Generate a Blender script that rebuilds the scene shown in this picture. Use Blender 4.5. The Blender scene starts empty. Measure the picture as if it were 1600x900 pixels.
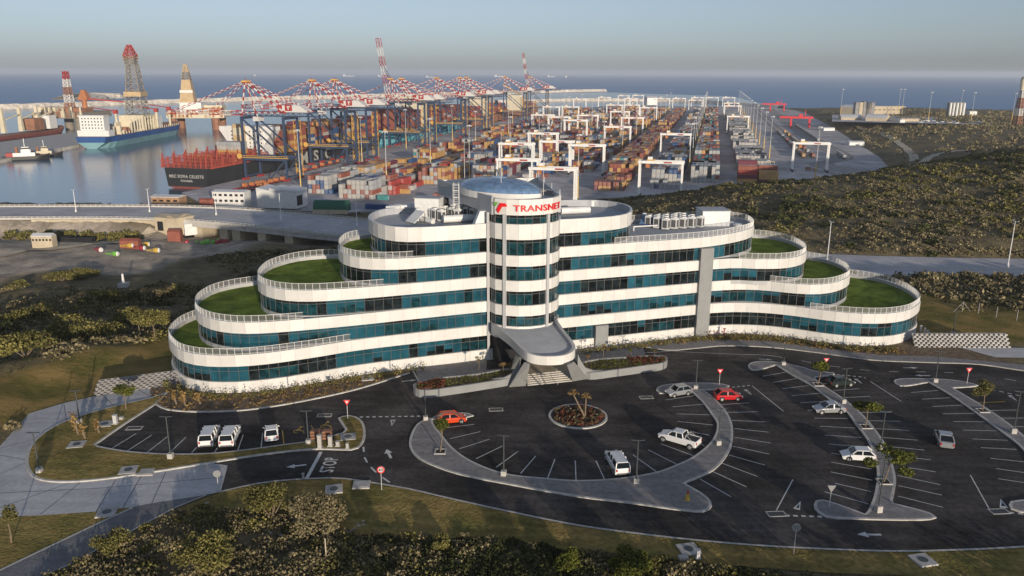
import bpy, math, random
import numpy as np
from math import radians as R, sin, cos, pi, hypot, atan2
random.seed(7); rng = np.random.default_rng(7)
C = bpy.context.scene.collection
SC = bpy.context.scene
# ------------------------------------------------------------------ camera
F_PX = 1244.0; PITCH = R(15.15); ROLL = R(0.17); CAM_H = 45.0
SHADOW = (-0.38, 0.925)            # horizontal direction in which shadows fall
SUN_EL = R(7.8)
cam = bpy.data.cameras.new('camera'); camo = bpy.data.objects.new('camera', cam); C.objects.link(camo)
cam.sensor_width = 36; cam.lens = 36 * F_PX / 1600; cam.clip_start = 1; cam.clip_end = 90000
from mathutils import Euler, Matrix, Vector
camo.matrix_world = Matrix.Translation((0, 0, CAM_H)) @ Matrix.Rotation(R(90) - PITCH, 4, 'X') @ Matrix.Rotation(ROLL, 4, 'Z')
SC.camera = camo
# ------------------------------------------------------------------ world, sun
W = bpy.data.worlds.new('World'); SC.world = W; W.use_nodes = True
nt = W.node_tree; bg = nt.nodes['Background']
sky = nt.nodes.new('ShaderNodeTexSky'); sky.sky_type = 'NISHITA'; sky.sun_disc = False
sky.sun_elevation = SUN_EL; sky.sun_rotation = atan2(-SHADOW[0], -SHADOW[1])
sky.air_density = 1.0; sky.dust_density = 0.7; sky.ozone_density = 3.0; sky.altitude = 80
hs_ = nt.nodes.new('ShaderNodeHueSaturation'); hs_.inputs['Saturation'].default_value = .38; nt.links.new(sky.outputs[0], hs_.inputs['Color']); tn_ = nt.nodes.new('ShaderNodeMix'); tn_.data_type = 'RGBA'; tn_.blend_type = 'MULTIPLY'; tn_.inputs['Factor'].default_value = 1; tn_.inputs['B'].default_value = (.84, .94, 1.12, 1); nt.links.new(hs_.outputs[0], tn_.inputs['A']); nt.links.new(tn_.outputs['Result'], bg.inputs[0]); bg.inputs[1].default_value = 0.1
sl = bpy.data.lights.new('sun', 'SUN'); so = bpy.data.objects.new('sun', sl); C.objects.link(so)
sl.energy = 3.1; sl.angle = R(0.55); sl.color = (1.0, 0.86, 0.69)
_d = Vector((SHADOW[0] * cos(SUN_EL), SHADOW[1] * cos(SUN_EL), -sin(SUN_EL)))
so.rotation_euler = _d.to_track_quat('-Z', 'Y').to_euler()
SC.view_settings.view_transform = 'Standard'; SC.view_settings.look = 'None'
SC.view_settings.exposure = 0.56; SC.view_settings.gamma = 1.0; SC.view_settings.use_curve_mapping = False
SC.cycles.max_bounces = 4; SC.cycles.diffuse_bounces = 2; SC.cycles.glossy_bounces = 2
SC.cycles.transmission_bounces = 3; SC.cycles.transparent_max_bounces = 6; SC.cycles.volume_bounces = 1
# ------------------------------------------------------------------ survey helpers: image bearing -> point on a level plane
_c, _s = cos(PITCH), sin(PITCH); _cr, _sr = cos(ROLL), sin(ROLL)
def ray(px, py):
    u = (px - 800) / F_PX; v = (450 - py) / F_PX
    u, v = u * _cr - v * _sr, v * _cr + u * _sr
    return (u, _c + v * _s, -_s + v * _c)
def G(px, py, z=0.0):
    d = ray(px, py); t = (z - CAM_H) / d[2]
    return (d[0] * t, d[1] * t)
def XY(p, q): return (.24 * p + .971 * q, .971 * p - .24 * q)      # port grid: p along the quay, q across it
def PQ(px, py, z=-24.0):
    x, y = G(px, py, z); return (.24 * x + .971 * y, .971 * x - .24 * y)
PAZ = atan2(.24, .971)             # port azimuth
PROT = -PAZ                        # local +X = q direction, +Y = p direction
ZP, ZS = -24.0, -27.0              # port apron level, sea level
# ------------------------------------------------------------------ materials
def mat(name, col, rough=.8, metal=0., noise=.0, scale=1., col2=None, spec=None, bump=0., bscale=None, coords='Object', island=0.):
    m = bpy.data.materials.new(name); m.use_nodes = True; n = m.node_tree.nodes; l = m.node_tree.links
    b = n['Principled BSDF']; b.inputs['Roughness'].default_value = rough; b.inputs['Metallic'].default_value = metal
    if spec is not None: b.inputs['Specular IOR Level'].default_value = spec
    b.inputs['Base Color'].default_value = (*col, 1)
    if noise or col2 or bump:
        geo = n.new('ShaderNodeNewGeometry'); tc = n.new('ShaderNodeTexCoord')
        src = geo.outputs['Position'] if coords == 'World' else tc.outputs['Object']
        t = n.new('ShaderNodeTexNoise'); t.inputs['Scale'].default_value = scale; t.inputs['Detail'].default_value = 5; t.inputs['Roughness'].default_value = .65
        l.new(src, t.inputs['Vector'])
        rp = n.new('ShaderNodeValToRGB'); c2 = col2 or tuple(x * (1 - noise) for x in col)
        c1 = col if col2 else tuple(min(1, x * (1 + noise * .6)) for x in col)
        rp.color_ramp.elements[0].position = .36; rp.color_ramp.elements[1].position = .64
        rp.color_ramp.elements[0].color = (*c2, 1); rp.color_ramp.elements[1].color = (*c1, 1)
        l.new(t.outputs['Fac'], rp.inputs['Fac']); out = rp.outputs['Color']
        if island:
            hs = n.new('ShaderNodeHueSaturation'); ma = n.new('ShaderNodeMapRange')
            ma.inputs['To Min'].default_value = 1 - island; ma.inputs['To Max'].default_value = 1 + island
            l.new(geo.outputs['Random Per Island'], ma.inputs['Value']); l.new(ma.outputs[0], hs.inputs['Value']); l.new(out, hs.inputs['Color']); out = hs.outputs['Color']
        l.new(out, b.inputs['Base Color'])
        if bump:
            t2 = n.new('ShaderNodeTexNoise'); t2.inputs['Scale'].default_value = bscale or scale * 6; t2.inputs['Detail'].default_value = 6
            l.new(src, t2.inputs['Vector'])
            bp = n.new('ShaderNodeBump'); bp.inputs['Strength'].default_value = bump; bp.inputs['Distance'].default_value = .3
            l.new(t2.outputs['Fac'], bp.inputs['Height']); l.new(bp.outputs['Normal'], b.inputs['Normal'])
    return m
M = {}
def mk(key, *a, **k): M[key] = mat(key, *a, **k)
mk('asphalt', (.076, .068, .064), .95, noise=.45, scale=.1, coords='World', bump=.15, bscale=6, spec=.1)
mk('old_asphalt', (.2, .2, .205), .95, noise=.2, scale=.3, coords='World', bump=.2, bscale=5, spec=.1)
mk('concrete_road', (.5, .49, .49), .95, noise=.14, scale=.18, coords='World', spec=.12)
mk('highway', (.52, .5, .5), .95, noise=.18, scale=.1, coords='World', spec=.12)
mk('paver', (.27, .255, .25), .95, noise=.18, scale=1.6, coords='World', bump=.3, bscale=9, spec=.1)
mk('kerb', (.5, .48, .44), .9, noise=.2, scale=1.2, coords='World')
mk('concrete', (.45, .43, .4), .9, noise=.2, scale=.5)
mk('concrete_dark', (.28, .27, .26), .9, noise=.25, scale=.4)
mk('line_white', (.62, .62, .6), .8, noise=.22, scale=3, coords='World')
mk('line_yellow', (.55, .36, .06), .8, noise=.2, scale=3, coords='World')
mk('joint', (.1, .1, .1), .9)
mk('apron', (.52, .49, .48), .95, noise=.22, scale=.03, coords='World', spec=.1)
mk('lawn', (.36, .25, .09), 1, col2=(.16, .145, .045), scale=.16, coords='World', bump=.6, bscale=3, spec=.05)
mk('roof_turf', (.15, .205, .035), 1, noise=.45, scale=.3, coords='World', bump=.4, bscale=6, spec=.05)
mk('bed_soil', (.2, .15, .105), 1, noise=.35, scale=1.2, coords='World', bump=.6, bscale=4, spec=.05)
mk('dark_soil', (.045, .035, .03), 1, noise=.3, scale=2)
mk('panel_white', (.66, .64, .6), .45, noise=.07, scale=.3, island=.05)
mk('panel_gap', (.42, .41, .39), .8)
mk('panel_grey', (.42, .42, .42), .5, noise=.08, scale=.4)
mk('wall_grey', (.25, .255, .25), .8, noise=.08, scale=.5)
mk('roof_membrane', (.4, .41, .43), .8, noise=.1, scale=.5)
mk('frame_grey', (.1, .1, .1), .5)
mk('glass_teal', (.016, .078, .108), .08, noise=.3, scale=.5, spec=.5, island=.3)
mk('glass_dark', (.012, .018, .02), .06, noise=.7, scale=1.1, spec=.5, island=.6)
mk('glass_mid', (.01, .045, .055), .07, noise=.6, scale=1.2, spec=.5, island=.5)
mk('skylight', (.13, .22, .36), .14, noise=.25, scale=.9, spec=.6)
mk('steel', (.55, .55, .55), .4, .5)
mk('white_metal', (.72, .71, .68), .5, noise=.1, scale=.6)
mk('rail_panel', (.42, .42, .42), .4, .3)
mk('cool_white', (.68, .68, .66), .5, noise=.1, scale=1.)
mk('lamp_grey', (.055, .065, .065), .5)
mk('black', (.015, .015, .016), .6)
mk('red', (.3, .03, .04), .45)
mk('sign_red', (.75, .015, .02), .4)
mk('green', (.16, .42, .06), .5)
mk('sea', (.01, .03, .06), .12)
mk('water_still', (.02, .05, .075), .12)
mk('rock', (.62, .56, .48), 1, noise=.35, scale=.12, coords='World', bump=1, bscale=.5)
mk('bark', (.2, .15, .1), 1, noise=.3, scale=4)
mk('leaf_olive', (.2, .18, .058), 1, col2=(.1, .092, .034), scale=.25, coords='World', island=.55, spec=.05)
mk('leaf_dark', (.085, .09, .035), 1, col2=(.04, .045, .02), scale=.3, coords='World', island=.5, spec=.05)
mk('leaf_green', (.14, .15, .03), 1, col2=(.06, .07, .018), scale=.6, coords='World', island=.5, spec=.05)
mk('leaf_grey', (.27, .225, .125), 1, col2=(.13, .11, .06), scale=.4, coords='World', island=.5, spec=.05)
mk('leaf_dry', (.3, .2, .08), 1, col2=(.16, .1, .04), scale=.8, coords='World', island=.5, spec=.05)
mk('leaf_red', (.22, .05, .035), 1, col2=(.07, .06, .03), scale=2.5, coords='World', island=.5, spec=.05)
mk('sts_blue', (.035, .058, .11), .6, noise=.15, scale=.1)
mk('sts_red', (.34, .035, .03), .6); mk('sts_white', (.6, .58, .55), .6)
mk('sts_yellow', (.6, .36, .09), .6)
mk('rtg_white', (.78, .77, .74), .5, noise=.08, scale=.2)
mk('crane_red', (.6, .02, .03), .5)
mk('mast_grey', (.5, .5, .5), .6); mk('mast_yellow', (.65, .45, .15), .6)
mk('hull_black', (.025, .027, .03), .5); mk('hull_red', (.22, .06, .045), .7, noise=.2, scale=.1)
mk('hull_blue', (.02, .08, .25), .5, noise=.2, scale=.05); mk('hull_cyan', (.2, .38, .42), .6, noise=.25, scale=.04)
mk('hull_teal', (.12, .38, .43), .6, noise=.12, scale=.05); mk('lash_red', (.36, .07, .05), .7)
mk('rust', (.3, .14, .08), .8, noise=.3, scale=.2); mk('cream', (.62, .55, .4), .7, noise=.12, scale=.2)
mk('tan', (.5, .36, .2), .7, noise=.15, scale=.2); mk('rig_grey', (.24, .21, .17), .7, noise=.2, scale=.2)
mk('car_white', (.72, .72, .71), .25, spec=.5); mk('car_silver', (.42, .43, .44), .25, .5); mk('car_red', (.5, .012, .02), .25)
mk('car_orange', (.6, .06, .015), .25); mk('car_dark', (.02, .03, .028), .2); mk('car_glass', (.012, .016, .02), .05)
mk('tyre', (.015, .015, .015), .9); mk('rim', (.5, .5, .5), .35, .6); mk('tail_lamp', (.4, .01, .01), .3); mk('head_lamp', (.7, .7, .7), .1)
mk('tank_green', (.03, .12, .07), .7); mk('brick', (.4, .24, .14), .9, noise=.2, scale=.3)
mk('pale_wall', (.5, .42, .3), .9, noise=.15, scale=.3); mk('shed_roof', (.6, .6, .6), .5, noise=.08, scale=.1)
CONT = {'brown': (.27, .085, .055), 'yellow': (.48, .28, .1), 'grey': (.36, .37, .37), 'white': (.42, .4, .37), 'blue': (.03, .08, .2),
        'red': (.36, .05, .04), 'teal': (.06, .25, .25), 'maroon': (.15, .03, .05), 'orange': (.42, .16, .06)}
for _k, _v in CONT.items(): mk('cont_' + _k, _v, .65, noise=.22, scale=.25)
def worn(key):
    m = M[key]; n = m.node_tree.nodes; l = m.node_tree.links; b = n['Principled BSDF']; src = b.inputs['Base Color'].links[0].from_socket; g = n.new('ShaderNodeNewGeometry'); cur = src
    for sc, de, lo, hi, a, c, st in ((1.7, 8, .3, .72, .72, 1.22, (1, 1, 1)), (.35, 3, .42, .62, .84, 1.12, (.35, 2.2, 1)), (.06, 2, .45, .55, .9, 1.1, (1, 1, 1))):
        mp = n.new('ShaderNodeMapping'); mp.inputs['Scale'].default_value = st; mp.inputs['Rotation'].default_value = (0, 0, .3); l.new(g.outputs['Position'], mp.inputs['Vector'])
        t = n.new('ShaderNodeTexNoise'); t.inputs['Scale'].default_value = sc; t.inputs['Detail'].default_value = de; l.new(mp.outputs[0], t.inputs['Vector'])
        r = n.new('ShaderNodeMapRange'); r.inputs['From Min'].default_value = lo; r.inputs['From Max'].default_value = hi; q_ = 1 if key in ('asphalt', 'lawn', 'apron') else .4; r.inputs['To Min'].default_value = 1 - (1 - a) * q_; r.inputs['To Max'].default_value = 1 + (c - 1) * q_; l.new(t.outputs['Fac'], r.inputs['Value'])
        v = n.new('ShaderNodeVectorMath'); v.operation = 'SCALE'; l.new(cur, v.inputs[0]); l.new(r.outputs[0], v.inputs['Scale']); cur = v.outputs[0]
    l.new(cur, b.inputs['Base Color'])
for _k in ('asphalt', 'concrete_road', 'highway', 'apron', 'old_asphalt', 'paver', 'lawn'): worn(_k)
# ------------------------------------------------------------------ mesh builder
class MB:
    def __init__(s): s.v = []; s.f = []; s.mi = []; s.mats = []
    def m(s, key):
        if key not in s.mats: s.mats.append(key)
        return s.mats.index(key)
    def quad(s, a, b, c, d, key): s.face([a, b, c, d], key)
    def face(s, pts, key):
        n = len(s.v); s.v += [tuple(p) for p in pts]; s.f.append(tuple(range(n, n + len(pts)))); s.mi.append(s.m(key))
    def hexa(s, p, key, top=None):          # p: 4 bottom then 4 top
        n = len(s.v); s.v += [tuple(x) for x in p]; k = s.m(key)
        for f in ((3, 2, 1, 0), (4, 5, 6, 7), (0, 1, 5, 4), (1, 2, 6, 5), (2, 3, 7, 6), (3, 0, 4, 7)):
            s.f.append(tuple(n + i for i in f)); s.mi.append(s.m(top) if top and f[0] == 4 else k)
    def box(s, x0, y0, z0, x1, y1, z1, key, top=None):
        s.hexa([(x0, y0, z0), (x1, y0, z0), (x1, y1, z0), (x0, y1, z0), (x0, y0, z1), (x1, y0, z1), (x1, y1, z1), (x0, y1, z1)], key, top)
    def rbox(s, cx, cy, z0, z1, lx, ly, rz, key, top=None):
        c_, s_ = cos(rz), sin(rz)
        q = [(cx + a * lx / 2 * c_ - b * ly / 2 * s_, cy + a * lx / 2 * s_ + b * ly / 2 * c_) for a, b in ((-1, -1), (1, -1), (1, 1), (-1, 1))]
        s.hexa([(x, y, z0) for x, y in q] + [(x, y, z1) for x, y in q], key, top)
    def bar(s, a, b, w, key, h=None):
        a = Vector(a); b = Vector(b); d = b - a
        if d.length < 1e-6: return
        d.normalize(); up = Vector((0, 0, 1)) if abs(d.z) < .95 else Vector((0, 1, 0))
        x = d.cross(up).normalized(); y = x.cross(d).normalized(); h = h or w
        o = [(-1, -1), (1, -1), (1, 1), (-1, 1)]
        s.hexa([a + x * w / 2 * i + y * h / 2 * j for i, j in o] + [b + x * w / 2 * i + y * h / 2 * j for i, j in o], key)
    def stripes(s, a, b, w, k1, k2, n):
        a = Vector(a); b = Vector(b)
        for i in range(n): s.bar(a.lerp(b, i / n), a.lerp(b, (i + 1) / n), w, k1 if i % 2 == 0 else k2)
    def tube(s, a, b, r0, r1, key, n=8, caps=True):
        a = Vector(a); b = Vector(b); d = (b - a).normalized(); up = Vector((0, 0, 1)) if abs(d.z) < .95 else Vector((0, 1, 0))
        x = d.cross(up).normalized(); y = x.cross(d).normalized(); k = s.m(key); n0 = len(s.v)
        for c, r in ((a, r0), (b, r1)):
            for i in range(n): t = 2 * pi * i / n; s.v.append(tuple(c + x * r * cos(t) + y * r * sin(t)))
        for i in range(n): j = (i + 1) % n; s.f.append((n0 + i, n0 + j, n0 + n + j, n0 + n + i)); s.mi.append(k)
        if caps: s.f.append(tuple(range(n0 + n - 1, n0 - 1, -1))); s.mi.append(k); s.f.append(tuple(range(n0 + n, n0 + 2 * n))); s.mi.append(k)
    def prism(s, pts, z0, z1, key, top=None, bottom=True):
        k = s.m(key); n0 = len(s.v); n = len(pts)
        s.v += [(x, y, z0) for x, y in pts] + [(x, y, z1) for x, y in pts]
        for i in range(n): j = (i + 1) % n; s.f.append((n0 + i, n0 + j, n0 + n + j, n0 + n + i)); s.mi.append(k)
        s.f.append(tuple(range(n0 + n, n0 + 2 * n))); s.mi.append(s.m(top) if top else k)
        if bottom: s.f.append(tuple(range(n0 + n - 1, n0 - 1, -1))); s.mi.append(k)
    def sheet(s, pts, z, key): s.face([(x, y, z) for x, y in pts], key)
    def ring(s, outer, inner, z, key):
        n = len(outer)
        for i in range(n):
            j = (i + 1) % n; s.face([(*outer[i], z), (*outer[j], z), (*inner[j], z), (*inner[i], z)], key)
    def wall(s, pts, z0, z1, key, closed=False):
        n = len(pts)
        for i in range(n if closed else n - 1):
            a = pts[i]; b = pts[(i + 1) % n]; s.face([(*a, z0), (*b, z0), (*b, z1), (*a, z1)], key)
    def ribbon(s, pts, w, z, key):
        l = offset(pts, w / 2); r = offset(pts, -w / 2)
        for i in range(len(pts) - 1): s.face([(*l[i], z), (*r[i], z), (*r[i + 1], z), (*l[i + 1], z)], key)
    def dome(s, cx, cy, cz, rx, ry, rz_, key, nu=20, nv=6, rot=0, full=False, e=1.):
        k = s.m(key); n0 = len(s.v); lo = -nv if full else 0
        rows = list(range(lo, nv + 1))
        for j in rows:
            ph = pi / 2 * j / nv
            for i in range(nu):
                t = 2 * pi * i / nu; a = rx * cos(ph) * cos(t); b = ry * cos(ph) * sin(t)
                s.v.append((cx + a * cos(rot) - b * sin(rot), cy + a * sin(rot) + b * cos(rot), cz + rz_ * sin(ph)))
        for j in range(len(rows) - 1):
            for i in range(nu): q = (i + 1) % nu; s.f.append((n0 + j * nu + i, n0 + j * nu + q, n0 + (j + 1) * nu + q, n0 + (j + 1) * nu + i)); s.mi.append(k)
    def build(s, name, parent=None, world=False, smooth=False, bevel=0):
        me = bpy.data.meshes.new(name); v = s.v
        if world and parent is not None:
            p = parent.location; v = [(x - p[0], y - p[1], z - p[2]) for x, y, z in v]
        me.from_pydata(v, [], s.f)
        for k in s.mats: me.materials.append(M[k])
        me.polygons.foreach_set('material_index', s.mi)
        if smooth: me.polygons.foreach_set('use_smooth', [True] * len(s.f))
        me.update(); o = bpy.data.objects.new(name, me); C.objects.link(o)
        if bevel:
            import bmesh
            b = bmesh.new(); b.from_mesh(me); bmesh.ops.remove_doubles(b, verts=b.verts, dist=.002); b.to_mesh(me); b.free()
            me.polygons.foreach_set('use_smooth', [True] * len(me.polygons)); md = o.modifiers.new('edge', 'BEVEL'); md.width = bevel; md.segments = 3; md.limit_method = 'ANGLE'; md.angle_limit = R(18); md.harden_normals = True
        if parent is not None: o.parent = parent
        return o
def offset(pts, d, closed=False):
    out = []; n = len(pts)
    for i in range(n):
        a = pts[i - 1] if (i or closed) else pts[i]; b = pts[(i + 1) % n] if (i < n - 1 or closed) else pts[i]
        tx, ty = b[0] - a[0], b[1] - a[1]; L = hypot(tx, ty) or 1
        out.append((pts[i][0] - ty / L * d, pts[i][1] + tx / L * d))
    return out
def smooth(pts, step=1.5, closed=True):
    P = [np.array(p[:2], float) for p in pts]; n = len(P); out = []
    for i in range(n if closed else n - 1):
        p1, p2 = P[i], P[(i + 1) % n]
        p0 = P[i - 1] if (i or closed) else 2 * p1 - p2; p3 = P[(i + 2) % n] if (i < n - 2 or closed) else 2 * p2 - p1
        t1 = max(np.linalg.norm(p1 - p0), 1e-3) ** .5; t2 = max(np.linalg.norm(p2 - p1), 1e-3) ** .5; t3 = max(np.linalg.norm(p3 - p2), 1e-3) ** .5
        m1 = t2 * ((p1 - p0) / t1 - (p2 - p0) / (t1 + t2) + (p2 - p1) / t2); m2 = t2 * ((p2 - p1) / t2 - (p3 - p1) / (t2 + t3) + (p3 - p2) / t3)
        k = max(3, int(np.linalg.norm(p2 - p1) / .3))
        for j in range(k):
            t = j / k; out.append((2 * t**3 - 3 * t**2 + 1) * p1 + (t**3 - 2 * t**2 + t) * m1 + (-2 * t**3 + 3 * t**2) * p2 + (t**3 - t**2) * m2)
    if not closed: out.append(P[-1])
    A = np.array(out); 
    if closed: A = np.vstack([A, A[:1]])
    d = np.concatenate([[0], np.cumsum(np.linalg.norm(np.diff(A, axis=0), axis=1))]); m = max(4, int(round(d[-1] / step)))
    q = np.linspace(0, d[-1], m + 1); r = [(float(x), float(y)) for x, y in zip(np.interp(q, d, A[:, 0]), np.interp(q, d, A[:, 1]))]
    return r[:-1] if closed else r
def tag(o, label=None, cat=None, group=None, kind=None):
    if label: o['label'] = label
    if cat: o['category'] = cat
    if group: o['group'] = group
    if kind: o['kind'] = kind
    return o
def thing(name, label, cat, loc=(0, 0, 0), rz=0, group=None):
    o = bpy.data.objects.new(name, None); C.objects.link(o); o.location = loc; o.rotation_euler = (0, 0, rz)
    return tag(o, label, cat, group)
def struct(name, mb, label=None): return tag(mb.build(name), label, kind='structure')
def kids(o): return list(o.children)
def dup(root, loc, rz=None, label=None, group=None, scale=None):
    r = root.copy(); C.objects.link(r); r.location = loc
    if rz is not None: r.rotation_euler = (0, 0, rz)
    if label: r['label'] = label
    if group: r['group'] = group
    if scale: r.scale = (scale,) * 3
    for ch in kids(root):
        c = ch.copy(); C.objects.link(c); c.parent = r
        for g in kids(ch): d = g.copy(); C.objects.link(d); d.parent = c
    return r
def npmesh(name, verts, quads, key, parent=None):
    me = bpy.data.meshes.new(name); nv = len(verts); nf = len(quads); k = quads.shape[1]
    me.vertices.add(nv); me.vertices.foreach_set('co', verts.astype(np.float32).ravel())
    me.loops.add(nf * k); me.loops.foreach_set('vertex_index', quads.astype(np.int32).ravel())
    me.polygons.add(nf); me.polygons.foreach_set('loop_start', np.arange(0, nf * k, k, dtype=np.int32)); me.polygons.foreach_set('loop_total', np.full(nf, k, np.int32))
    me.update(calc_edges=True)
    me.materials.append(M[key]); o = bpy.data.objects.new(name, me); C.objects.link(o)
    if parent is not None: o.parent = parent
    return o
def leaves(cent, size, flat=.0):
    """cent (N,3) -> randomly turned small leaf-clump quads"""
    n = len(cent); a = rng.normal(size=(n, 3)); a /= np.linalg.norm(a, axis=1)[:, None]; b = rng.normal(size=(n, 3))
    b -= (a * b).sum(1)[:, None] * a; b /= np.linalg.norm(b, axis=1)[:, None]
    s = (np.asarray(size) * rng.uniform(.6, 1.3, n))[:, None]; a = a * s; b = b * s * .75
    v = np.stack([cent - a - b * .6, cent + a * .2 - b, cent + a + b * .5, cent - a * .3 + b], 1).reshape(-1, 3)
    return v, np.arange(4 * n).reshape(-1, 4)
def inside(pts, X, Y):
    X = np.asarray(X); Y = np.asarray(Y); r = np.zeros(X.shape, bool); n = len(pts)
    for i in range(n):
        x1, y1 = pts[i]; x2, y2 = pts[i - 1]
        if y1 == y2: continue
        c = ((y1 > Y) != (y2 > Y)) & (X < (x2 - x1) * (Y - y1) / (y2 - y1) + x1); r ^= c
    return r
def distpoly(pts, X, Y):
    D = np.full(np.shape(X), 1e9); n = len(pts)
    for i in range(n):
        x1, y1 = pts[i - 1]; x2, y2 = pts[i]; dx, dy = x2 - x1, y2 - y1; L = dx * dx + dy * dy + 1e-9
        t = np.clip(((X - x1) * dx + (Y - y1) * dy) / L, 0, 1); D = np.minimum(D, np.hypot(X - x1 - t * dx, Y - y1 - t * dy))
    return np.where(inside(pts, X, Y), -D, D)
def PX(off, sc, pts): return [G(off[0] + a / sc, off[1] + b / sc) for a, b in pts]

ORD = ['nearest', 'second nearest'] + [w + ' nearest' for w in 'third fourth fifth sixth seventh eighth ninth tenth eleventh twelfth thirteenth fourteenth fifteenth sixteenth seventeenth eighteenth nineteenth twentieth'.split()]
# ================================================================== terrain, sea, roads
BASE = 1.0
ROADC = smooth([(-420, 290), (-300, 296), (-200, 299), (-120, 297), (-49, 268), (30, 238), (90, 219), (145, 213), (230, 211), (420, 205)], 6, closed=False)
RW = 27.0; ZR = -7.0
CAMPUS = [(-78, 52), (-62, 90), (-66, 108), (-56, 122), (-58, 136), (-45, 148), (0, 166), (50, 172), (84, 168), (90, 148), (150, 138), (170, 60), (90, 52), (40, 48), (0, 50), (-30, 52)]
PORT = [XY(372, -262), XY(408, -302), XY(1620, -302), XY(1640, -250), XY(1790, -220), XY(1800, 120), XY(1600, 162), XY(1200, 155), XY(1033, 150), XY(876, 144), XY(743, 140), XY(640, 130), XY(590, 120), XY(550, 108), XY(520, 60), XY(505, 0), XY(462, -40), XY(430, -90), XY(400, -130), XY(368, -180)]
LAND = [(-3000, 440), (-196, 440), XY(404, -301), XY(1621, -303), XY(1641, -251), XY(1800, -222), XY(1815, 110), (560, 1690), (680, 1580), (820, 1500), (1000, 1420), (1700, 1200), (3000, 900), (3000, -600), (-3000, -600)]
TP = [(-70, 150, -5), (-85, 175, -7.5), (-100, 205, -9.5), (-120, 235, -11), (-165, 235, -10.5), (-60, 205, -10), (-35, 200, -10), (-15, 185, -6), (10, 185, -5), (50, 190, -5), (90, 175, -3), (120, 160, -2),
      (0, 215, -8), (60, 200, -7), (-130, 262, -11.5), (-190, 262, -10), (-230, 250, -10), (-110, 150, -6), (-72, 122, 1.6), (-85, 113, 1.8), (-102, 104, 1.6), (-62, 128, .4), (-130, 92, .8), (-95, 128, -2.5), (-120, 115, -2), (-150, 180, -9.5), (-90, 60, -.3), (-130, 50, 0), (-260, 150, -10), (-300, 60, -3),
      (-90, 280, -12.5), (-120, 330, -20), (-60, 300, -14), (-160, 335, -22), (-230, 335, -22), (-300, 335, -20), (-40, 310, -18), (-230, 420, -24), (-400, 400, -24), (-70, 360, -24), (0, 370, -24),
      (0, 290, -14), (40, 270, -10), (70, 250, -8), (110, 245, -6), (150, 240, -4), (200, 240, -2), (300, 240, 2), (150, 180, -3), (220, 160, -2), (200, 80, -1), (300, 100, 0),
      (30, 340, -19), (60, 320, -13), (100, 330, -7), (150, 320, -2), (200, 320, 2), (260, 320, 7), (350, 320, 12),
      (56, 430, -22.5), (85, 420, -17.5), (104, 400, -10.5), (126, 385, -6.3), (153, 380, -3.6), (206, 380, 2.4), (251, 380, 8.5), (330, 390, 13),
      (60, 455, -25), (95, 462, -25), (150, 470, -22), (200, 480, -16), (260, 500, -10), (340, 520, -3), (420, 540, 0),
      (300, 640, -22), (360, 640, -16), (430, 640, -13), (520, 700, -12), (370, 800, -21), (430, 800, -14), (480, 860, -12), (620, 850, -11), (480, 1100, -16), (440, 1000, -22), (560, 1100, -13), (700, 1100, -13),
      (520, 1400, -20), (620, 1350, -15), (560, 1600, -22), (800, 1300, -15), (500, 1350, -23), (900, 1200, -14), (1500, 1000, -12), (900, 700, -6), (700, 500, 4), (1200, 300, 20), (600, 200, 12),
      (0, -60, 0), (150, -60, 1), (-200, -60, 0), (40, 20, 0), (100, 20, 0), (-60, 20, 0), (500, -200, 20), (-500, -200, 10), (0, -500, 20), (-1000, 300, -10), (-2500, 300, -10), (2900, 700, 0)]
_tp = np.array(TP, float)
def _U(r): return np.where(r > 0, r * r * np.log(r + 1e-9), 0)
_S = 100.0; _P = _tp[:, :2] / _S; _n = len(_P)
_K = _U(np.hypot(_P[:, None, 0] - _P[None, :, 0], _P[:, None, 1] - _P[None, :, 1])) + np.eye(_n) * .02
_A = np.block([[_K, np.c_[np.ones(_n), _P]], [np.c_[np.ones(_n), _P].T, np.zeros((3, 3))]])
_w = np.linalg.solve(_A, np.r_[_tp[:, 2], 0, 0, 0])
def sst(x, a, b): t = np.clip((x - a) / (b - a), 0, 1); return t * t * (3 - 2 * t)
_rc = np.array(ROADC)
def road_dist(X, Y):
    D = np.full(X.shape, 1e9)
    for (x1, y1), (x2, y2) in zip(ROADC[:-1], ROADC[1:]):
        dx, dy = x2 - x1, y2 - y1; L = dx * dx + dy * dy; t = np.clip(((X - x1) * dx + (Y - y1) * dy) / L, 0, 1)
        D = np.minimum(D, np.hypot(X - x1 - t * dx, Y - y1 - t * dy))
    return D
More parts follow.
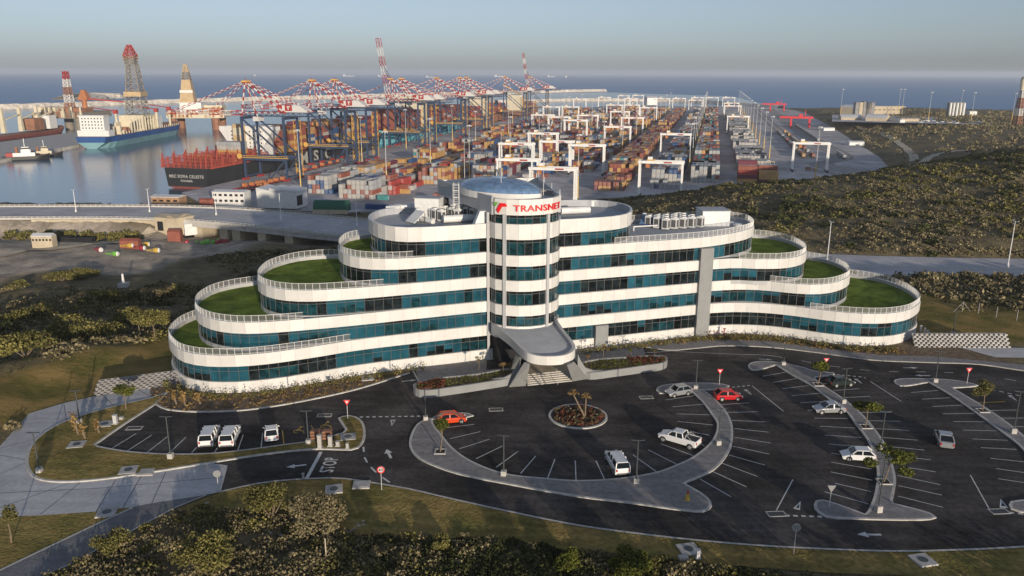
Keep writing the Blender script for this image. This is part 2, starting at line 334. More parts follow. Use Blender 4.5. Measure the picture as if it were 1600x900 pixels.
def height(X, Y, fine=True):
    X = np.asarray(X, float); Y = np.asarray(Y, float); sh = X.shape; x = X.ravel(); y = Y.ravel(); z = np.empty(x.shape)
    for i in range(0, len(x), 20000):
        a = x[i:i + 20000, None] / _S; b = y[i:i + 20000, None] / _S
        z[i:i + 20000] = _U(np.hypot(a - _P[None, :, 0], b - _P[None, :, 1])) @ _w[:_n] + _w[_n] + _w[_n + 1] * a[:, 0] + _w[_n + 2] * b[:, 0]
    z = np.clip(z, -25.5, 30)
    if fine:
        n = np.sin(x * .11 + 3 * np.sin(y * .05)) * np.cos(y * .13 + 2 * np.sin(x * .04)) * .7 + np.sin(x * .37 + y * .21) * np.cos(y * .43 - x * .17) * .25
        z = z + n
    rd = road_dist(x, y); onb = sst(x, -135, -118) * (1 - sst(x, -62, -48))      # open span of the viaduct
    k = (1 - sst(rd, 13.8, 22)) * (1 - onb); z = z * (1 - k) + (ZR - .35) * k
    k = 1 - sst(distpoly(CAMPUS, x, y), 0, 14); z = z * (1 - k) + (-.12) * k
    k = 1 - sst(distpoly(PORT, x, y), 0, 12); z = z * (1 - k) + (ZP - .6) * k
    k = sst(distpoly(LAND, x, y), -9, 3); z = z * (1 - k) + (-33) * k
    return z.reshape(sh)
def tmat():
    m = bpy.data.materials.new('scrubland'); m.use_nodes = True; n = m.node_tree.nodes; l = m.node_tree.links; b = n['Principled BSDF']
    b.inputs['Roughness'].default_value = 1; b.inputs['Specular IOR Level'].default_value = .05
    g = n.new('ShaderNodeNewGeometry')
    def noise(sc, de=6, ro=.6):
        t = n.new('ShaderNodeTexNoise'); t.inputs['Scale'].default_value = sc; t.inputs['Detail'].default_value = de; t.inputs['Roughness'].default_value = ro; l.new(g.outputs['Position'], t.inputs['Vector']); return t
    a = noise(.035); c = noise(.3)
    def ramp(t, p0, c0, p1, c1):
        r = n.new('ShaderNodeValToRGB'); r.color_ramp.elements[0].position = p0; r.color_ramp.elements[0].color = (*c0, 1); r.color_ramp.elements[1].position = p1; r.color_ramp.elements[1].color = (*c1, 1); l.new(t.outputs['Fac'], r.inputs['Fac']); return r
    r1 = ramp(a, .38, (.13, .115, .065), .62, (.3, .225, .13)); r2 = ramp(c, .35, (.08, .075, .045), .7, (.27, .21, .125))
    mx = n.new('ShaderNodeMix'); mx.data_type = 'RGBA'; mx.inputs['Factor'].default_value = .55; l.new(r1.outputs[0], mx.inputs['A']); l.new(r2.outputs[0], mx.inputs['B'])
    # pale sand patches
    s2 = noise(.055, 5, .7); r3 = ramp(s2, .62, (0, 0, 0), .68, (1, 1, 1)); mx2 = n.new('ShaderNodeMix'); mx2.data_type = 'RGBA'
    l.new(r3.outputs[0], mx2.inputs['Factor']); l.new(mx.outputs['Result'], mx2.inputs['A']); mx2.inputs['B'].default_value = (.3, .25, .19, 1)
    atn = n.new('ShaderNodeAttribute'); atn.attribute_name = 'sand'; s3 = noise(.16, 8, .7); r4 = ramp(s3, .38, (.27, .23, .18), .62, (.52, .44, .35)); ad = n.new('ShaderNodeMath'); ad.operation = 'MULTIPLY_ADD'; l.new(s3.outputs['Fac'], ad.inputs[0]); ad.inputs[1].default_value = -.9; ad.inputs[2].default_value = .45
    ad2 = n.new('ShaderNodeMath'); ad2.operation = 'MULTIPLY_ADD'; ad2.use_clamp = True; l.new(atn.outputs['Fac'], ad2.inputs[0]); ad2.inputs[1].default_value = 1.3; l.new(ad.outputs[0], ad2.inputs[2]); mlt = n.new('ShaderNodeMath'); mlt.operation = 'MULTIPLY'; l.new(ad2.outputs[0], mlt.inputs[0]); l.new(atn.outputs['Fac'], mlt.inputs[1])
    mx3 = n.new('ShaderNodeMix'); mx3.data_type = 'RGBA'; l.new(mlt.outputs[0], mx3.inputs['Factor']); l.new(mx2.outputs['Result'], mx3.inputs['A']); l.new(r4.outputs[0], mx3.inputs['B']); atf = n.new('ShaderNodeAttribute'); atf.attribute_name = 'turf'; s5 = noise(.14, 6, .6); r5 = ramp(s5, .38, (.13, .12, .035), .62, (.32, .22, .08)); mx4 = n.new('ShaderNodeMix'); mx4.data_type = 'RGBA'; l.new(atf.outputs['Fac'], mx4.inputs['Factor']); l.new(mx3.outputs['Result'], mx4.inputs['A']); l.new(r5.outputs[0], mx4.inputs['B']); l.new(mx4.outputs['Result'], b.inputs['Base Color'])
    t = noise(1.2, 8, .7); bp = n.new('ShaderNodeBump'); bp.inputs['Strength'].default_value = .9; bp.inputs['Distance'].default_value = .5; l.new(t.outputs['Fac'], bp.inputs['Height']); l.new(bp.outputs[0], b.inputs['Normal'])
    M['scrubland'] = m
tmat()
# polar ground sheet, finer near by
ra = np.concatenate([[0.5, 8, 16, 24, 32], np.geomspace(40, 2300, 330)]); th = np.concatenate([np.linspace(-52, 52, 360), np.linspace(52, 308, 90)[1:-1]]) * pi / 180
RR, TT = np.meshgrid(ra, th, indexing='ij'); XX = RR * np.sin(TT); YY = RR * np.cos(TT); ZZ = height(XX, YY)
v = np.stack([XX, YY, ZZ], -1).reshape(-1, 3); nr, na = RR.shape; i = np.arange(nr - 1)[:, None] * na; j = np.arange(na)[None, :]; j2 = (j + 1) % na
q = np.stack([i + j, i + na + j, i + na + j2, i + j2], -1).reshape(-1, 4)[:, ::-1]
ter = npmesh('terrain', v, q, 'scrubland'); tag(ter, kind='structure'); YARD = [(-400, 180), (-200, 184), (-158, 190), (-138, 207), (-116, 224), (-92, 246), (-60, 264), (-60, 292), (-400, 292)]; yn = np.sin(v[:, 0] * .13) * 6 + np.cos(v[:, 1] * .19 + v[:, 0] * .07) * 5; sa_ = 1 - sst(distpoly(YARD, v[:, 0], v[:, 1]) + yn, -6, 8); at_ = ter.data.attributes.new('sand', 'FLOAT', 'POINT'); at_.data.foreach_set('value', sa_.astype(np.float32)); BANK = [G(*p) for p in ((-200, 650), (-60, 622), (0, 608), (60, 588), (120, 566), (170, 545), (262, 527), (285, 600), (212, 612), (100, 636), (0, 670), (-200, 705))]
RLAWN = [(66, 131), (78, 131), (112, 132), (150, 128), (170, 150), (95, 172), (70, 168)]; tf_ = np.maximum(1 - sst(distpoly(BANK, v[:, 0], v[:, 1]) + yn * .15, -1, 2), 1 - sst(distpoly(RLAWN, v[:, 0], v[:, 1]) + yn * .15, -1, 2)); at2 = ter.data.attributes.new('turf', 'FLOAT', 'POINT'); at2.data.foreach_set('value', tf_.astype(np.float32)); ter.data.polygons.foreach_set('use_smooth', [True] * len(q))
# sea
def seamat(key, col, rough, wscale, strength):
    m = bpy.data.materials.new(key); m.use_nodes = True; n = m.node_tree.nodes; l = m.node_tree.links; b = n['Principled BSDF']
    b.inputs['Base Color'].default_value = (*col, 1); b.inputs['Roughness'].default_value = rough; b.inputs['Specular IOR Level'].default_value = .3 if key == 'sea' else .5
    g = n.new('ShaderNodeNewGeometry'); mp = n.new('ShaderNodeMapping'); mp.inputs['Scale'].default_value = (1, 2.2, 1); l.new(g.outputs['Position'], mp.inputs['Vector'])
    t = n.new('ShaderNodeTexNoise'); t.inputs['Scale'].default_value = wscale; t.inputs['Detail'].default_value = 6; l.new(mp.outputs[0], t.inputs['Vector'])
    bp = n.new('ShaderNodeBump'); bp.inputs['Strength'].default_value = strength; bp.inputs['Distance'].default_value = 1; l.new(t.outputs['Fac'], bp.inputs['Height']); l.new(bp.outputs[0], b.inputs['Normal'])
    M[key] = m
seamat('sea', (.06, .19, .38), .45, .03, .6); seamat('water_still', (.03, .09, .15), .16, .12, .12)
HARB = [(-3000, 1500), (-1001, 1592), (-912, 1800), (-384, 2443), (350, 3115), (700, 2600), (560, 1690), XY(1815, 110), XY(1800, -222), XY(1500, -290), (-196, 440), (-3000, 440)]
mb = MB(); mb.sheet([(-30000, -1500), (30000, -1500), (30000, 26000), (-30000, 26000)], ZS, 'sea'); struct('sea', mb)
mb = MB(); mb.sheet(HARB[::-1], ZS + .25, 'water_still'); struct('harbour_water', mb)
mb = MB(); mb.prism(PORT[::-1], ZS - 4, ZP, 'concrete_dark', 'apron', bottom=False); struct('port_apron', mb)
# breakwaters
def mound(pts, w, top, name, label=None):
    pts = smooth(pts, 12, closed=False); mb = MB(); l = offset(pts, w / 2); r = offset(pts, -w / 2); l2 = offset(pts, w * .2); r2 = offset(pts, -w * .2)
    jit = lambda a: (a[0] + random.uniform(-2, 2), a[1] + random.uniform(-2, 2)); l = [jit(a) for a in l]; r = [jit(a) for a in r]
    zt = [top + random.uniform(-.8, .8) for _ in pts]
    for i in range(len(pts) - 1):
        for A, B, za, zb in ((l, l2, ZS - 2, None), (l2, r2, None, None), (r2, r, None, ZS - 2)):
            f = lambda z, k: zt[k] if z is None else z
            mb.face([(*A[i], f(za, i)), (*B[i], f(zb, i)), (*B[i + 1], f(zb, i + 1)), (*A[i + 1], f(za, i + 1))], 'rock')
    return tag(mb.build(name), label, kind='structure')
mound([G(-300, 172, -20), G(0, 165, -20), G(200, 158.5, -20), G(600, 147.5, -20), G(945, 140, -20)], 26, -17.5, 'breakwater')
mound([G(775, 158, -22), G(900, 155, -22), (430, 2100), (560, 1700)], 30, -20, 'breakwater')
mb = MB(); isl = smooth([G(75, 155.5, -26), G(110, 152, -26), G(150, 150.5, -26), G(200, 152, -26), G(180, 154, -26), G(130, 155, -26)], 15)
cx = sum(p[0] for p in isl) / len(isl); cy = sum(p[1] for p in isl) / len(isl)
for i in range(len(isl)):
    a, b = isl[i - 1], isl[i]; mb.face([(*a, ZS - 1), (*b, ZS - 1), ((a[0] + b[0] + cx) / 3 + 30 * random.random(), (a[1] + b[1] + cy) / 3, -22 + 8 * random.random()), (cx, cy, -12)], 'rock')
struct('rock_island', mb)
# left wharf
wh = [G(-160, 232, ZP), G(0, 222, ZP), G(120, 206, ZP), G(123, 226, ZP), G(75, 235, ZP), G(0, 250, ZP), G(-160, 275, ZP)]
mb = MB(); mb.prism(wh[::-1] if False else wh, ZS - 3, ZP, 'rock', 'concrete', bottom=False); struct('wharf', mb)
# ---- highway and viaduct
def seg(pts, x0, x1): return [p for p in pts if x0 <= p[0] <= x1]
mb = MB(); L_ = offset(ROADC, RW / 2); R_ = offset(ROADC, -RW / 2)
mb.ribbon(ROADC, RW, ZR, 'highway'); mb.ribbon(ROADC, 2.2, ZR + .02, 'kerb')
struct('highway', mb)
mb = MB()
for off in (RW / 2 - 1, -RW / 2 + 1, 2.2, -2.2): mb.ribbon(offset(ROADC, off), .22, ZR + .008, 'line_white')
struct('highway_markings', mb)
br = seg(ROADC, -240, 0)
for side, lab in ((1, 'far'), (-1, 'near')):
    t = thing('parapet_wall', {'far': 'long pale concrete parapet with gaps along the harbour side of the viaduct', 'near': 'long pale concrete parapet along the side of the viaduct facing the office building'}[lab], 'parapet')
    mb = MB(); o1 = offset(br, side * (RW / 2 + .15))
    for i in range(len(o1) - 1):
        a, b = Vector((*o1[i], ZR)), Vector((*o1[i + 1], ZR)); mb.bar(a + Vector((0, 0, .2)), b + Vector((0, 0, .2)), .35, 'kerb', .8); mb.bar(a + Vector((0, 0, 1.0)), b + Vector((0, 0, 1.0)), .2, 'kerb', .15)
        for k in range(3): c = a.lerp(b, k / 3); mb.bar(c, c + Vector((0, 0, 1)), .2, 'kerb')
    mb.build('wall', t)
t = thing('viaduct', 'concrete viaduct with broad wall piers carrying the grey highway above the yard', 'bridge')
sp = seg(ROADC, -128, -45); mb = MB(); a1 = offset(sp, RW / 2 - .2); b1 = offset(sp, -RW / 2 + .2)
for i in range(len(sp) - 1):
    mb.hexa([(*b1[i], ZR - 1.9), (*b1[i + 1], ZR - 1.9), (*a1[i + 1], ZR - 1.9), (*a1[i], ZR - 1.9), (*b1[i], ZR - .01), (*b1[i + 1], ZR - .01), (*a1[i + 1], ZR - .01), (*a1[i], ZR - .01)], 'concrete')
mb.build('deck', t)
for px in (317, 358, 396, 437, 480):
    x0, y0 = G(px, 352, -8); k = min(range(len(ROADC)), key=lambda i: abs(ROADC[i][0] - x0)); c0 = ROADC[k]; tx, ty = ROADC[k + 1][0] - c0[0], ROADC[k + 1][1] - c0[1]
    mb = MB(); mb.rbox(c0[0], c0[1], -19, ZR - 1.9, 3.6, RW - 3, atan2(ty, tx), 'pale_wall'); mb.build('pier', t)
x0, y0 = ROADC[min(range(len(ROADC)), key=lambda i: abs(ROADC[i][0] + 130))]
t = thing('retaining_wall', 'sunlit beige retaining wall holding up the highway embankment', 'wall')
mb = MB(); rw = seg(offset(ROADC, -RW / 2 - .5), -178, -128); rw = [p for p in rw]
mb.wall(rw, -16, ZR - .02, 'pale_wall'); mb.wall(offset(rw, -.6), -16, ZR - .02, 'pale_wall')
for i in range(len(rw) - 1):
    o_ = offset(rw, -.6); mb.face([(*rw[i], ZR - .02), (*o_[i], ZR - .02), (*o_[i + 1], ZR - .02), (*rw[i + 1], ZR - .02)], 'pale_wall')
mb.build('wall', t)
def gz(px, py, lo=60, hi=2500):
    d = ray(px, py); prev = None
    for r_ in np.geomspace(lo, hi, 260):
        x, y, z = d[0] * r_, d[1] * r_, CAM_H + d[2] * r_
        if z <= float(height(np.array([x]), np.array([y]))[0]): return (x, y)
    return (x, y)
for pth in (((1303, 187), (1330, 195), (1365, 207), (1400, 222), (1422, 238), (1428, 252), (1405, 266)), ((1432, 262), (1455, 246), (1480, 239), (1540, 233)), ((0, 405), (60, 392), (130, 386), (230, 372), (300, 366))):
    pp = smooth([gz(*a) for a in pth], 4, closed=False); mb = MB(); w_ = 3.2 if pth[0][0] else 2; l_, r_ = offset(pp, w_), offset(pp, -w_); H_ = lambda a: float(height(np.array([a[0]]), np.array([a[1]]))[0]) + .35
    for i in range(len(pp) - 1): mb.face([(*l_[i], H_(l_[i])), (*r_[i], H_(r_[i])), (*r_[i + 1], H_(r_[i + 1])), (*l_[i + 1], H_(l_[i + 1]))], 'pale_wall')
    struct('dirt_track', mb)
# ---- campus ground sheets
def PXL(*p): return [G(a, b) for a, b in p]
lower_edge = PXL((345, 768), (410, 754), (480, 748), (530, 747), (600, 757), (640, 764), (700, 778), (800, 800), (900, 820), (1000, 834), (1100, 845), (1200, 853), (1300, 858), (1400, 861), (1500, 859), (1600, 854), (1700, 845), (1900, 815))
upper_edge = PXL((1900, 640), (1700, 594), (1600, 580), (1530, 570), (1450, 567), (1360, 563), (1280, 552), (1200, 543), (1130, 541), (1085, 545), (1045, 548), (1005, 542)) + [(-3, 121), (-15, 116)] + PXL((640, 583), (560, 608), (500, 622), (430, 635), (375, 642), (310, 644), (260, 640), (244, 632), (144, 697), (356, 727))
le = smooth(lower_edge, 2, closed=False)
mb = MB(); mb.sheet(le + upper_edge, 0, 'asphalt'); struct('car_park', mb)
conc = PXL((356, 727), (345, 768), (325, 772.5), (237, 786), (207, 792), (150, 799), (62, 805), (0, 807), (-150, 812)) + PXL((-150, 695), (0, 663), (50, 645), (100, 630), (150, 619), (212, 607), (272, 600), (268, 614), (300, 650), (300, 700))
mb = MB(); mb.sheet(conc, -.02, 'concrete_road'); struct('concrete_road', mb)
mb = MB()
for a in [((0, 793), (115, 752)), ((62, 804), (125, 754)), ((150, 799), (181, 749)), ((192, 793), (221, 743)), ((237, 786), (259, 737)), ((0, 740), (42, 722)), ((0, 700), (60, 685)), ((100, 632), (104, 658)), ((160, 617), (178, 634)), ((212, 607), (238, 620)), ((-60, 700), (50, 720)), ((0, 770), (150, 763)), ((150, 763), (350, 745))]:
    mb.ribbon(PXL(*a), .09, -.016, 'joint')
struct('road_joints', mb)
lane = PXL((325, 772.5), (237, 786), (207, 792), (140, 824), (0, 891), (-120, 945), (-60, 1010), (65, 900), (112, 880), (220, 821), (275, 792))
mb = MB(); mb.sheet(lane, -.03, 'old_asphalt'); struct('lower_road', mb)
mb = MB(); mb.ribbon(PXL((207, 793), (140, 824), (0, 891), (-120, 945)), .3, .01, 'kerb'); mb.ribbon(PXL((325, 772), (275, 792), (220, 821), (112, 880), (65, 900)), .18, -.02, 'kerb')
mb.ribbon(le, .28, .012, 'kerb'); mb.ribbon(PXL((0, 663), (50, 645), (100, 630), (150, 619), (212, 607)), .2, 0, 'kerb'); struct('kerbs', mb)
# lawns (the band below the car park, left wedge, left bank)
mb = MB(); low = le[:]; 
mb.sheet(offset(low, -.05) + [G(1900, 1000), G(1600, 905), G(1300, 895), G(1100, 880), G(1000, 868), G(900, 862), G(840, 850), G(760, 838), G(700, 840), G(620, 840), G(560, 838), G(480, 810), G(400, 792), G(330, 800), G(280, 815), G(260, 808), G(290, 790)], -.035, 'lawn'); struct('lawn', mb)
mb = MB(); mb.sheet(PXL((-150, 812), (0, 807), (62, 805), (150, 799), (207, 792), (140, 824), (0, 891), (-120, 945)), -.028, 'lawn'); struct('lawn', mb)
bank = PXL((-150, 695), (0, 663), (50, 645), (100, 630), (150, 619), (212, 607), (272, 598), (262, 560), (240, 545), (190, 555), (120, 575), (60, 600), (0, 625), (-150, 660))
# islands: raised paving with a kerb
def island(pts, key, h=.14, step=1.2, kw=.3, name='traffic_island', sm=True):
    p = smooth(pts, step) if sm else pts
    A = sum(p[i - 1][0] * p[i][1] - p[i][0] * p[i - 1][1] for i in range(len(p)))
    if A < 0: p = p[::-1]
    inn = offset(p, kw, True); mb = MB(); mb.wall(p, -.02, h, 'kerb', True); mb.ring(p, inn, h, 'kerb'); mb.sheet(inn, h - .004, key); return struct(name, mb), p
islA = PXL((41, 715), (43, 735), (55, 748), (75, 753), (110, 754), (160, 750), (230, 740), (300, 729), (356, 720), (440, 708), (500, 703), (535, 704), (556, 703), (568, 692), (571, 672), (563, 656), (548, 650), (527, 653), (527, 653), (534, 664), (541, 675), (541, 675), (500, 687), (440, 696), (380, 704), (330, 709), (262, 710), (200, 706), (148, 697), (148, 697), (195, 664), (243, 633), (243, 633), (262, 613), (240, 621), (180, 635), (130, 649), (90, 664), (55, 688))
island(islA, 'lawn', step=1.0)
islB = PXL((673, 654), (655, 661), (642, 680), (640, 700), (652, 716), (680, 730), (720, 743), (800, 759), (900, 777), (989, 788), (1060, 798), (1098, 801), (1111, 795), (1111, 785), (1100, 774), (1069, 756), (1069, 756), (1113, 737), (1140, 705.5), (1145.5, 679), (1142, 657), (1127, 634), (1096, 610), (1080, 609), (1098, 630), (1111, 648), (1120, 663), (1113, 688), (1084, 714), (1055, 728), (1024, 739), (960, 749), (900, 751.5), (850, 748), (790, 741), (740, 723), (710, 703), (690, 680), (678, 664))
island(islB, 'paver', step=.9)
island(PXL((672, 656), (680, 651), (700, 646), (730, 646), (741, 650), (730, 653), (700, 655)), 'paver', .13)
island(PXL((1025, 611), (1031, 604), (1060, 600), (1090, 599), (1130, 601), (1142, 605), (1130, 608), (1097, 611), (1080, 608), (1050, 610), (1034, 617)), 'paver', .15)
islC = PXL((1168.5, 573), (1175, 567), (1198, 565), (1217, 567), (1251, 573.6), (1273, 580), (1306, 584), (1300, 587), (1272, 590.6), (1272, 590.6), (1281, 599), (1320.7, 625.6), (1349, 650), (1373.6, 680), (1387, 702), (1395.5, 729), (1400, 753), (1393, 787), (1393, 787), (1455, 803.5), (1463, 810), (1452, 813), (1335, 812), (1291, 809), (1273, 797), (1275, 783), (1286, 782), (1353, 805), (1353, 805), (1364, 780), (1370, 745), (1368, 724), (1355, 689), (1335, 662), (1322, 644.5), (1296, 625.6), (1266, 603), (1235, 586), (1212, 571), (1212, 571), (1177, 580))
island(islC, 'paver', step=.9)
islD = PXL((1396, 597), (1403, 593), (1467, 593), (1499, 596), (1529, 603), (1488, 607), (1488, 607), (1543, 639.6), (1600, 682), (1625, 712), (1645, 750), (1645, 800), (1600, 802), (1580, 797), (1578, 785), (1600, 782), (1618, 775), (1622, 750), (1610, 722), (1594, 699), (1559, 671.6), (1484, 618), (1450, 598), (1450, 598), (1407, 604))
island(islD, 'paver', step=.9)
rc = G(903, 651); rr = (G(949, 651)[0] - G(857, 651)[0]) / 2
circ = [(rc[0] + rr * cos(2 * pi * i / 48), rc[1] + rr * sin(2 * pi * i / 48)) for i in range(48)]
island(circ, 'dark_soil', .16, kw=.32, sm=False, name='round_island')
# walkway along right wing + planting beds + entrance plaza
walk = PXL((905, 560), (1005, 542), (1045, 548), (1085, 545), (1130, 541), (1200, 543), (1280, 552), (1360, 563), (1450, 567), (1530, 570), (1600, 580), (1700, 594)); wk = smooth(walk[1:], 2, closed=False)
inner = PXL((1700, 584), (1600, 571), (1460, 558), (1380, 556), (1300, 547), (1200, 534), (1100, 530), (1000, 535), (880, 545))
mb = MB(); mb.sheet([walk[0]] + wk + inner, .13, 'paver'); mb.wall(wk, -.02, .135, 'kerb'); mb.ribbon(wk, .3, .136, 'kerb'); struct('walkway', mb)
mb = MB(); mb.sheet(inner[1:][::-1] + [(66, 127.5), (72, 134), (75, 141), (60, 134), (36, 136), (8, 128)][1:], .1, 'bed_soil'); struct('planting_bed', mb)
bed = PXL((640, 583), (560, 608), (500, 622), (430, 635), (375, 642), (310, 644), (260, 640), (244, 632)); bd = smooth(bed, 1.5, closed=False)
mb = MB(); mb.sheet(bd + [(-52.5, 107.5), (-54, 112), (-50, 114), (-40, 112), (-16, 117.5)], .06, 'bed_soil'); mb.ribbon(bd, .3, .15, 'kerb'); mb.wall(offset(bd, .15), -.02, .15, 'kerb'); struct('planting_bed', mb)
plaza = [(-16, 117.8), (-4, 121.5)] + [(-4, 117)] + PXL((800, 575), (655, 596), (648, 575), (640, 580))
mb = MB(); mb.sheet(plaza, .02, 'paver'); mb.ribbon(PXL((640, 570), (655, 597)), .25, .03, 'kerb'); mb.sheet([(7, 125.5), (16, 127.5)] + PXL((985, 535), (1004, 543), (1010, 560), (905, 572), (895, 560)), .14, 'paver'); struct('plaza', mb)
# ================================================================== office building
Bz = BASE
L1 = [(-53.6, 124), (-53.2, 117.2), (-52.3, 115), (-50.6, 112.3), (-48, 109.3), (-44.6, 107.6), (-40.3, 107.3), (-36, 108.2), (-29.4, 111.2), (-23.9, 114.2), (-14, 118.1), (-3.5, 121.9), (7.4, 125.4), (20, 129.5), (32, 133.5), (36, 134.7), (40, 135.2), (45.3, 134.5), (50, 132.6), (54, 130.4), (59.3, 128.7), (63.3, 128.8), (67.6, 130.6), (71, 133.9), (72.9, 136.5), (74.3, 141), (74.6, 147), (72.6, 153), (68, 156.5), (61, 158.6), (52, 158.5), (40, 156), (20, 149.5), (-10, 140.5), (-30, 134.8), (-42, 134.2), (-49.5, 131.5)]
L2 = [(-49.5, 129.3), (-50.5, 123.5), (-49.4, 118.8), (-47.3, 114.9), (-44, 111.8), (-40.4, 110.4), (-36.8, 110.4), (-30.1, 112.2), (-23, 114.6), (-14, 118.1), (-3.5, 121.9), (7.4, 125.4), (20, 129.5), (32, 133.5), (36, 134.9), (40, 135.6), (44.2, 135.2), (49, 133.2), (52.5, 132.7), (56, 134), (60.4, 138.4), (62.1, 142), (62.8, 146.3), (62, 151), (58.4, 155), (52, 157.2), (42, 156.2), (20, 149.4), (-10, 140.4), (-30, 135.5), (-38, 135.6), (-45, 133.6)]
L3 = [(-37.2, 135.2), (-40.4, 129.6), (-40.5, 123.4), (-39.5, 119.5), (-36.9, 115.8), (-33.8, 113.9), (-30, 113.4), (-24, 114.7), (-14, 118.1), (-3.5, 121.9), (7.4, 125.4), (20, 129.5), (32, 133.4), (36, 134.7), (39.5, 135.3), (43, 134.7), (47.5, 135.2), (51.2, 137.7), (53.7, 141.8), (54.3, 145.4), (53.8, 151), (51, 155.5), (46, 157), (38, 155.2), (20, 149.3), (-10, 140.3), (-26, 136.6), (-32, 137.3)]
L4 = [(-25.2, 135.8), (-27.9, 132.9), (-28.4, 128), (-27.6, 123.6), (-25.8, 120), (-22.6, 117.5), (-18.4, 117), (-13, 118.4), (-3.5, 121.9), (7.4, 125.4), (20, 129.5), (33, 134), (39.2, 138), (42.8, 141.6), (44.7, 144.9), (45.2, 147.5), (45, 151.8), (42.4, 154.6), (38, 154.9), (20, 149.2), (-10, 140.2), (-20, 137.4)]
L5 = [(-16.6, 138.6), (-20.6, 136.9), (-22.9, 134), (-23.4, 127.7), (-22, 123.6), (-19.4, 120), (-16.4, 118.5), (-12.6, 118.9), (-3.5, 121.9), (7.4, 125.4), (12.3, 126.9), (16.2, 128.5), (19, 130.9), (20.5, 134.7), (20.7, 139.5), (19, 143.6), (15.4, 146), (9, 145.8), (0, 143.2)]
TW = [(-3.75, 124), (-3.65, 122.3), (-3.0, 120.8), (-1.8, 119.9), (0, 119.3), (2.0, 119.2), (4.0, 119.7), (5.8, 120.8), (7.1, 122.5), (7.55, 124.6), (7.5, 128), (3, 132), (-2, 130)]
levels = [L1, L2, L3, L4, L5]
bld = thing('office_building', 'white stepped office building with curved ends, ribbon windows and grass terraces', 'office building', (2, 124, 0))
def PARTW(mb, name, parent=None, sm=False):
    o = mb.build(name, None, smooth=sm); p = parent or bld
    off = bld.location; me = o.data
    co = np.empty(len(me.vertices) * 3, np.float32); me.vertices.foreach_get('co', co); co = co.reshape(-1, 3) - np.array(off, np.float32); me.vertices.foreach_set('co', co.ravel()); me.update()
    o.parent = p; return o
rings = [smooth(l, 1.42) for l in levels]; prings = [smooth(l, 2.1) for l in levels]
def panels(mb, pts, z0, z1, key='panel_white', closed=True, gap=.016, rows=1, back=True):
    n = len(pts)
    for i in range(n if closed else n - 1):
        a = Vector((*pts[i], 0)); b = Vector((*pts[(i + 1) % n], 0)); d = (b - a); L = d.length; d /= L; a2 = a + d * gap; b2 = b - d * gap
        mb.face([(a2.x, a2.y, z0), (b2.x, b2.y, z0), (b2.x, b2.y, z1), (a2.x, a2.y, z1)], key)
    if back:
        nin = offset(pts, .03, closed); mb.wall(nin, z0, z1 - .01, 'panel_gap', closed)
def orient(p):
    A = sum(p[i - 1][0] * p[i][1] - p[i][0] * p[i - 1][1] for i in range(len(p))); return p if A > 0 else p[::-1]
rings = [orient(r) for r in rings]; prings = [orient(r) for r in prings]
wins = []       # (distance, mesh builder)
def window(a, b, z0, z1, transom, style):
    mb = MB(); a = Vector((*a, 0)); b = Vector((*b, 0)); d = (b - a).normalized(); nrm = Vector((d.y, -d.x, 0)); fw = .045
    ps = a + d * fw; pe = b - d * fw
    def q(za, zb, key, o=0.): mb.face([(ps.x + nrm.x * o, ps.y + nrm.y * o, za), (pe.x + nrm.x * o, pe.y + nrm.y * o, za), (pe.x + nrm.x * o, pe.y + nrm.y * o, zb), (ps.x + nrm.x * o, ps.y + nrm.y * o, zb)], key)
    h = z1 - z0; zt = z1 - transom if transom else z1
    top = {'t': 'glass_teal', 'd': 'glass_dark', 'm': 'glass_mid', 'h': 'glass_teal', 'q': 'glass_teal'}[style]; bot = {'t': 'glass_teal', 'd': 'glass_dark', 'm': 'glass_mid', 'h': 'glass_dark', 'q': 'glass_mid'}[style]
    zm = z0 + h * random.choice((.3, .45, .6)) if style in 'hq' else z0
    if style in 'hq': q(z0 + .04, zm, bot); q(zm + .001, zt, top)
    else: q(z0 + .04, zt, top)
    if transom:
        q(zt + .05, z1 - .03, top if style != 'm' else 'glass_dark'); mb.bar(ps + Vector((0, 0, zt + .02)), pe + Vector((0, 0, zt + .02)), .07, 'frame_grey', .06)
    mb.bar(a + nrm * .01 + Vector((0, 0, z0)), a + nrm * .01 + Vector((0, 0, z1)), .06, 'frame_grey'); mb.bar(ps + Vector((0, 0, z0 + .03)), pe + Vector((0, 0, z0 + .03)), .09, 'frame_grey', .07)
    return mb
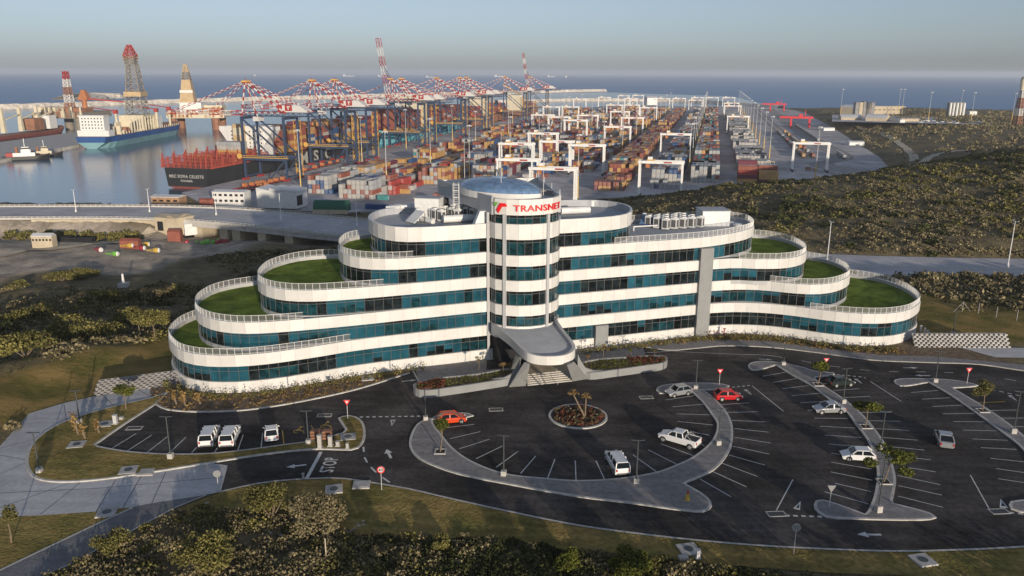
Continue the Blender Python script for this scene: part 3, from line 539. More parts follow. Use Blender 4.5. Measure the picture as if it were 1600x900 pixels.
for k in range(5):
    z = Bz + 4 * k; outer = orient(smooth(levels[k], 2.1)); win = offset(rings[k], .32, True)
    zb, zt = z + 3.1, z + 4.82; 
    if k == 4: zt = z + 5.35
    mb = MB()
    panels(mb, outer, zb, zt); inn = offset(outer, .38, True); mb.ring(outer, inn, zt, 'panel_white'); mb.wall(inn[::-1], z + 4.1, zt, 'panel_grey' if k < 4 else 'roof_membrane', True)
    mb.ring(outer, offset(outer, .5, True), zb, 'panel_grey'); PARTW(mb, 'cladding_band')
    mb = MB(); mb.sheet(offset(outer, .36, True), z + 4.2, 'roof_membrane' if k in (4,) else ('roof_turf')); 
    if k == 3: pass
    PARTW(mb, 'terrace_turf' if k < 4 else 'roof_deck')
    mb = MB(); s_in = offset(outer, .5, True); mb.prism([(x, y) for x, y in offset(rings[k], .7, True)], z + .05, z + 4.0, 'black', bottom=False); PARTW(mb, 'interior_core')
    z0 = z + .84 if k else z + .72
    if k == 0:
        mb = MB(); ob = offset(outer, .06, True); panels(mb, ob, -.15, z0, 'panel_white'); mb.ring(ob, offset(ob, .5, True), z0, 'panel_white'); PARTW(mb, 'base_cladding')
    else:
        mb = MB(); sill = offset(outer, .22, True); mb.wall(sill, z + .2, z0, 'panel_grey', True); mb.ring(sill, offset(sill, .3, True), z0, 'panel_white'); PARTW(mb, 'window_sill')
    n = len(win); st = 't'; run = 0
    for i in range(n):
        a, b = win[i], win[(i + 1) % n]; mx, my = (a[0] + b[0]) / 2, (a[1] + b[1]) / 2
        if -3.6 < mx < 7.4 and my < 130: continue
        nx, ny = b[1] - a[1], -(b[0] - a[0]); facing = nx * (0 - mx) + ny * (0 - my) > 0
        if run <= 0: st = random.choices('tdmhq', (6, 3.5, 1.8, 1.6, .8))[0]; run = random.choice((1, 1, 2, 3, 4))
        run -= 1
        wins.append((hypot(mx, my) + (0 if facing else 500), window(a, b, z0, z + 3.12, .85 if k == 0 else .5, st)))
# tower
tw = orient(smooth(TW, 1.25)); tp = orient(smooth(TW, 1.9))
mb = MB(); mb.prism(offset(tw, .45, True), .2, Bz + 24, 'black'); PARTW(mb, 'interior_core')
for k in range(1, 7):
    z = Bz + 4 * k - (.0 if k < 6 else -.2); zb, zt = (z - .88, z + .82) if k < 5 else (z - .7, z + 1.7)
    if k == 6: zb, zt = Bz + 23.1, Bz + 25.5
    if k == 1: zb, zt = z - .7, z + 1.4
    mb = MB(); panels(mb, offset(tp, -.05, True), zb, zt, 'panel_white'); mb.ring(offset(tp, -.05, True), offset(tp, .5, True), zt, 'panel_white'); mb.ring(offset(tp, -.05, True), offset(tp, .5, True), zb, 'panel_white'); PARTW(mb, 'tower_band')
    z0w = zt; z1w = (z + 3.12) if k < 4 else ((Bz + 19.3) if k == 4 else Bz + 23.12)
    if k == 6: continue
    wv = offset(tw, .22, True)
    for i in range(len(wv)):
        a, b = wv[i], wv[(i + 1) % len(wv)]; mx, my = (a[0] + b[0]) / 2, (a[1] + b[1]) / 2
        if my > 125: continue
        wins.append((hypot(mx, my), window(a, b, z0w, z1w, .5, random.choice('mmmmdq') if k else 't')))
wins.sort(key=lambda w: w[0])
for d_, w_ in wins[:98]: PARTW(w_, 'window')
rest = MB()
for d_, w_ in wins[98:]:
    n0 = len(rest.v); rest.v += w_.v
    for f_, m_ in zip(w_.f, w_.mi): rest.f.append(tuple(n0 + i for i in f_)); rest.mi.append(rest.m(w_.mats[m_]))
PARTW(rest, 'windows')['kind'] = 'stuff'
# light grey pilasters of the tower and the grey pillar on the right wing
mb = MB()
for x, y in ((-1.15, 119.62), (5.5, 120.55)): mb.rbox(x, y, 5, Bz + 23.2, .5, .4, R(-20 if x < 0 else 36), 'panel_grey')
mb.rbox(-3.75, 122.0, .5, Bz + 23.2, .4, 1.0, 0, 'panel_grey'); PARTW(mb, 'tower_pilaster')
mb = MB(); mb.rbox(33.3, 134.15, 0, Bz + 14.98, 2.5, 1.6, R(18), 'wall_grey'); PARTW(mb, 'grey_pillar')
mb = MB(); mb.rbox(15.0, 127.9, 0, Bz + 3.0, 2.3, 1.2, R(18), 'wall_grey'); PARTW(mb, 'grey_pillar')
# underside piers at the far right end of the base
for i in range(8):
    mb = MB(); t = -.9 + i * .17; mb.rbox(66 + 8.2 * cos(t) * 1.0, 136.5 + 8.2 * sin(t), -1.0, Bz, .28, .28, t, 'panel_white'); PARTW(mb, 'base_pier')
# railings round the terraces
def railing(pts, z, name='railing'):
    mb = MB(); pts3 = [Vector((*p, 0)) for p in pts]; h = 1.0
    for i in range(len(pts3) - 1):
        a, b = pts3[i], pts3[i + 1]; mb.bar(a + Vector((0, 0, z + h)), b + Vector((0, 0, z + h)), .05, 'white_metal'); mb.bar(a + Vector((0, 0, z + .12)), b + Vector((0, 0, z + .12)), .04, 'white_metal')
        mb.bar(a + Vector((0, 0, z)), a + Vector((0, 0, z + h)), .06, 'white_metal')
        for k in range(1, 9): c = a.lerp(b, k / 9); mb.bar(c + Vector((0, 0, z + .12)), c + Vector((0, 0, z + h)), .028, 'rail_panel')
    PARTW(mb, name)
def part_ring(k, test, d=.2):
    pts = offset(orient(smooth(levels[k], 1.05)), d, True); n = len(pts); ok = [test(*p) for p in pts]
    s = next(i for i in range(n) if ok[i] and not ok[i - 1]); out = []
    for i in range(n + 1):
        if not ok[(s + i) % n]: break
        out.append(pts[(s + i) % n])
    return out
fl = lambda x: 122.9 + .322 * x      # facade line
for k, xl, xr in ((0, -23.5, 51), (1, -30, 43.8), (2, -19, 39), (3, -14.5, 16)):
    railing(part_ring(k, lambda x, y: x < xl and (y < fl(x) + 14 or x < levels[k][0][0] + 22)), Bz + 4 * k + 4.82)
    railing(part_ring(k, lambda x, y: x > xr and (y < fl(x) + 12 or x > xr + 5)), Bz + 4 * k + 4.82)
# right-hand technical terrace deck (level 4)
mb = MB(); d4 = [p for p in offset(orient(smooth(L4, 1.2)), .4, True)]; mb.sheet([p for p in d4 if p[0] > 8], Bz + 16.215, 'roof_membrane'); PARTW(mb, 'roof_deck')
# sign letters on the tower
def text_mesh(s, size, depth, key, font_shear=0., sx=1., off=0.02):
    cu = bpy.data.curves.new('lettering', 'FONT'); cu.body = s; cu.size = size; cu.extrude = depth; cu.align_x = 'LEFT'; cu.resolution_u = 3; cu.shear = font_shear; cu.space_character = 1.08; cu.offset = off
    o = bpy.data.objects.new('tmp', cu); C.objects.link(o); dg = bpy.context.evaluated_depsgraph_get(); me = bpy.data.meshes.new_from_object(o.evaluated_get(dg)); bpy.data.objects.remove(o)
    me.materials.clear(); me.materials.append(M[key]); 
    co = np.empty(len(me.vertices) * 3, np.float32); me.vertices.foreach_get('co', co); co = co.reshape(-1, 3); co[:, 0] *= sx; me.vertices.foreach_set('co', co.ravel()); me.update(); return me, co
def wrap_arc(me, place, parent, name):
    co = np.empty(len(me.vertices) * 3, np.float32); me.vertices.foreach_get('co', co); co = co.reshape(-1, 3)
    out = np.array([place(*c) for c in co], np.float32) - np.array(parent.location, np.float32); me.vertices.foreach_set('co', out.ravel()); me.update()
    o = bpy.data.objects.new(name, me); C.objects.link(o); o.parent = parent; return o
arc = smooth([p for p in TW[1:10]], .1, closed=False); arc = offset(arc, -.13)
acc = [0]; 
for i in range(1, len(arc)): acc.append(acc[-1] + hypot(arc[i][0] - arc[i - 1][0], arc[i][1] - arc[i - 1][1]))
ax = np.array([p[0] for p in arc]); ay = np.array([p[1] for p in arc]); acc = np.array(acc)
def on_arc(s, z, dpt):
    x = np.interp(s, acc, ax); y = np.interp(s, acc, ay); x2 = np.interp(s + .1, acc, ax); y2 = np.interp(s + .1, acc, ay); L = hypot(x2 - x, y2 - y) or 1
    return (x + (y2 - y) / L * dpt, y - (x2 - x) / L * dpt, z)
iS = acc[int(np.argmin((ax + 2.0)**2 + (ay - 113.8)**2))]; s0 = acc[int(np.argmin(np.abs(ax + 2.8)))]; st_ = acc[int(np.argmin(np.abs(ax - .25)))] - s0
me, co = text_mesh('TRANSNET', 1.35, .05, 'sign_red', sx=1.0); wdt = co[:, 0].max() - co[:, 0].min(); tgt = acc[int(np.argmin((ax - 7.25)**2 + (ay - 122.8)**2))] - (s0 + st_); kx = tgt / wdt
zs = Bz + 23.36
wrap_arc(me, lambda x, y, z: on_arc(s0 + st_ + x * kx, zs + .38 + y, .06 + z), bld, 'sign_lettering')
def plate(poly, key, name):
    mb = MB()
    mb.face([on_arc(s0 + x, zs + y, .1) for x, y in poly], key)
    for i in range(len(poly)):
        a, b = poly[i - 1], poly[i]; mb.face([on_arc(s0 + a[0], zs + a[1], 0), on_arc(s0 + b[0], zs + b[1], 0), on_arc(s0 + b[0], zs + b[1], .1), on_arc(s0 + a[0], zs + a[1], .1)], key)
    PARTW(mb, name)
plate([(.48, .48), (.85, 0), (1.44, 1.0), (2.3, 1.07), (2.03, 1.55), (1.12, 1.55)], 'sign_red', 'emblem'); plate([(0, 1.6), (.1, 1.17), (.37, 1.0), (.75, 1.65)], 'green', 'emblem')
# tower crown: roof slab, side walls flaring back, skylight
zc0, zc1 = Bz + 22.9, Bz + 25.5
roof = [(-3.5, 122.5), (-2.9, 121), (-1.8, 120.1), (0, 119.5), (2.0, 119.4), (4.0, 119.9), (5.7, 121), (7.1, 123.5), (4.6, 144.5), (-13, 141)]
mb = MB(); mb.sheet(roof, zc1 - .75, 'panel_grey'); mb.sheet(roof[::-1], zc0 + .1, 'panel_grey'); PARTW(mb, 'crown_roof')
mb = MB()
def thickwall(a, b, z0, z1, w, key):
    mb.bar((a[0], a[1], (z0 + z1) / 2), (b[0], b[1], (z0 + z1) / 2), w, key, z1 - z0)
thickwall((-3.0, 121.0), (-13.2, 142.3), zc0, zc1 + .1, .35, 'panel_grey'); thickwall((7.4, 123.2), (4.7, 146), zc0, zc1 + .1, .35, 'panel_grey'); thickwall((-13.2, 142.4), (4.7, 146.1), zc0 + .3, zc1 - .1, .3, 'panel_white'); PARTW(mb, 'crown_wall')
mb = MB(); mb.rbox(-11.6, 139.4, Bz + 19, zc0 + .1, .8, .8, 0, 'black'); mb.rbox(-2.5, 134, Bz + 20.2, zc0 + .1, 9, 12, R(17), 'panel_grey'); PARTW(mb, 'stair_core')
T1 = G(722, 287, Bz + 25.9); T2 = G(843, 302, Bz + 25.9); dc = ((T1[0] + T2[0]) / 2, (T1[1] + T2[1]) / 2 + .6); ang = atan2(T2[1] - T1[1], T2[0] - T1[0]); rx = hypot(T2[0] - T1[0], T2[1] - T1[1]) / 2
mb = MB(); leaf = [(rx * cos(t), 4.6 * abs(sin(t)) ** 1.4 * (1 if sin(t) >= 0 else -1)) for t in [2 * pi * i / 40 for i in range(40)]]
tr = lambda a, b: (dc[0] + a * cos(ang) - b * sin(ang), dc[1] + a * sin(ang) + b * cos(ang))
mb.prism([tr(a * 1.02, b * 1.03) for a, b in leaf], zc1 - .8, zc1 + .25, 'panel_white'); PARTW(mb, 'skylight_kerb')
mb = MB(); nv = 8; rows = []
for j in range(nv):
    f = cos(pi / 2 * j / nv); zz = zc1 + .25 + 1.9 * sin(pi / 2 * j / nv); rows.append([(*tr(a * f, b * f), zz) for a, b in leaf])
for j in range(nv - 1):
    for i in range(40): mb.face([rows[j][i], rows[j][(i + 1) % 40], rows[j + 1][(i + 1) % 40], rows[j + 1][i]], 'skylight')
mb.face(rows[-1], 'skylight')
for i in range(0, 40, 2):
    for j in range(nv - 1): mb.bar(rows[j][i], rows[j + 1][i], .04, 'frame_grey')
for j in (2, 4, 6):
    for i in range(40): mb.bar(rows[j][i], rows[j][(i + 1) % 40], .035, 'frame_grey')
PARTW(mb, 'skylight')
# handrail and antennas, ladder on the crown
mb = MB()
rr_ = [(7.4, 123.3), (6.5, 131), (5.6, 138.5), (4.8, 145.8)]
for i in range(3):
    for h in (.6, 1.0): mb.bar((*rr_[i], zc1 + h), (*rr_[i + 1], zc1 + h), .05, 'white_metal')
for p in rr_: mb.bar((*p, zc1), (*p, zc1 + 1.0), .06, 'white_metal')
PARTW(mb, 'crown_handrail')
for px, py, h in ((783, 306, 9.5), (849, 303, 6.0), (726, 279, 7)):
    x, y = G(px, py, zc1 - .4); mb = MB(); mb.tube((x, y, zc1 - .7), (x, y, zc1 + h), .045, .02, 'white_metal', 6); PARTW(mb, 'antenna')
x, y = G(708, 330, Bz + 20.2); y = 130.5; x = -9.2; mb = MB()
for s_ in (-.4, .4): mb.bar((x + s_, y, Bz + 20.2), (x + s_, y, Bz + 26.6), .06, 'cool_white')
for i in range(16): mb.bar((x - .4, y, Bz + 20.5 + i * .37), (x + .4, y, Bz + 20.5 + i * .37), .05, 'cool_white')
for i in range(5):
    z_ = Bz + 22 + i * 1.1; 
    for a, b in (((-.5, 0), (-.5, -.8)), ((-.5, -.8), (.5, -.8)), ((.5, -.8), (.5, 0))): mb.bar((x + a[0], y + a[1], z_), (x + b[0], y + b[1], z_), .07, 'cool_white')
mb.bar((x - .5, y - .8, Bz + 22), (x - .5, y - .8, Bz + 26.4), .05, 'cool_white'); mb.bar((x + .5, y - .8, Bz + 22), (x + .5, y - .8, Bz + 26.4), .05, 'cool_white')
PARTW(mb, 'caged_ladder')
# ---- roof plant (separate machines standing on the roofs)
def cooler(name='cooling_unit'):
    t = thing(name, '', 'cooling unit'); mb = MB(); mb.box(-.55, -.5, .12, .55, .5, 2.0, 'cool_white'); mb.box(-.6, -.55, 0, .6, .55, .12, 'frame_grey'); mb.build('casing', t)
    mb = MB(); mb.tube((0, 0, 2.0), (0, 0, 2.18), .42, .42, 'cool_white', 14); mb.tube((0, 0, 2.181), (0, 0, 2.19), .36, .36, 'black', 14); mb.build('fan', t)
    mb = MB(); mb.box(-.4, -.52, .4, .4, -.501, 1.7, 'frame_grey'); mb.box(.551, -.35, .4, .57, .35, 1.7, 'frame_grey'); mb.build('grille', t); return t
c0 = cooler(); used = False
def put_cooler(x, y, z, rz, label, group, sc=1.):
    global used
    if not used:
        c0.location = (x, y, z); c0.rotation_euler = (0, 0, rz); c0.scale = (sc,) * 3; tag(c0, label, None, group); used = True
    else: dup(c0, (x, y, z), rz, label, group, sc)
zr5, zr4 = Bz + 20.2, Bz + 16.22
for r_, (px, lab) in enumerate(((690, 'left'), (716, 'middle'), (740, 'right'))):
    for j in range(4):
        x, y = G(px, 346 - r_ * 1.5, zr5); put_cooler(x - j * 1.15, y + j * 1.35, zr5, R(-40), f'white cooling unit, {ORD[j]} in the {lab} of the three rows on the left roof', 'cooling units on the left roof', .95)
n_ = 0
for r_ in range(5):
    for j in range(3):
        x, y = G(1040 + r_ * 13.5, 359 - r_ * .9, zr4); put_cooler(x - j * 1.3, y + j * 1.5, zr4, R(-35), f'white cooling unit, {ORD[j]} in column {"one two three four five".split()[r_]} from the left of the right roof cluster', 'cooling units on the right roof', 1.05)
t = thing('plant_cabin', 'white box cabin standing between the solar heater and the cooling units on the left roof', 'plant cabin'); mb = MB(); x, y = G(668, 345, zr5)
mb.rbox(x, y + 3, zr5, zr5 + 3.4, 4.2, 2.6, R(-12), 'cool_white'); mb.build('cabin', t); mb = MB(); mb.rbox(x, y + 3, zr5 + 3.4, zr5 + 3.52, 4.5, 2.9, R(-12), 'roof_membrane'); mb.build('roof', t)
t = thing('plant_room', 'large white box plant room at the right end of the right roof', 'plant room'); mb = MB(); x, y = G(1118, 354, zr4)
mb.rbox(x, y + 2.6, zr4, zr4 + 2.8, 5.2, 4.6, R(3), 'cool_white'); mb.build('cabin', t); mb = MB(); mb.rbox(x, y + 2.6, zr4 + 2.8, zr4 + 2.93, 5.5, 4.9, R(3), 'roof_membrane'); mb.build('roof', t)
def solar(x, y, z, label, rz, key='skylight'):
    t = thing('solar_heater', label, 'solar heater', (x, y, z), rz); mb = MB(); w_, d_, h_ = 2.6, 2.2, 1.9
    mb.hexa([(-w_/2, 0, .3), (w_/2, 0, .3), (w_/2, .08, .22), (-w_/2, .08, .22), (-w_/2, d_, h_ + .1), (w_/2, d_, h_ + .1), (w_/2, d_ + .08, h_), (-w_/2, d_ + .08, h_)], key); mb.build('collector', t)
    mb = MB()
    for s_ in (-1.2, 0, 1.2): mb.bar((s_, d_, 0), (s_, d_, h_), .08, 'frame_grey'); mb.bar((s_, 0, .15), (s_, d_, .15), .08, 'frame_grey')
    mb.build('stand', t); mb = MB(); mb.tube((-1.2, d_ + .3, .1), (-1.2, d_ + .3, 2.2), .38, .38, 'cool_white', 12); mb.build('tank', t); return t
x, y = G(640, 350, zr5); solar(x, y, zr5, 'tilted solar heater on the left roof beside the white cabin', R(-50), 'cool_white')
x, y = G(1008, 355, zr4); solar(x, y, zr4, 'tilted blue solar heater on the right roof near the cooling units', R(-30))
def duct(pts, r, label, name='air_duct'):
    t = thing(name, label, 'duct'); mb = MB()
    for a, b in zip(pts[:-1], pts[1:]):
        mb.tube(a, b, r, r, 'cool_white', 12); n = max(1, int((Vector(b) - Vector(a)).length / 1.8))
        for i in range(n + 1): c = Vector(a).lerp(Vector(b), i / n); d = (Vector(b) - Vector(a)).normalized() * .05; mb.tube(c - d, c + d, r * 1.07, r * 1.07, 'white_metal', 12)
    mb.build('pipe', t); return t
x, y = G(693, 349, zr5); duct([(x, y, zr5 + .7), (x + 5.6, y + 1.9, zr5 + .7)], .62, 'fat round white duct lying along the left roof by the tower')
t = thing('duct_hood', 'sloping white duct hood against the tower side on the left roof', 'duct hood'); mb = MB(); x, y = -6.2, 121.9
mb.hexa([(x, y, zr5), (x + 2.4, y + .7, zr5), (x + 2.0, y + 2.4, zr5), (x - .4, y + 1.7, zr5), (x + 1.2, y + .35, zr5 + 3), (x + 2.4, y + .7, zr5 + 3), (x + 2.0, y + 2.4, zr5 + 3), (x + .9, y + 2.0, zr5 + 3)], 'cool_white'); mb.build('hood', t)
x, y = G(874, 337, zr5); duct([(x + .3, y + .5, zr5 + .75), (x + 5.3, y + 1.9, zr5 + .75)], .6, 'round white duct lying on the roof just right of the tower')
x, y = G(605, 333, zr5); duct([(x, y, zr5 + .9), (x + 2.5, y - .8, zr5 + 1.2), (x + 5, y + .6, zr5 + 1.1), (x + 7, y + 2, zr5 + 1)], .38, 'bent white ducts at the rounded end of the left roof')
duct([(x + 1, y + 2.5, zr5 + .8), (x + 6, y + 3.4, zr5 + .9)], .35, 'straight white duct near the back edge of the left roof')
x, y = G(668, 350, zr5); duct([(x - 1, y + 1.6, zr5 + .6), (x + .9, y - .2, zr5 + .4)], .42, 'short white duct in front of the cabin on the left roof')
x, y = G(927, 322, zr5); t = thing('roof_vent', 'small white roof vent box on the bare roof right of the tower', 'roof vent', (x, y, zr5)); mb = MB(); mb.box(-.4, -.4, 0, .4, .4, 1, 'cool_white'); mb.box(-.5, -.5, 1, .5, .5, 1.1, 'cool_white'); mb.build('box', t)
x, y = G(990, 361, zr4); duct([(x, y, zr4), (x, y, zr4 + .8), (x + 4.5, y + 1.4, zr4 + .8)], .12, 'thin white pipe on posts at the front of the right roof', 'roof_pipe')
for i, (px, py) in enumerate(((1140, 351), (1152, 354))):
    x, y = G(px, py, zr4); t = thing('roof_fan', ['low white fan beside the plant room on the right roof, the farther of two', 'low white fan beside the plant room on the right roof, the nearer of two'][i], 'roof fan', (x, y, zr4)); mb = MB(); mb.tube((0, 0, 0), (0, 0, .35), .8, .8, 'cool_white', 14); mb.build('drum', t); mb = MB(); mb.dome(0, 0, .35, .9, .9, .35, 'cool_white', 14, 4); mb.build('cowl', t)
# ---- entrance canopy, stairs, planters
t = thing('entrance_canopy', 'flared grey entrance canopy with pale rounded front edge below the tower', 'canopy')
zc = 5.6
CP = [(768, 506, 6.6), (785, 518, 6.4), (800, 530, 6.2), (813, 543, 5.9), (824, 551, 5.7), (840, 556, 5.5), (862, 557, 5.5), (882, 555, 5.5), (895, 549, 5.6), (899, 541, 5.8), (893, 530, 6.1), (884, 519, 6.3), (876, 508, 6.5), (870, 499, 6.6)]
cz = [(*G(a, b, c), c) for a, b, c in CP]; m_ = []
for i in range(len(cz) - 1):
    for k in range(3):
        p0, p1, p2, p3 = cz[max(0, i - 1)], cz[i], cz[i + 1], cz[min(len(cz) - 1, i + 2)]; u = k / 3
        m_.append(tuple(.5 * (2 * p1[j] + (p2[j] - p0[j]) * u + (2 * p0[j] - 5 * p1[j] + 4 * p2[j] - p3[j]) * u * u + (3 * p1[j] - p0[j] - 3 * p2[j] + p3[j]) * u ** 3) for j in range(3)))
m_.append(cz[-1]); xy = [(p[0], p[1]) for p in m_]; ins = offset(xy, .5); inn = [(a[0], a[1], p[2]) for a, p in zip(ins, m_)]; n = len(m_)
mb = MB(); h_ = n // 2
for i in range(h_):
    j = n - 1 - i
    for dz, src, kk in ((-.45, inn, 'roof_membrane'), (-1.35, m_, 'wall_grey')):
        q4 = [src[i], src[i + 1], src[j - 1], src[j]]; mb.face([(p[0], p[1], p[2] + dz) for p in q4], kk)
mb.build('roof', t); mb = MB()
for i in range(n - 1):
    a, b, c, d = m_[i], m_[i + 1], inn[i], inn[i + 1]; e = .03 if i % 2 else 0; dn = lambda p, z: (p[0], p[1], p[2] + z)
    mb.face([dn(a, -1.35), dn(b, -1.35), b, a], 'panel_white' if 11 < i < 26 else 'panel_grey'); mb.face([a, b, d, c], 'panel_grey'); mb.face([c, d, dn(d, -.45), dn(c, -.45)], 'panel_grey')
mb.build('fascia', t)
def fin(pa, pb, ta, tb, w=.5):
    """slanted grey leg: two ground pixels and two points under the canopy"""
    mb = MB(); a = G(*pa); b = G(*pb); A = G(*ta, zc - 1.2); B = G(*tb, zc - 1.2)
    mb.hexa([(a[0], a[1], 0), (b[0], b[1], 0), (b[0], b[1] + w, 0), (a[0], a[1] + w, 0), (A[0], A[1], zc - 1.2), (B[0], B[1], zc - 1.2), (B[0], B[1] + w, zc - 1.2), (A[0], A[1] + w, zc - 1.2)], 'wall_grey'); mb.build('leg', t)
fin((795, 605), (822, 603), (819, 567), (828, 569)); fin((895, 596), (918, 592), (886, 571), (897, 566)); fin((798, 578), (812, 578), (808, 550), (815, 553)); 
def planter(front, back, label, extra=None):
    t = thing('planter', label, 'planter'); fp = [G(a, b, 1.15) for a, b in front]; bp = [G(a, b, 1.0) for a, b in back]
    p = orient(smooth(fp + bp, .8)); inn = offset(p, .35, True); mb = MB(); mb.wall(p, -.05, 1.15, 'wall_grey', True); mb.ring(p, inn, 1.15, 'wall_grey'); mb.wall(inn[::-1], .8, 1.15, 'wall_grey', True); mb.build('wall', t)
    mb = MB(); mb.sheet(inn, .92, 'bed_soil'); mb.build('soil', t); return t, p
plL, polyL = planter([(645, 601), (651, 608), (665, 610), (700, 606), (760, 597), (795, 591), (806, 587)], [(808, 580), (795, 577), (740, 585), (690, 590), (660, 595)], 'long grey walled planter with red and green plants left of the entrance steps')
plR, polyR = planter([(905, 576), (920, 582), (960, 578), (1010, 571), (1036, 567), (1043, 562)], [(1040, 557), (1020, 556), (980, 558), (930, 562), (908, 567)], 'long grey walled planter with plants right of the entrance steps')
for tpl, pts in ((plL, ((800, 603), (800, 592), (812, 568))), (plR, ((908, 592), (906, 582), (896, 568)))):
    mb = MB(); a = G(*pts[0]); s_ = -1 if tpl is plL else 1
    prof = [(0, 0), (0, 4.0), (.5 * s_, 2.9), (1.2 * s_, 1.8), (2.4 * s_, 1.25), (4.0 * s_, 1.15), (4.0 * s_, 0)]
    x0 = G(812 if s_ < 0 else 902, 601 if s_ < 0 else 593)
    f = [(x0[0] + u * 1.0, x0[1] + u * .18, v_) for u, v_ in prof]; b = [(x, y + .45, z) for x, y, z in f]
    if s_ > 0: f, b = f[::-1], b[::-1]
    mb.face(f[::-1], 'wall_grey'); mb.face(b, 'wall_grey')
    for i in range(len(f)): mb.face([f[i - 1], f[i], b[i], b[i - 1]], 'wall_grey')
    mb.build('curved_wall', tpl)
t = thing('entrance_steps', 'pale entrance steps between the grey canopy legs', 'steps'); mb = MB(); a = G(823, 603); b = G(895, 596); 
for i in range(6):
    o = i * .42; mb.hexa([(a[0] + .1, a[1] + o, -.02), (b[0] - .1, b[1] + o, -.02), (b[0] - .1, b[1] + o + .42 + (10 if i == 5 else 0), -.02), (a[0] + .1, a[1] + o + .42 + (10 if i == 5 else 0), -.02), (a[0] + .1, a[1] + o, .17 * (i + 1)), (b[0] - .1, b[1] + o, .17 * (i + 1)), (b[0] - .1, b[1] + o + .42 + (10 if i == 5 else 0), .17 * (i + 1)), (a[0] + .1, a[1] + o + .42 + (10 if i == 5 else 0), .17 * (i + 1))], 'concrete', 'pale_wall')
mb.build('treads', t); mb = MB()
for f in (.33, .66): x = a[0] + (b[0] - a[0]) * f; mb.bar((x, a[1] + .3, 1.0), (x, a[1] + 2.4, 2.0), .05, 'steel'); mb.bar((x, a[1] + .3, .1), (x, a[1] + .3, 1.0), .05, 'steel'); mb.bar((x, a[1] + 2.4, .9), (x, a[1] + 2.4, 2.0), .05, 'steel')
mb.build('handrail', t)
# ================================================================== painted markings
mb = MB(); my_ = MB()
def ln(a, b, w=.12, m=None): (m or mb).ribbon([G(*a), G(*b)], w, .006, 'line_white' if m is None else 'line_yellow')
def lns(off, sc, L, w=.12, m=None):
    for x0, y0, x1, y1 in L: ln((off[0] + x0 / sc, off[1] + y0 / sc), (off[0] + x1 / sc, off[1] + y1 / sc), w, m)
lns((640, 590), 4.5, [(262, 352, 455, 328), (285, 429, 498, 380), (350, 500, 563, 433), (468, 570, 655, 480), (607, 632, 763, 518), (780, 675, 886, 552), (970, 708, 1022, 574), (1170, 720, 1165, 584), (1372, 718, 1310, 584)])
lns((900, 590), 4.5, [(565, 662, 400, 543), (710, 610, 508, 508), (822, 548, 597, 465), (905, 480, 850, 455), (942, 406, 810, 380), (962, 333, 715, 308), (945, 262, 708, 255), (905, 187, 680, 205), (832, 127, 632, 157), (955, 138, 985, 134), (1020, 190, 1217, 177), (1065, 245, 1280, 240), (1095, 300, 1325, 312), (1115, 358, 1355, 384), (1117, 420, 1367, 460), (1105, 483, 1360, 538), (1077, 545, 1328, 615), (1027, 602, 1275, 695), (960, 660, 1198, 768), (873, 714, 1090, 838)])
lns((1160, 550), 5.29, [(168, 200, 355, 168), (252, 252, 455, 218), (333, 303, 548, 278), (408, 360, 643, 340), (478, 420, 730, 405), (540, 483, 590, 478), (595, 547, 870, 549), (642, 613, 935, 629), (682, 686, 983, 708), (712, 760, 1025, 788), (728, 835, 815, 848), (665, 265, 715, 258), (755, 319, 965, 303), (845, 376, 1055, 367), (905, 435, 1145, 432), (970, 500, 1228, 500), (1045, 568, 1307, 573)])
lns((1180, 660), 4.5, [(535, 280, 822, 328), (530, 348, 825, 407), (560, 428, 815, 487), (487, 487, 793, 572), (900, 106, 1140, 125), (850, 43, 1083, 57), (927, 168, 1190, 195), (1045, 243, 1233, 263), (1080, 318, 1268, 348), (998, 373, 1302, 438), (1005, 444, 1312, 511), (1003, 518, 1320, 597), (265, 402, 148, 620)])
lns((1360, 540), 5.625, [(358, 412, 595, 394), (453, 471, 705, 458), (547, 535, 808, 523), (638, 600, 918, 595), (727, 668, 1005, 670), (812, 742, 1112, 750), (895, 820, 1205, 832), (972, 897, 1285, 912), (1045, 570, 1300, 566), (1145, 638, 1350, 637), (1228, 710, 1350, 712), (0, 315, 270, 490)])
lns((1160, 550), 5.29, [(80, 280, 340, 490), (1005, 210, 1020, 220)])
lns((0, 0), 1, [(1548, 716, 1612, 723), (1556, 732, 1618, 741), (1560, 748, 1620, 757), (1516, 742, 1545, 794)])
lns((1360, 540), 5.625, [(940, 503, 1185, 492)], .12, my_)
lns((0, 570), 4, [(850, 430, 700, 522), (947, 440, 797, 537), (1045, 450, 920, 547), (1162, 452, 1070, 540), (1230, 515, 1197, 552), (1358, 520, 1340, 548), (1520, 437, 1485, 538)])
lns((380, 590), 4.5, [(137, 390, 125, 497)]); lns((380, 590), 4.5, [(275, 372, 287, 473), (477, 335, 518, 408)], .12, my_)
def dashes(a, b, n, w, duty=.55):
    a = G(*a); b = G(*b)
    for i in range(n):
        t0 = i / n; t1 = (i + duty) / n; mb.ribbon([(a[0] + (b[0] - a[0]) * t0, a[1] + (b[1] - a[1]) * t0), (a[0] + (b[0] - a[0]) * t1, a[1] + (b[1] - a[1]) * t1)], w, .006, 'line_white')
dashes((562, 651.7), (671, 650), 11, .3); dashes((1227, 805.5), (1290, 807.5), 5, .3); dashes((1144, 605), (1175, 602), 4, .22); dashes((1307, 585), (1350, 589.5), 5, .22); dashes((1536, 605.5), (1600, 620), 5, .22); dashes((1548, 797), (1605, 804), 4, .3)
lns((380, 590), 4.5, [(845, 487, 848, 522), (853, 560, 872, 597), (898, 630, 935, 667), (980, 702, 1030, 737)], .22); lns((380, 590), 4.5, [(547, 522, 447, 708)], .42)
lns((380, 590), 4.5, [(1230, 5, 1245, 25)], .15)
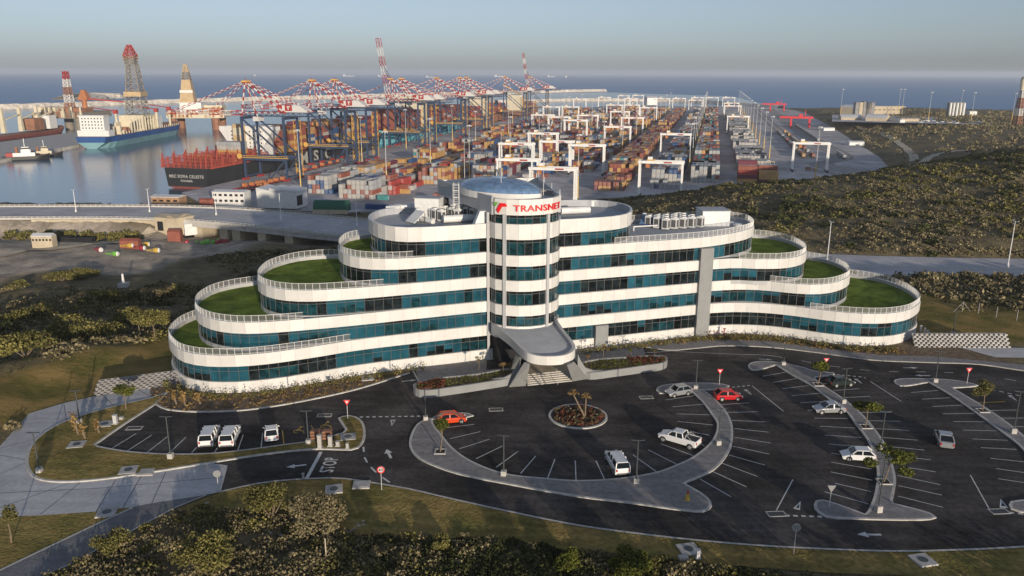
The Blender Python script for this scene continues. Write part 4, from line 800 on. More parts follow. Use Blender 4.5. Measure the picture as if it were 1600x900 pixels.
lns((1360, 540), 5.625, [(163, 228, 247, 231), (403, 230, 487, 232), (645, 235, 727, 238), (1180, 292, 1280, 308)], .14)
lns((1160, 550), 5.29, [(488, 72, 568, 88), (725, 115, 808, 125), (972, 145, 1053, 153), (1212, 160, 1290, 163), (1333, 130, 1376, 133), (0, 22, 120, 22), (120, 22, 240, 30), (240, 30, 330, 45)], .13)
ln((990, 552), (1048, 549), .13); ln((1048, 549), (1160, 554), .1)
def tri(pts, w=.16):
    p = [G(*q) for q in pts]; cx_ = sum(q[0] for q in p) / 3; cy_ = sum(q[1] for q in p) / 3; i_ = [(cx_ + (q[0] - cx_) * .5, cy_ + (q[1] - cy_) * .5) for q in p]
    for k in range(3): mb.face([(*p[k - 1], .006), (*p[k], .006), (*i_[k], .006), (*i_[k - 1], .006)], 'line_white')
o_ = lambda off, sc, L: [(off[0] + a / sc, off[1] + b / sc) for a, b in L]
tri(o_((1180, 660), 4.5, [(320, 553), (315, 618), (267, 605)])); tri(o_((1160, 550), 5.29, [(8, 312), (40, 310), (80, 357)])); tri(o_((1160, 550), 5.29, [(920, 222), (950, 222), (993, 265)])); tri(o_((1360, 540), 5.625, [(1205, 440), (1240, 437), (1292, 488)])); tri(o_((380, 590), 4.5, [(1035, 297), (1072, 297), (1043, 340)])); tri([(1562, 779), (1571, 791), (1574, 794)] if False else [(1563, 779), (1576, 794), (1562, 793)])
def arrow(a, b, w=.16, hw=.5, hl=.42):
    a = Vector((*G(*a), 0)); b = Vector((*G(*b), 0)); d = b - a; L = d.length; d /= L; n = Vector((-d.y, d.x, 0)); h = b - d * L * hl
    mb.ribbon([(a.x, a.y), (h.x, h.y)], w * 2, .006, 'line_white'); mb.face([(h.x + n.x * hw, h.y + n.y * hw, .007), (h.x - n.x * hw, h.y - n.y * hw, .007), (b.x, b.y, .007)], 'line_white')
arrow((479, 726), (447, 730)); arrow((611, 716), (604, 702)); arrow((1377, 835.5), (1339, 835)); arrow((1411.5, 574.7), (1434.3, 574.7), .12, .4); arrow((1453, 587), (1429, 586.7), .12, .4); arrow((1186, 561), (1208, 562), .1, .3); arrow((628, 596), (652, 593.5), .12, .35)
struct('road_markings', mb); tag(my_.build('yellow_markings'), kind='structure')
# STOP lettering and wheelchair signs, painted on the asphalt
def painted_text(s, px0, px1, hgt, key, name):
    me, co = text_mesh(s, 1, 0, key, off=.015); a = Vector((*G(*px0), 0)); b = Vector((*G(*px1), 0)); d = b - a; L = d.length; d /= L; n = Vector((-d.y, d.x, 0)); w_ = co[:, 0].max(); h_ = co[:, 1].max()
    out = np.array([tuple(a + d * (c[0] / w_ * L) + n * (c[1] / h_ * hgt) + Vector((0, 0, .008))) for c in co], np.float32); me.vertices.foreach_set('co', out.ravel()); me.update(); o = bpy.data.objects.new(name, me); C.objects.link(o); return tag(o, kind='structure')
painted_text('STOP', (519.5, 738), (529, 715), 1.6, 'line_white', 'road_markings')
mb = MB()
for px, py in ((465, 674), (507, 666)):
    x, y = G(px, py)
    for i in range(14):
        t0 = 2 * pi * i / 14 * .8; t1 = 2 * pi * (i + 1) / 14 * .8; mb.ribbon([(x + .5 * cos(t0), y + .5 * sin(t0)), (x + .5 * cos(t1), y + .5 * sin(t1))], .13, .007, 'line_yellow')
    mb.ribbon([(x - .2, y + .2), (x + .1, y + 1.1)], .14, .008, 'line_yellow'); mb.ribbon([(x - .2, y + .2), (x + .7, y + .2), (x + 1.0, y - .6)], .14, .009, 'line_yellow')
    mb.sheet([(x + .15 + .2 * cos(2 * pi * i / 10), y + 1.35 + .2 * sin(2 * pi * i / 10)) for i in range(10)], .008, 'line_yellow')
tag(mb.build('yellow_markings'), kind='structure')
# drain grates and manhole slabs
GRP = 'square concrete manhole slabs with round lids'
ML = {(522, 765): 'pale square manhole slab in the grass just below the STOP line', (201, 736): 'pale manhole slab at the lower kerb of the left grass island', (120, 696): 'pale manhole slab at the left end of the grass island beside two stumpy plants', (164, 664): 'pale manhole slab beside the small grey post on the left grass island', (167, 801): 'pale manhole slab at the tip of the grass wedge between concrete road and lower road', (544, 684): 'pale manhole slab on the rounded end of the grass island by the yield sign', (1076, 859): 'pale manhole slab in the lower lawn beside a small grey post', (1442, 876): 'pale manhole slab in the lower lawn near the right corner', (575, 592): 'sandy manhole slab in the planting bed along the left wing'}
first = None
for (px, py), lab in ML.items():
    x, y = G(px, py)
    if first is None:
        first = thing('manhole', lab, 'manhole', (x, y, -.03), R(12), GRP); mb = MB(); mb.box(-.95, -.95, 0, .95, .95, .16, 'concrete'); mb.build('slab', first); mb = MB(); mb.tube((0, 0, .16), (0, 0, .19), .46, .46, 'lamp_grey', 18); mb.build('lid', first)
    else: dup(first, (x, y, .03 if py < 740 else -.03), R(12), lab)
for k, (px, py, lab) in enumerate(((565, 758, 'plain concrete slab beside the manhole below the STOP line'), (229, 738, 'plain concrete slab at the kerb of the left grass island'), (1068, 872, 'small concrete slab below the manhole in the lower lawn'))):
    x, y = G(px, py); o = None; mb = MB(); s_ = .95 if k < 2 else .45; mb.rbox(x, y, -.04, .13, s_ * 2, s_ * 1.8, R(5), 'concrete'); mb.rbox(x, y, .13, .16, s_ * 1.6, s_ * 1.4, R(5), 'concrete'); tag(mb.build('cover_slab'), lab, 'slab')
for px, py, lab in ((210, 669, 'grey drain grate in the small car park left of the parked pickups'), (507, 649, 'grey drain grate in front of the yield sign island'), (775, 640, 'grey drain grate below the left planter'), (1010, 621, 'grey drain grate beside the silver hatchback'), (1213, 803, 'grey drain grate at the foot of the slanted white line'), (1561, 799, 'grey drain grate near the lower right parking island')):
    x, y = G(px, py); t = thing('drain_grate', lab, 'drain', (x, y, 0), R(4), 'rectangular drain grates in the asphalt'); mb = MB()
    for a in ((-1.0, -.55, 1.0, -.42), (-1.0, .42, 1.0, .55), (-1.0, -.42, -.87, .42), (.87, -.42, 1.0, .42)): mb.box(a[0], a[1], 0, a[2], a[3], .03, 'concrete')
    mb.build('frame', t); mb = MB(); mb.box(-.87, -.42, -.02, .87, .42, .012, 'black')
    for i in range(9): mb.box(-.8 + i * .19, -.42, .012, -.72 + i * .19, .42, .026, 'frame_grey')
    mb.build('grate', t)
# ================================================================== cars
def loft(mb, secs, key):
    """secs: list of rings with equal counts"""
    for A, B in zip(secs[:-1], secs[1:]):
        n = len(A)
        for i in range(n): j = (i + 1) % n; mb.face([A[i], A[j], B[j], B[i]], key)
    mb.face(secs[0][::-1], key); mb.face(secs[-1], key)
def make_car(kind, paint):
    """front of the car towards +X"""
    P = dict(hatch=dict(L=3.9, W=1.68, belt=.92, roof=1.48, hood=(1.93, 1.0), cab=[(.98, .92), (.35, 1.43), (-1.25, 1.46), (-1.86, .98)], rear=-1.95),
             sedan=dict(L=4.3, W=1.7, belt=.93, roof=1.46, hood=(2.1, 1.05), cab=[(1.05, .94), (.35, 1.42), (-.85, 1.44), (-1.55, 1.02)], rear=-2.12),
             estate=dict(L=4.4, W=1.76, belt=.93, roof=1.48, hood=(2.2, 1.1), cab=[(1.1, .95), (.4, 1.44), (-1.1, 1.46), (-1.95, 1.0)], rear=-2.2),
             pickup=dict(L=5.2, W=1.85, belt=1.18, roof=1.8, hood=(2.6, 1.35), cab=[(1.35, 1.2), (.75, 1.75), (-.65, 1.8), (-.85, 1.2)], rear=-2.6),
             canopy=dict(L=5.2, W=1.82, belt=1.18, roof=1.82, hood=(2.6, 1.35), cab=[(1.35, 1.2), (.75, 1.76), (-2.4, 1.86), (-2.55, 1.2)], rear=-2.6))[kind]
    t = thing('car', '', 'car'); W2 = P['W'] / 2; zb = .26 if kind in ('hatch', 'sedan', 'estate') else .42; be = P['belt']; xf = P['hood'][0]; xr = P['rear']; cab = P['cab']; rw = .32 if zb < .4 else .38
    # lower body
    def ring(x, w, z0, z1): return [(x, -w, z0 + .06), (x, -w * .96, z0), (x, w * .96, z0), (x, w, z0 + .06), (x, w, z1 - .12), (x, w * .9, z1), (x, -w * .9, z1), (x, -w, z1 - .12)]
    hz = be - (.12 if zb < .4 else .1)
    st = [(xf, .80, zb + .12, hz - .3), (xf - .1, .93, zb, hz - .16), (xf - .35, 1, zb, hz - .06), (cab[0][0], 1, zb, be), (0, 1, zb, be), (cab[3][0], 1, zb, be + (.02 if zb < .4 else 0)), (xr + .12, .97, zb, be + (-.02 if kind == 'sedan' else 0)), (xr, .88, zb + .1, be - .1)]
    st = sorted({s[0]: s for s in st}.values(), key=lambda s: -s[0]); mb = MB(); loft(mb, [ring(x, W2 * w, a, b) for x, w, a, b in st], paint)
    # roof skin and pillars
    tw_ = W2 * .8; z1 = P['roof']; c = cab; zt = max(c[1][1], c[2][1])
    mb.hexa([(c[2][0], -tw_, c[2][1] - .05), (c[1][0], -tw_, c[1][1] - .05), (c[1][0], tw_, c[1][1] - .05), (c[2][0], tw_, c[2][1] - .05), (c[2][0] + .05, -tw_ * .9, c[2][1] + .03), (c[1][0] - .1, -tw_ * .9, c[1][1] + .03), (c[1][0] - .1, tw_ * .9, c[1][1] + .03), (c[2][0] + .05, tw_ * .9, c[2][1] + .03)], paint)
    bw = W2 * .93
    for s_ in (-1, 1):
        mb.bar((c[0][0], s_ * bw, be - .04), (c[1][0], s_ * tw_, c[1][1] - .02), .09, paint); mb.bar((c[3][0], s_ * bw, be - .02), (c[2][0], s_ * tw_, c[2][1] - .02), .13, paint)
        for xm in ([-.35] if kind in ('hatch', 'sedan', 'estate') else [.1]) + ([-.9] if kind == 'canopy' else []) + ([-1.15] if kind == 'estate' else []): mb.bar((xm, s_ * bw * 1.0, be - .04), (xm, s_ * tw_, zt - .04), .11 if xm > -.9 else .16, paint)
    mb.build('body', t, bevel=.07)
    mb = MB(); e = .03; g = [(c[0][0] - e, be - .03), (c[1][0] - e, c[1][1] - .03), (c[2][0] + e, c[2][1] - .03), (c[3][0] + e, be - .03)]
    lo = [(g[3][0], -bw + e), (g[0][0], -bw + e), (g[0][0], bw - e), (g[3][0], bw - e)]; hi = [(g[2][0], -tw_ + e, g[2][1]), (g[1][0], -tw_ + e, g[1][1]), (g[1][0], tw_ - e, g[1][1]), (g[2][0], tw_ - e, g[2][1])]
    mb.hexa([(x, y, be - .03) for x, y in lo] + hi, 'car_glass'); mb.build('windows', t)
    if kind == 'pickup':
        mb = MB(); mb.box(-2.5, -.76, 1.185, -.95, .76, 1.2, 'black'); mb.build('load_bed', t)
        mb = MB()
        for s_ in (-1, 1): mb.box(-2.56, s_ * .84 - .05, 1.18, -.88, s_ * .84 + .05, 1.27, paint); mb.bar((-1.0, s_ * .75, 1.2), (-1.15, s_ * .6, 1.72), .07, 'steel'); mb.bar((-1.9, s_ * .78, 1.25), (-1.15, s_ * .6, 1.72), .06, 'steel')
        mb.bar((-1.15, -.6, 1.72), (-1.15, .6, 1.72), .07, 'steel'); mb.box(-2.6, -.84, 1.17, -2.52, .84, 1.27, paint); mb.build('roll_bar', t)
    mb = MB(); mb.box(xf - .06, -W2 * .7, zb + .1, xf + .03, W2 * .7, zb + .28, 'black'); mb.box(xr - .03, -W2 * .8, zb + .02, xr + .1, W2 * .8, zb + .2, 'frame_grey' if zb > .4 else paint); mb.build('bumper', t)
    ax_ = xf - .78; bx_ = xr + .8
    for x in (ax_, bx_):
        for s_ in (-1, 1):
            mb = MB(); mb.tube((x, s_ * (W2 - .2), rw), (x, s_ * (W2 + .025), rw), rw, rw, 'tyre', 18); wh_ = mb.build('wheel', t); mb = MB(); mb.tube((x, s_ * (W2 + .02), rw), (x, s_ * (W2 + .04), rw), rw * .66, rw * .6, 'rim', 12); rm = mb.build('rim', wh_)
            mb = MB(); k = 10
            pr = [(x + (rw + .07) * cos(pi * i / k), s_ * (W2 + .004), rw + (rw + .07) * sin(pi * i / k)) for i in range(k + 1)]; mb.face(pr, 'black'); mb.build('wheel_arch', t)
    for s_ in (-1, 1):
        mb = MB(); mb.box(xf - .2, s_ * W2 * .68 - .16, hz - .32, xf - .015, s_ * W2 * .68 + .16, hz - .14, 'head_lamp'); mb.build('headlight', t)
        mb = MB(); mb.box(xr - .02, s_ * W2 * .8 - .1, be - .35, xr + .12, s_ * W2 * .8 + .1, be - .08, 'tail_lamp'); mb.build('tail_light', t)
        mb = MB(); mb.box(cab[0][0] - .3, s_ * (W2 + .08) - .09, be, cab[0][0] - .18, s_ * (W2 + .08) + .09, be + .14, paint); mb.build('mirror', t)
    return t
def car_along(kind, paint, rearpx, frontpx, label, cat, name, grp='cars parked outside the office'):
    a = G(*rearpx); b = G(*frontpx); t = make_car(kind, paint); t.name = name; t['label'] = label; t['category'] = cat; t['group'] = grp
    h = atan2(b[1] - a[1], b[0] - a[0]); Lh = dict(hatch=1.95, sedan=2.1, estate=2.2).get(kind, 2.6); t.location = (a[0] + cos(h) * Lh, a[1] + sin(h) * Lh, 0); t.rotation_euler = (0, 0, h); return t
def car_wheels(kind, paint, fpx, rpx, label, cat, name, grp='cars parked outside the office'):
    """near side front and rear wheel contact points"""
    f = Vector(G(*fpx)); r = Vector(G(*rpx)); t = make_car(kind, paint); t.name = name; t['label'] = label; t['category'] = cat; t['group'] = grp
    d = (f - r).normalized(); n = Vector((-d.y, d.x)); n = n if n.y > 0 else -n; m = (f + r) / 2 + n * .82; h = atan2(d.y, d.x); off = dict(hatch=.01, sedan=.0, estate=0).get(kind, 0)
    t.location = (m.x, m.y, 0); t.rotation_euler = (0, 0, h); return t
car_along('canopy', 'car_white', (322, 703), (336, 672), 'white pickup with canopy, left of the two parked side by side', 'pickup', 'pickup_truck'); car_along('canopy', 'car_white', (354, 703), (368, 672), 'white pickup with canopy, right of the two parked side by side', 'pickup', 'pickup_truck')
car_along('hatch', 'car_white', (425, 692), (424, 668), 'small white car parked alone in the small car park', 'car', 'parked_car')
car_wheels('hatch', 'car_orange', (723, 662), (692, 665), 'orange red hatchback parked beside the young tree', 'car', 'parked_car')
car_wheels('hatch', 'car_silver', (1052, 622), (1076.5, 618), 'silver hatchback parked beside the curved paving near the right planter', 'car', 'parked_car')
car_wheels('hatch', 'car_red', (1153, 627), (1128, 627.5), 'small bright red car parked beside the top of the curved paving', 'car', 'parked_car')
car_wheels('pickup', 'car_white', (1039, 691.5), (1074.5, 702), 'white double cab pickup with open load bed', 'pickup', 'pickup_truck')
car_along('canopy', 'car_white', (973, 747), (953, 712), 'white pickup with canopy parked nose away by the curved paving', 'pickup', 'pickup_truck')
car_wheels('sedan', 'car_silver', (1285, 648), (1312, 647.5), 'pale silver saloon parked between the two trees on the middle island', 'car', 'parked_car')
car_wheels('hatch', 'car_white', (1326, 721.5), (1358, 723.5), 'small white hatchback parked beside the spreading tree', 'car', 'parked_car')
car_wheels('hatch', 'car_dark', (1329, 604.5), (1307, 606), 'dark green black hatchback parked near the yield sign', 'car', 'parked_car')
car_along('estate', 'car_silver', (1479, 703), (1466, 672), 'silver car driving along the right aisle', 'car', 'moving_car')
# ================================================================== lamps, signs, posts
def lamp_proto():
    t = thing('street_lamp', '', 'street lamp'); mb = MB(); mb.tube((0, 0, 0), (0, 0, 5.3), .09, .07, 'lamp_grey', 8); mb.build('pole', t)
    mb = MB(); mb.box(-.3, -.3, 0, .3, .3, .62, 'concrete'); mb.build('footing', t)
    for s_ in (-1, 1): mb = MB(); mb.bar((s_ * .08, 0, 5.25), (s_ * .75, 0, 5.3), .2, 'lamp_grey', .06); mb.build('lamp_head', t)
    return t
lp = None
LAMPS = [(267, 717, 5.4, 'street lamp between the white pickups and the empty bays'), (482, 694, 4.4, 'street lamp at the bay edge near the utility boxes'), (125, 662, 4.6, 'street lamp on the left grass island beside the concrete road'), (62, 739, 5.0, 'thin brown street lamp at the rounded left end of the grass island'), (665, 657, 4.4, 'street lamp at the tip of the curved paving beside the orange hatchback'), (787, 744, 5.0, 'street lamp on the curved paving below the round flower bed'), (994, 756, 5.3, 'street lamp beside the white canopy pickup'), (1122, 696, 4.9, 'street lamp standing on the curved paving right of the double cab pickup'), (1087, 608, 4.4, 'street lamp at the top of the curved paving near the silver hatchback'), (1224, 571, 4.4, 'street lamp at the top of the middle parking island'), (1317, 631, 5.2, 'street lamp on the middle island between the two round trees'), (1375.5, 702, 5.0, 'street lamp on the middle island beside the aisle of the white hatchback'), (1372, 801, 6.2, 'street lamp at the lower end of the middle island'), (1461, 598, 4.9, 'street lamp at the top of the right parking island'), (1583, 678, 5.8, 'street lamp on the right parking island by the picture edge'), (1489, 523, 4.2, 'pale street lamp on the grass bank right of the building')]
for px, py, h, lab in LAMPS:
    x, y = G(px, py)
    if lp is None: lp = lamp_proto(); lp.location = (x, y, .13); tag(lp, lab, None, 'twin headed lamps around the car parks'); o = lp
    else: o = dup(lp, (x, y, .13), R(random.uniform(-15, 15)), lab)
    o.scale = (1, 1, h / 5.3)
def sign(px, py, kind, label, h=2.1, rz=0):
    x, y = G(px, py); t = thing('road_sign', label, 'road sign', (x, y, .1), rz); mb = MB(); mb.tube((0, 0, 0), (0, 0, h), .04, .04, 'mast_grey', 6); mb.build('post', t)
    mb = MB(); r = .42; n = 3 if 'yield' in kind else 20; a0 = -pi / 2
    def disc(rr, y_, key): mb.face([(rr * cos(a0 + 2 * pi * i / n), y_, h - .1 + rr * sin(a0 + 2 * pi * i / n)) for i in range(n)], key)
    back = 'back' in kind; s_ = r * (1.25 if n == 3 else 1); disc(s_, -.05, 'wall_grey' if back else 'sign_red'); disc(s_, .05, 'mast_grey')
    pts = [(s_ * cos(a0 + 2 * pi * i / n), h - .1 + s_ * sin(a0 + 2 * pi * i / n)) for i in range(n)]
    for i in range(n): mb.face([(pts[i - 1][0], -.05, pts[i - 1][1]), (pts[i][0], -.05, pts[i][1]), (pts[i][0], .05, pts[i][1]), (pts[i - 1][0], .05, pts[i - 1][1])], 'mast_grey')
    pl_ = mb.build('sign_plate', t)
    if not back:
        mb = MB(); n2 = n; disc(s_ * (.55 if n == 3 else .72), -.056, 'line_white'); mb.build('sign_face', pl_)
        if 'speed' in kind:
            me, co = text_mesh('40', .5, .002, 'black', off=.01); w_ = co[:, 0].max(); me.vertices.foreach_set('co', np.array([(c[0] - w_ / 2, -.062, h - .1 - .17 + c[1]) for c in co], np.float32).ravel()); o = bpy.data.objects.new('number', me); C.objects.link(o); o.parent = pl_
    return t
sign(543.5, 656, 'yield', 'red and white yield sign on the rounded end of the grass island', 2.6); sign(1123.5, 603, 'yield', 'red yield sign on the small paved island above the red car', 2.4); sign(1289, 581, 'yield', 'red yield sign behind the tree at the top of the middle island', 2.0); sign(1510.5, 601, 'yield', 'red yield sign at the top of the right parking island', 2.4)
sign(1295.5, 795, 'yield back', 'grey back of a triangular sign at the lower tip of the middle island', 2.5); sign(342, 771, 'round back', 'grey round sign back where concrete road meets asphalt', 2.4); sign(1240, 866, 'round back', 'grey round sign back at the lower lawn near the right parking islands', 2.9); sign(596.5, 767, 'speed', 'red ringed round speed sign in the lower lawn', 2.6)
x, y = G(1074, 783); t = thing('marker_post', 'squat yellow marker post with a red top on the curved paving', 'marker post', (x, y, .13)); mb = MB(); mb.tube((0, 0, 0), (0, 0, .8), .3, .16, 'line_yellow', 12); mb.build('base', t); mb = MB(); mb.tube((0, 0, .8), (0, 0, 1.15), .12, .1, 'red', 10); mb.build('cap', t)
def post(px, py, h, label, w=.45, key='concrete', name='service_post'):
    x, y = G(px, py); t = thing(name, label, 'post', (x, y, .1)); mb = MB(); mb.box(-w * .8, -w * .8, 0, w * .8, w * .8, .12, 'concrete'); mb.build('base', t); mb = MB(); mb.box(-w / 2, -w / 2, .12, w / 2, w / 2, h, key); mb.box(-w / 2 - .05, -w / 2 - .05, h, w / 2 + .05, w / 2 + .05, h + .06, key); mb.build('column', t)
post(181, 663, 1.2, 'squat grey service post on the left grass island', .45, 'mast_grey'); post(500, 701, 1.7, 'pale concrete service post at the kerb near the stop line'); post(516.5, 698, 1.3, 'pale square post beside the brown boxes'); post(528, 698, .6, 'low pale block beside the square post', .4); post(543, 701, .6, 'low pale block nearest the rounded kerb end', .3); post(1090.5, 874, .9, 'small grey post in the lower lawn beside the manhole', .3, 'mast_grey'); post(474, 749, .6, 'tiny grey post at the foot of the stop line', .2); post(190, 656, .3, 'small pale dome block on the left grass island', .4)
x, y = G(505, 688); t = thing('utility_cabinet', 'brown slatted utility boxes beside the small car park', 'utility box', (x, y, .1)); mb = MB()
for i in range(2):
    for z in (.2, .6, 1.0): mb.box(-1.5 + i * 1.5, -.4, z, -.3 + i * 1.5, .5, z + .28, 'rust')
mb.build('slats', t); mb = MB(); mb.box(-1.6, -.3, 0, 1.3, .4, 1.2, 'black'); mb.build('box', t)
# red hydrant stand by the right wing
x, y = G(1131, 527); t = thing('hydrant_stand', 'red pipe stand in the bed at the foot of the grey pillar', 'hydrant', (x, y, .1)); mb = MB(); mb.tube((0, 0, 0), (0, 0, 1.6), .09, .09, 'red', 8); mb.bar((-.25, 0, 1.5), (.25, 0, 1.5), .12, 'red'); mb.build('pipe', t)
for k in range(4):
    x, y = 34.9 + k * .75, 133.9; t = thing('inlet_valve', f'small red valve, {"first second third fourth".split()[k]} from the grey pillar on the white base', 'valve', (x, y, .9), 0, 'red valves beside the pillar'); mb = MB(); mb.tube((0, 0, 0), (0, -.35, 0), .09, .12, 'red', 8); mb.build('valve', t)
# breeze block retaining walls
def blockwall(pts, z0, z1, back, label, key='concrete'):
    t = thing('retaining_wall', label, 'retaining wall'); mb = MB(); a, b = Vector((*pts[0], 0)), Vector((*pts[1], 0)); L = (b - a).length; n = int(L / .42); nz = 7
    bx, by = back
    for r in range(nz):
        f = r / nz; za = z0 + (z1 - z0) * f
        for i in range(n):
            if (i + r) % 2 == 0: continue
            c = a.lerp(b, (i + .5) / n); ang_ = atan2(b.y - a.y, b.x - a.x); mb.rbox(c.x + bx * f, c.y + by * f, za, za + (z1 - z0) / nz * .9, L / n * 1.12, .4, ang_, key)
    mb.build('blocks', t); mb = MB(); mb.face([(a.x, a.y + .2, z0), (b.x, b.y + .2, z0), (b.x + bx, b.y + by + .2, z1), (a.x + bx, a.y + by + .2, z1)], 'concrete_dark'); mb.build('backing', t)
blockwall([G(1430, 543), G(1578, 543)], 0, 2.0, (0, 1.6), 'pale honeycomb block wall right of the building')
blockwall([G(146, 618), G(275, 601)], 0, 1.6, (0, 1.8), 'pale honeycomb block wall left of the building beside the ramp', 'paver')
mb = MB(); mb.sheet([G(1428, 556), G(1640, 560), G(1640, 544), G(1425, 542)], .02, 'concrete_road'); struct('service_road', mb)
# ================================================================== container port
NW = 'first second third fourth fifth sixth seventh eighth ninth tenth eleventh twelfth thirteenth fourteenth fifteenth sixteenth seventeenth eighteenth nineteenth twentieth'.split(); NW += [f'{k + 1}th' for k in range(20, 60)]
def pthing(name, label, cat, p, q, z=ZP, group=None, rz=0):
    x, y = XY(p, q); return thing(name, label, cat, (x, y, z), PROT + rz, group)
# ---- ship-to-shore cranes
def sts(up):
    t = thing('quay_crane', '', 'quay crane'); H_ = 41
    for x in (0, 30):
        for y in (-9, 9):
            mb = MB(); mb.bar((x, y, 1.5), (x, y, H_), 1.3, 'sts_blue'); mb.box(x - .8, y - 3.4, .3, x + .8, y + 3.4, 1.6, 'sts_red'); mb.build('leg', t)
    mb = MB()
    for y in (-9, 9): mb.bar((0, y, 14), (30, y, 14), 1.6, 'sts_blue', 2.0); mb.bar((0, y, H_ - 1), (30, y, 15), .9, 'sts_blue'); mb.bar((30, y, 14), (18, y, 1.5), .7, 'sts_blue')
    for x in (0, 30): mb.bar((x, -9, 14), (x, 9, 14), 1.4, 'sts_blue'); mb.bar((x, -9, H_ - 1), (x, 9, H_ - 1), 1.6, 'sts_blue'); mb.bar((x, -9, 2.5), (x, 9, 2.5), 1.0, 'sts_blue')
    mb.build('portal_beam', t)
    mb = MB(); mb.box(-1, -10.3, 14.6, 32, -9.2, 15, 'sts_yellow'); mb.bar((-1, -10.3, 16), (32, -10.3, 16), .25, 'sts_yellow')
    for i in range(18): mb.bar((-1 + i * 1.9, -10.3, 15), (-1 + i * 1.9, -10.3, 16), .18, 'sts_yellow')
    mb.tube((-3.2, -10, 15.5), (-3.2, -9.4, 15.5), 1.8, 1.8, 'sts_yellow', 16); mb.build('walkway', t)
    mb = MB()
    for i in range(11): z = 1.5 + i * 3.6; s_ = 1 if i % 2 else -1; mb.bar((28.2 - s_ * 2, 11, z), (28.2 + s_ * 2, 11, z + 3.6), .5, 'sts_yellow'); mb.box(25.6, 10.2, z, 31, 11.8, z + .2, 'sts_yellow')
    for x in (25.8, 30.8): mb.bar((x, 11.4, 1), (x, 11.4, H_ + 1), .3, 'sts_yellow')
    mb.build('stair_tower', t)
    def lattice(x0, z0, x1, z1, k, key2=None, hgt=2.6):
        mb = MB(); n = max(6, int(hypot(x1 - x0, z1 - z0) / 4)); dx, dz = (x1 - x0) / n, (z1 - z0) / n; L = hypot(dx, dz); nx, nz = -dz / L * hgt, dx / L * hgt
        if nz < 0: nx, nz = -nx, -nz
        for y in (-3, 3):
            for i in range(n):
                kk = (k if (i // 2) % 2 == 0 else key2) if key2 else k; a = (x0 + dx * i, y, z0 + dz * i); b = (x0 + dx * (i + 1), y, z0 + dz * (i + 1)); a2 = (a[0] + nx, y, a[2] + nz); b2 = (b[0] + nx, y, b[2] + nz)
                mb.bar(a, b, .42, kk); mb.bar(a2, b2, .42, kk); mb.bar(a, b2, .22, kk); mb.bar(b, b2, .22, kk)
        for i in range(0, n + 1, 2): mb.bar((x0 + dx * i, -3, z0 + dz * i), (x0 + dx * i, 3, z0 + dz * i), .4, k)
        return mb
    lattice(-2, H_, 52, H_, 'sts_blue').build('girder', t)
    tip = (-60, H_ + .5) if not up else (-12, H_ + 58)
    lattice(-3, H_ + .5, tip[0], tip[1], 'sts_red', 'sts_white').build('boom', t)
    mb = MB(); ap = 63
    for y in (-1.2, 1.2):
        s_ = 1 if y > 0 else -1
        mb.stripes((0, s_ * 8, H_), (0, y, ap), .7, 'sts_red', 'sts_white', 9); mb.stripes((10, s_ * 6, H_), (0, y, ap), .55, 'sts_white', 'sts_red', 9)
        mb.stripes((0, y, ap), (30, s_ * 5, H_ + 2), .95, 'sts_red', 'sts_white', 13)
    mb.box(-2.2, -2.2, ap - .6, 2.2, 2.2, ap + .5, 'sts_yellow'); mb.bar((0, 0, ap), (0, 0, ap + 2.2), .3, 'sts_red')
    mb.stripes((-1, 9, H_ + 2.5), (30, 9, H_ + 2.5), .5, 'sts_red', 'sts_white', 14); mb.stripes((-1, -9, H_ + 2.5), (30, -9, H_ + 2.5), .5, 'sts_white', 'sts_red', 14); mb.build('apex_frame', t)
    for y in (-1.5, 1.5):
        mb = MB()
        if not up: mb.stripes((0, y, ap), (-27, y * 2, H_ + 3), .35, 'sts_red', 'sts_white', 14); mb.stripes((0, y, ap), (-54, y * 2, H_ + 3), .42, 'sts_red', 'sts_white', 24)
        else: mb.bar((0, y, ap), (-10, y * 2, H_ + 38), .35, 'sts_blue')
        mb.stripes((0, y, ap), (46, y * 2, H_ + 3), .4, 'sts_white', 'sts_red', 24); mb.build('stay', t)
    mb = MB(); mb.hexa([(27, -4, H_ + 2.8), (45, -4, H_ + 2.8), (45, 4, H_ + 2.8), (27, 4, H_ + 2.8), (27, -4, H_ + 7.2), (39, -4, H_ + 7.2), (39, 4, H_ + 7.2), (27, 4, H_ + 7.2)], 'sts_white'); mb.box(24, -4.5, H_ + 2.8, 26.8, 4.5, H_ + 7.5, 'sts_red'); mb.build('machinery_house', t)
    mb = MB(); mb.box(29, -4.12, H_ + 3.6, 34, -4.02, H_ + 7.4, 'sts_red'); mb.box(30.2, -4.16, H_ + 6, 32.8, -4.125, H_ + 6.6, 'sts_white'); mb.box(30.9, -4.16, H_ + 4.4, 31.7, -4.125, H_ + 6, 'sts_white'); mb.build('emblem', t)
    mb = MB(); mb.box(5, -3.5, H_ - 3.2, 9, 3.5, H_ - .3, 'sts_white'); mb.bar((7, 0, H_ - 3), (7, 0, H_ - 14), .2, 'black'); mb.box(2, -6, H_ - 15, 12, 6, H_ - 14, 'sts_yellow') if False else None; mb.build('trolley', t); return t
cr = {False: None, True: None}
SL = [(469, 0, 'quay crane nearest the viewer with lowered boom, over the stern of the black ship'), (559, 0, 'second quay crane along the quay with lowered red and white boom'), (597, 0, 'third quay crane along the quay, close behind the second'), (714, 1, 'quay crane with its tall red and white boom raised, beside the teal ship'), (742, 0, 'quay crane just behind the tall raised boom'), (846, 0, 'quay crane over the middle of the teal ship'), (929, 0, 'first of the close pair of quay cranes beyond the teal ship'), (957, 0, 'second of the close pair of quay cranes beyond the teal ship'), (1147, 0, 'second farthest quay crane, boom lowered, near the end of the quay'), (1307, 1, 'farthest quay crane with raised boom at the end of the quay')]
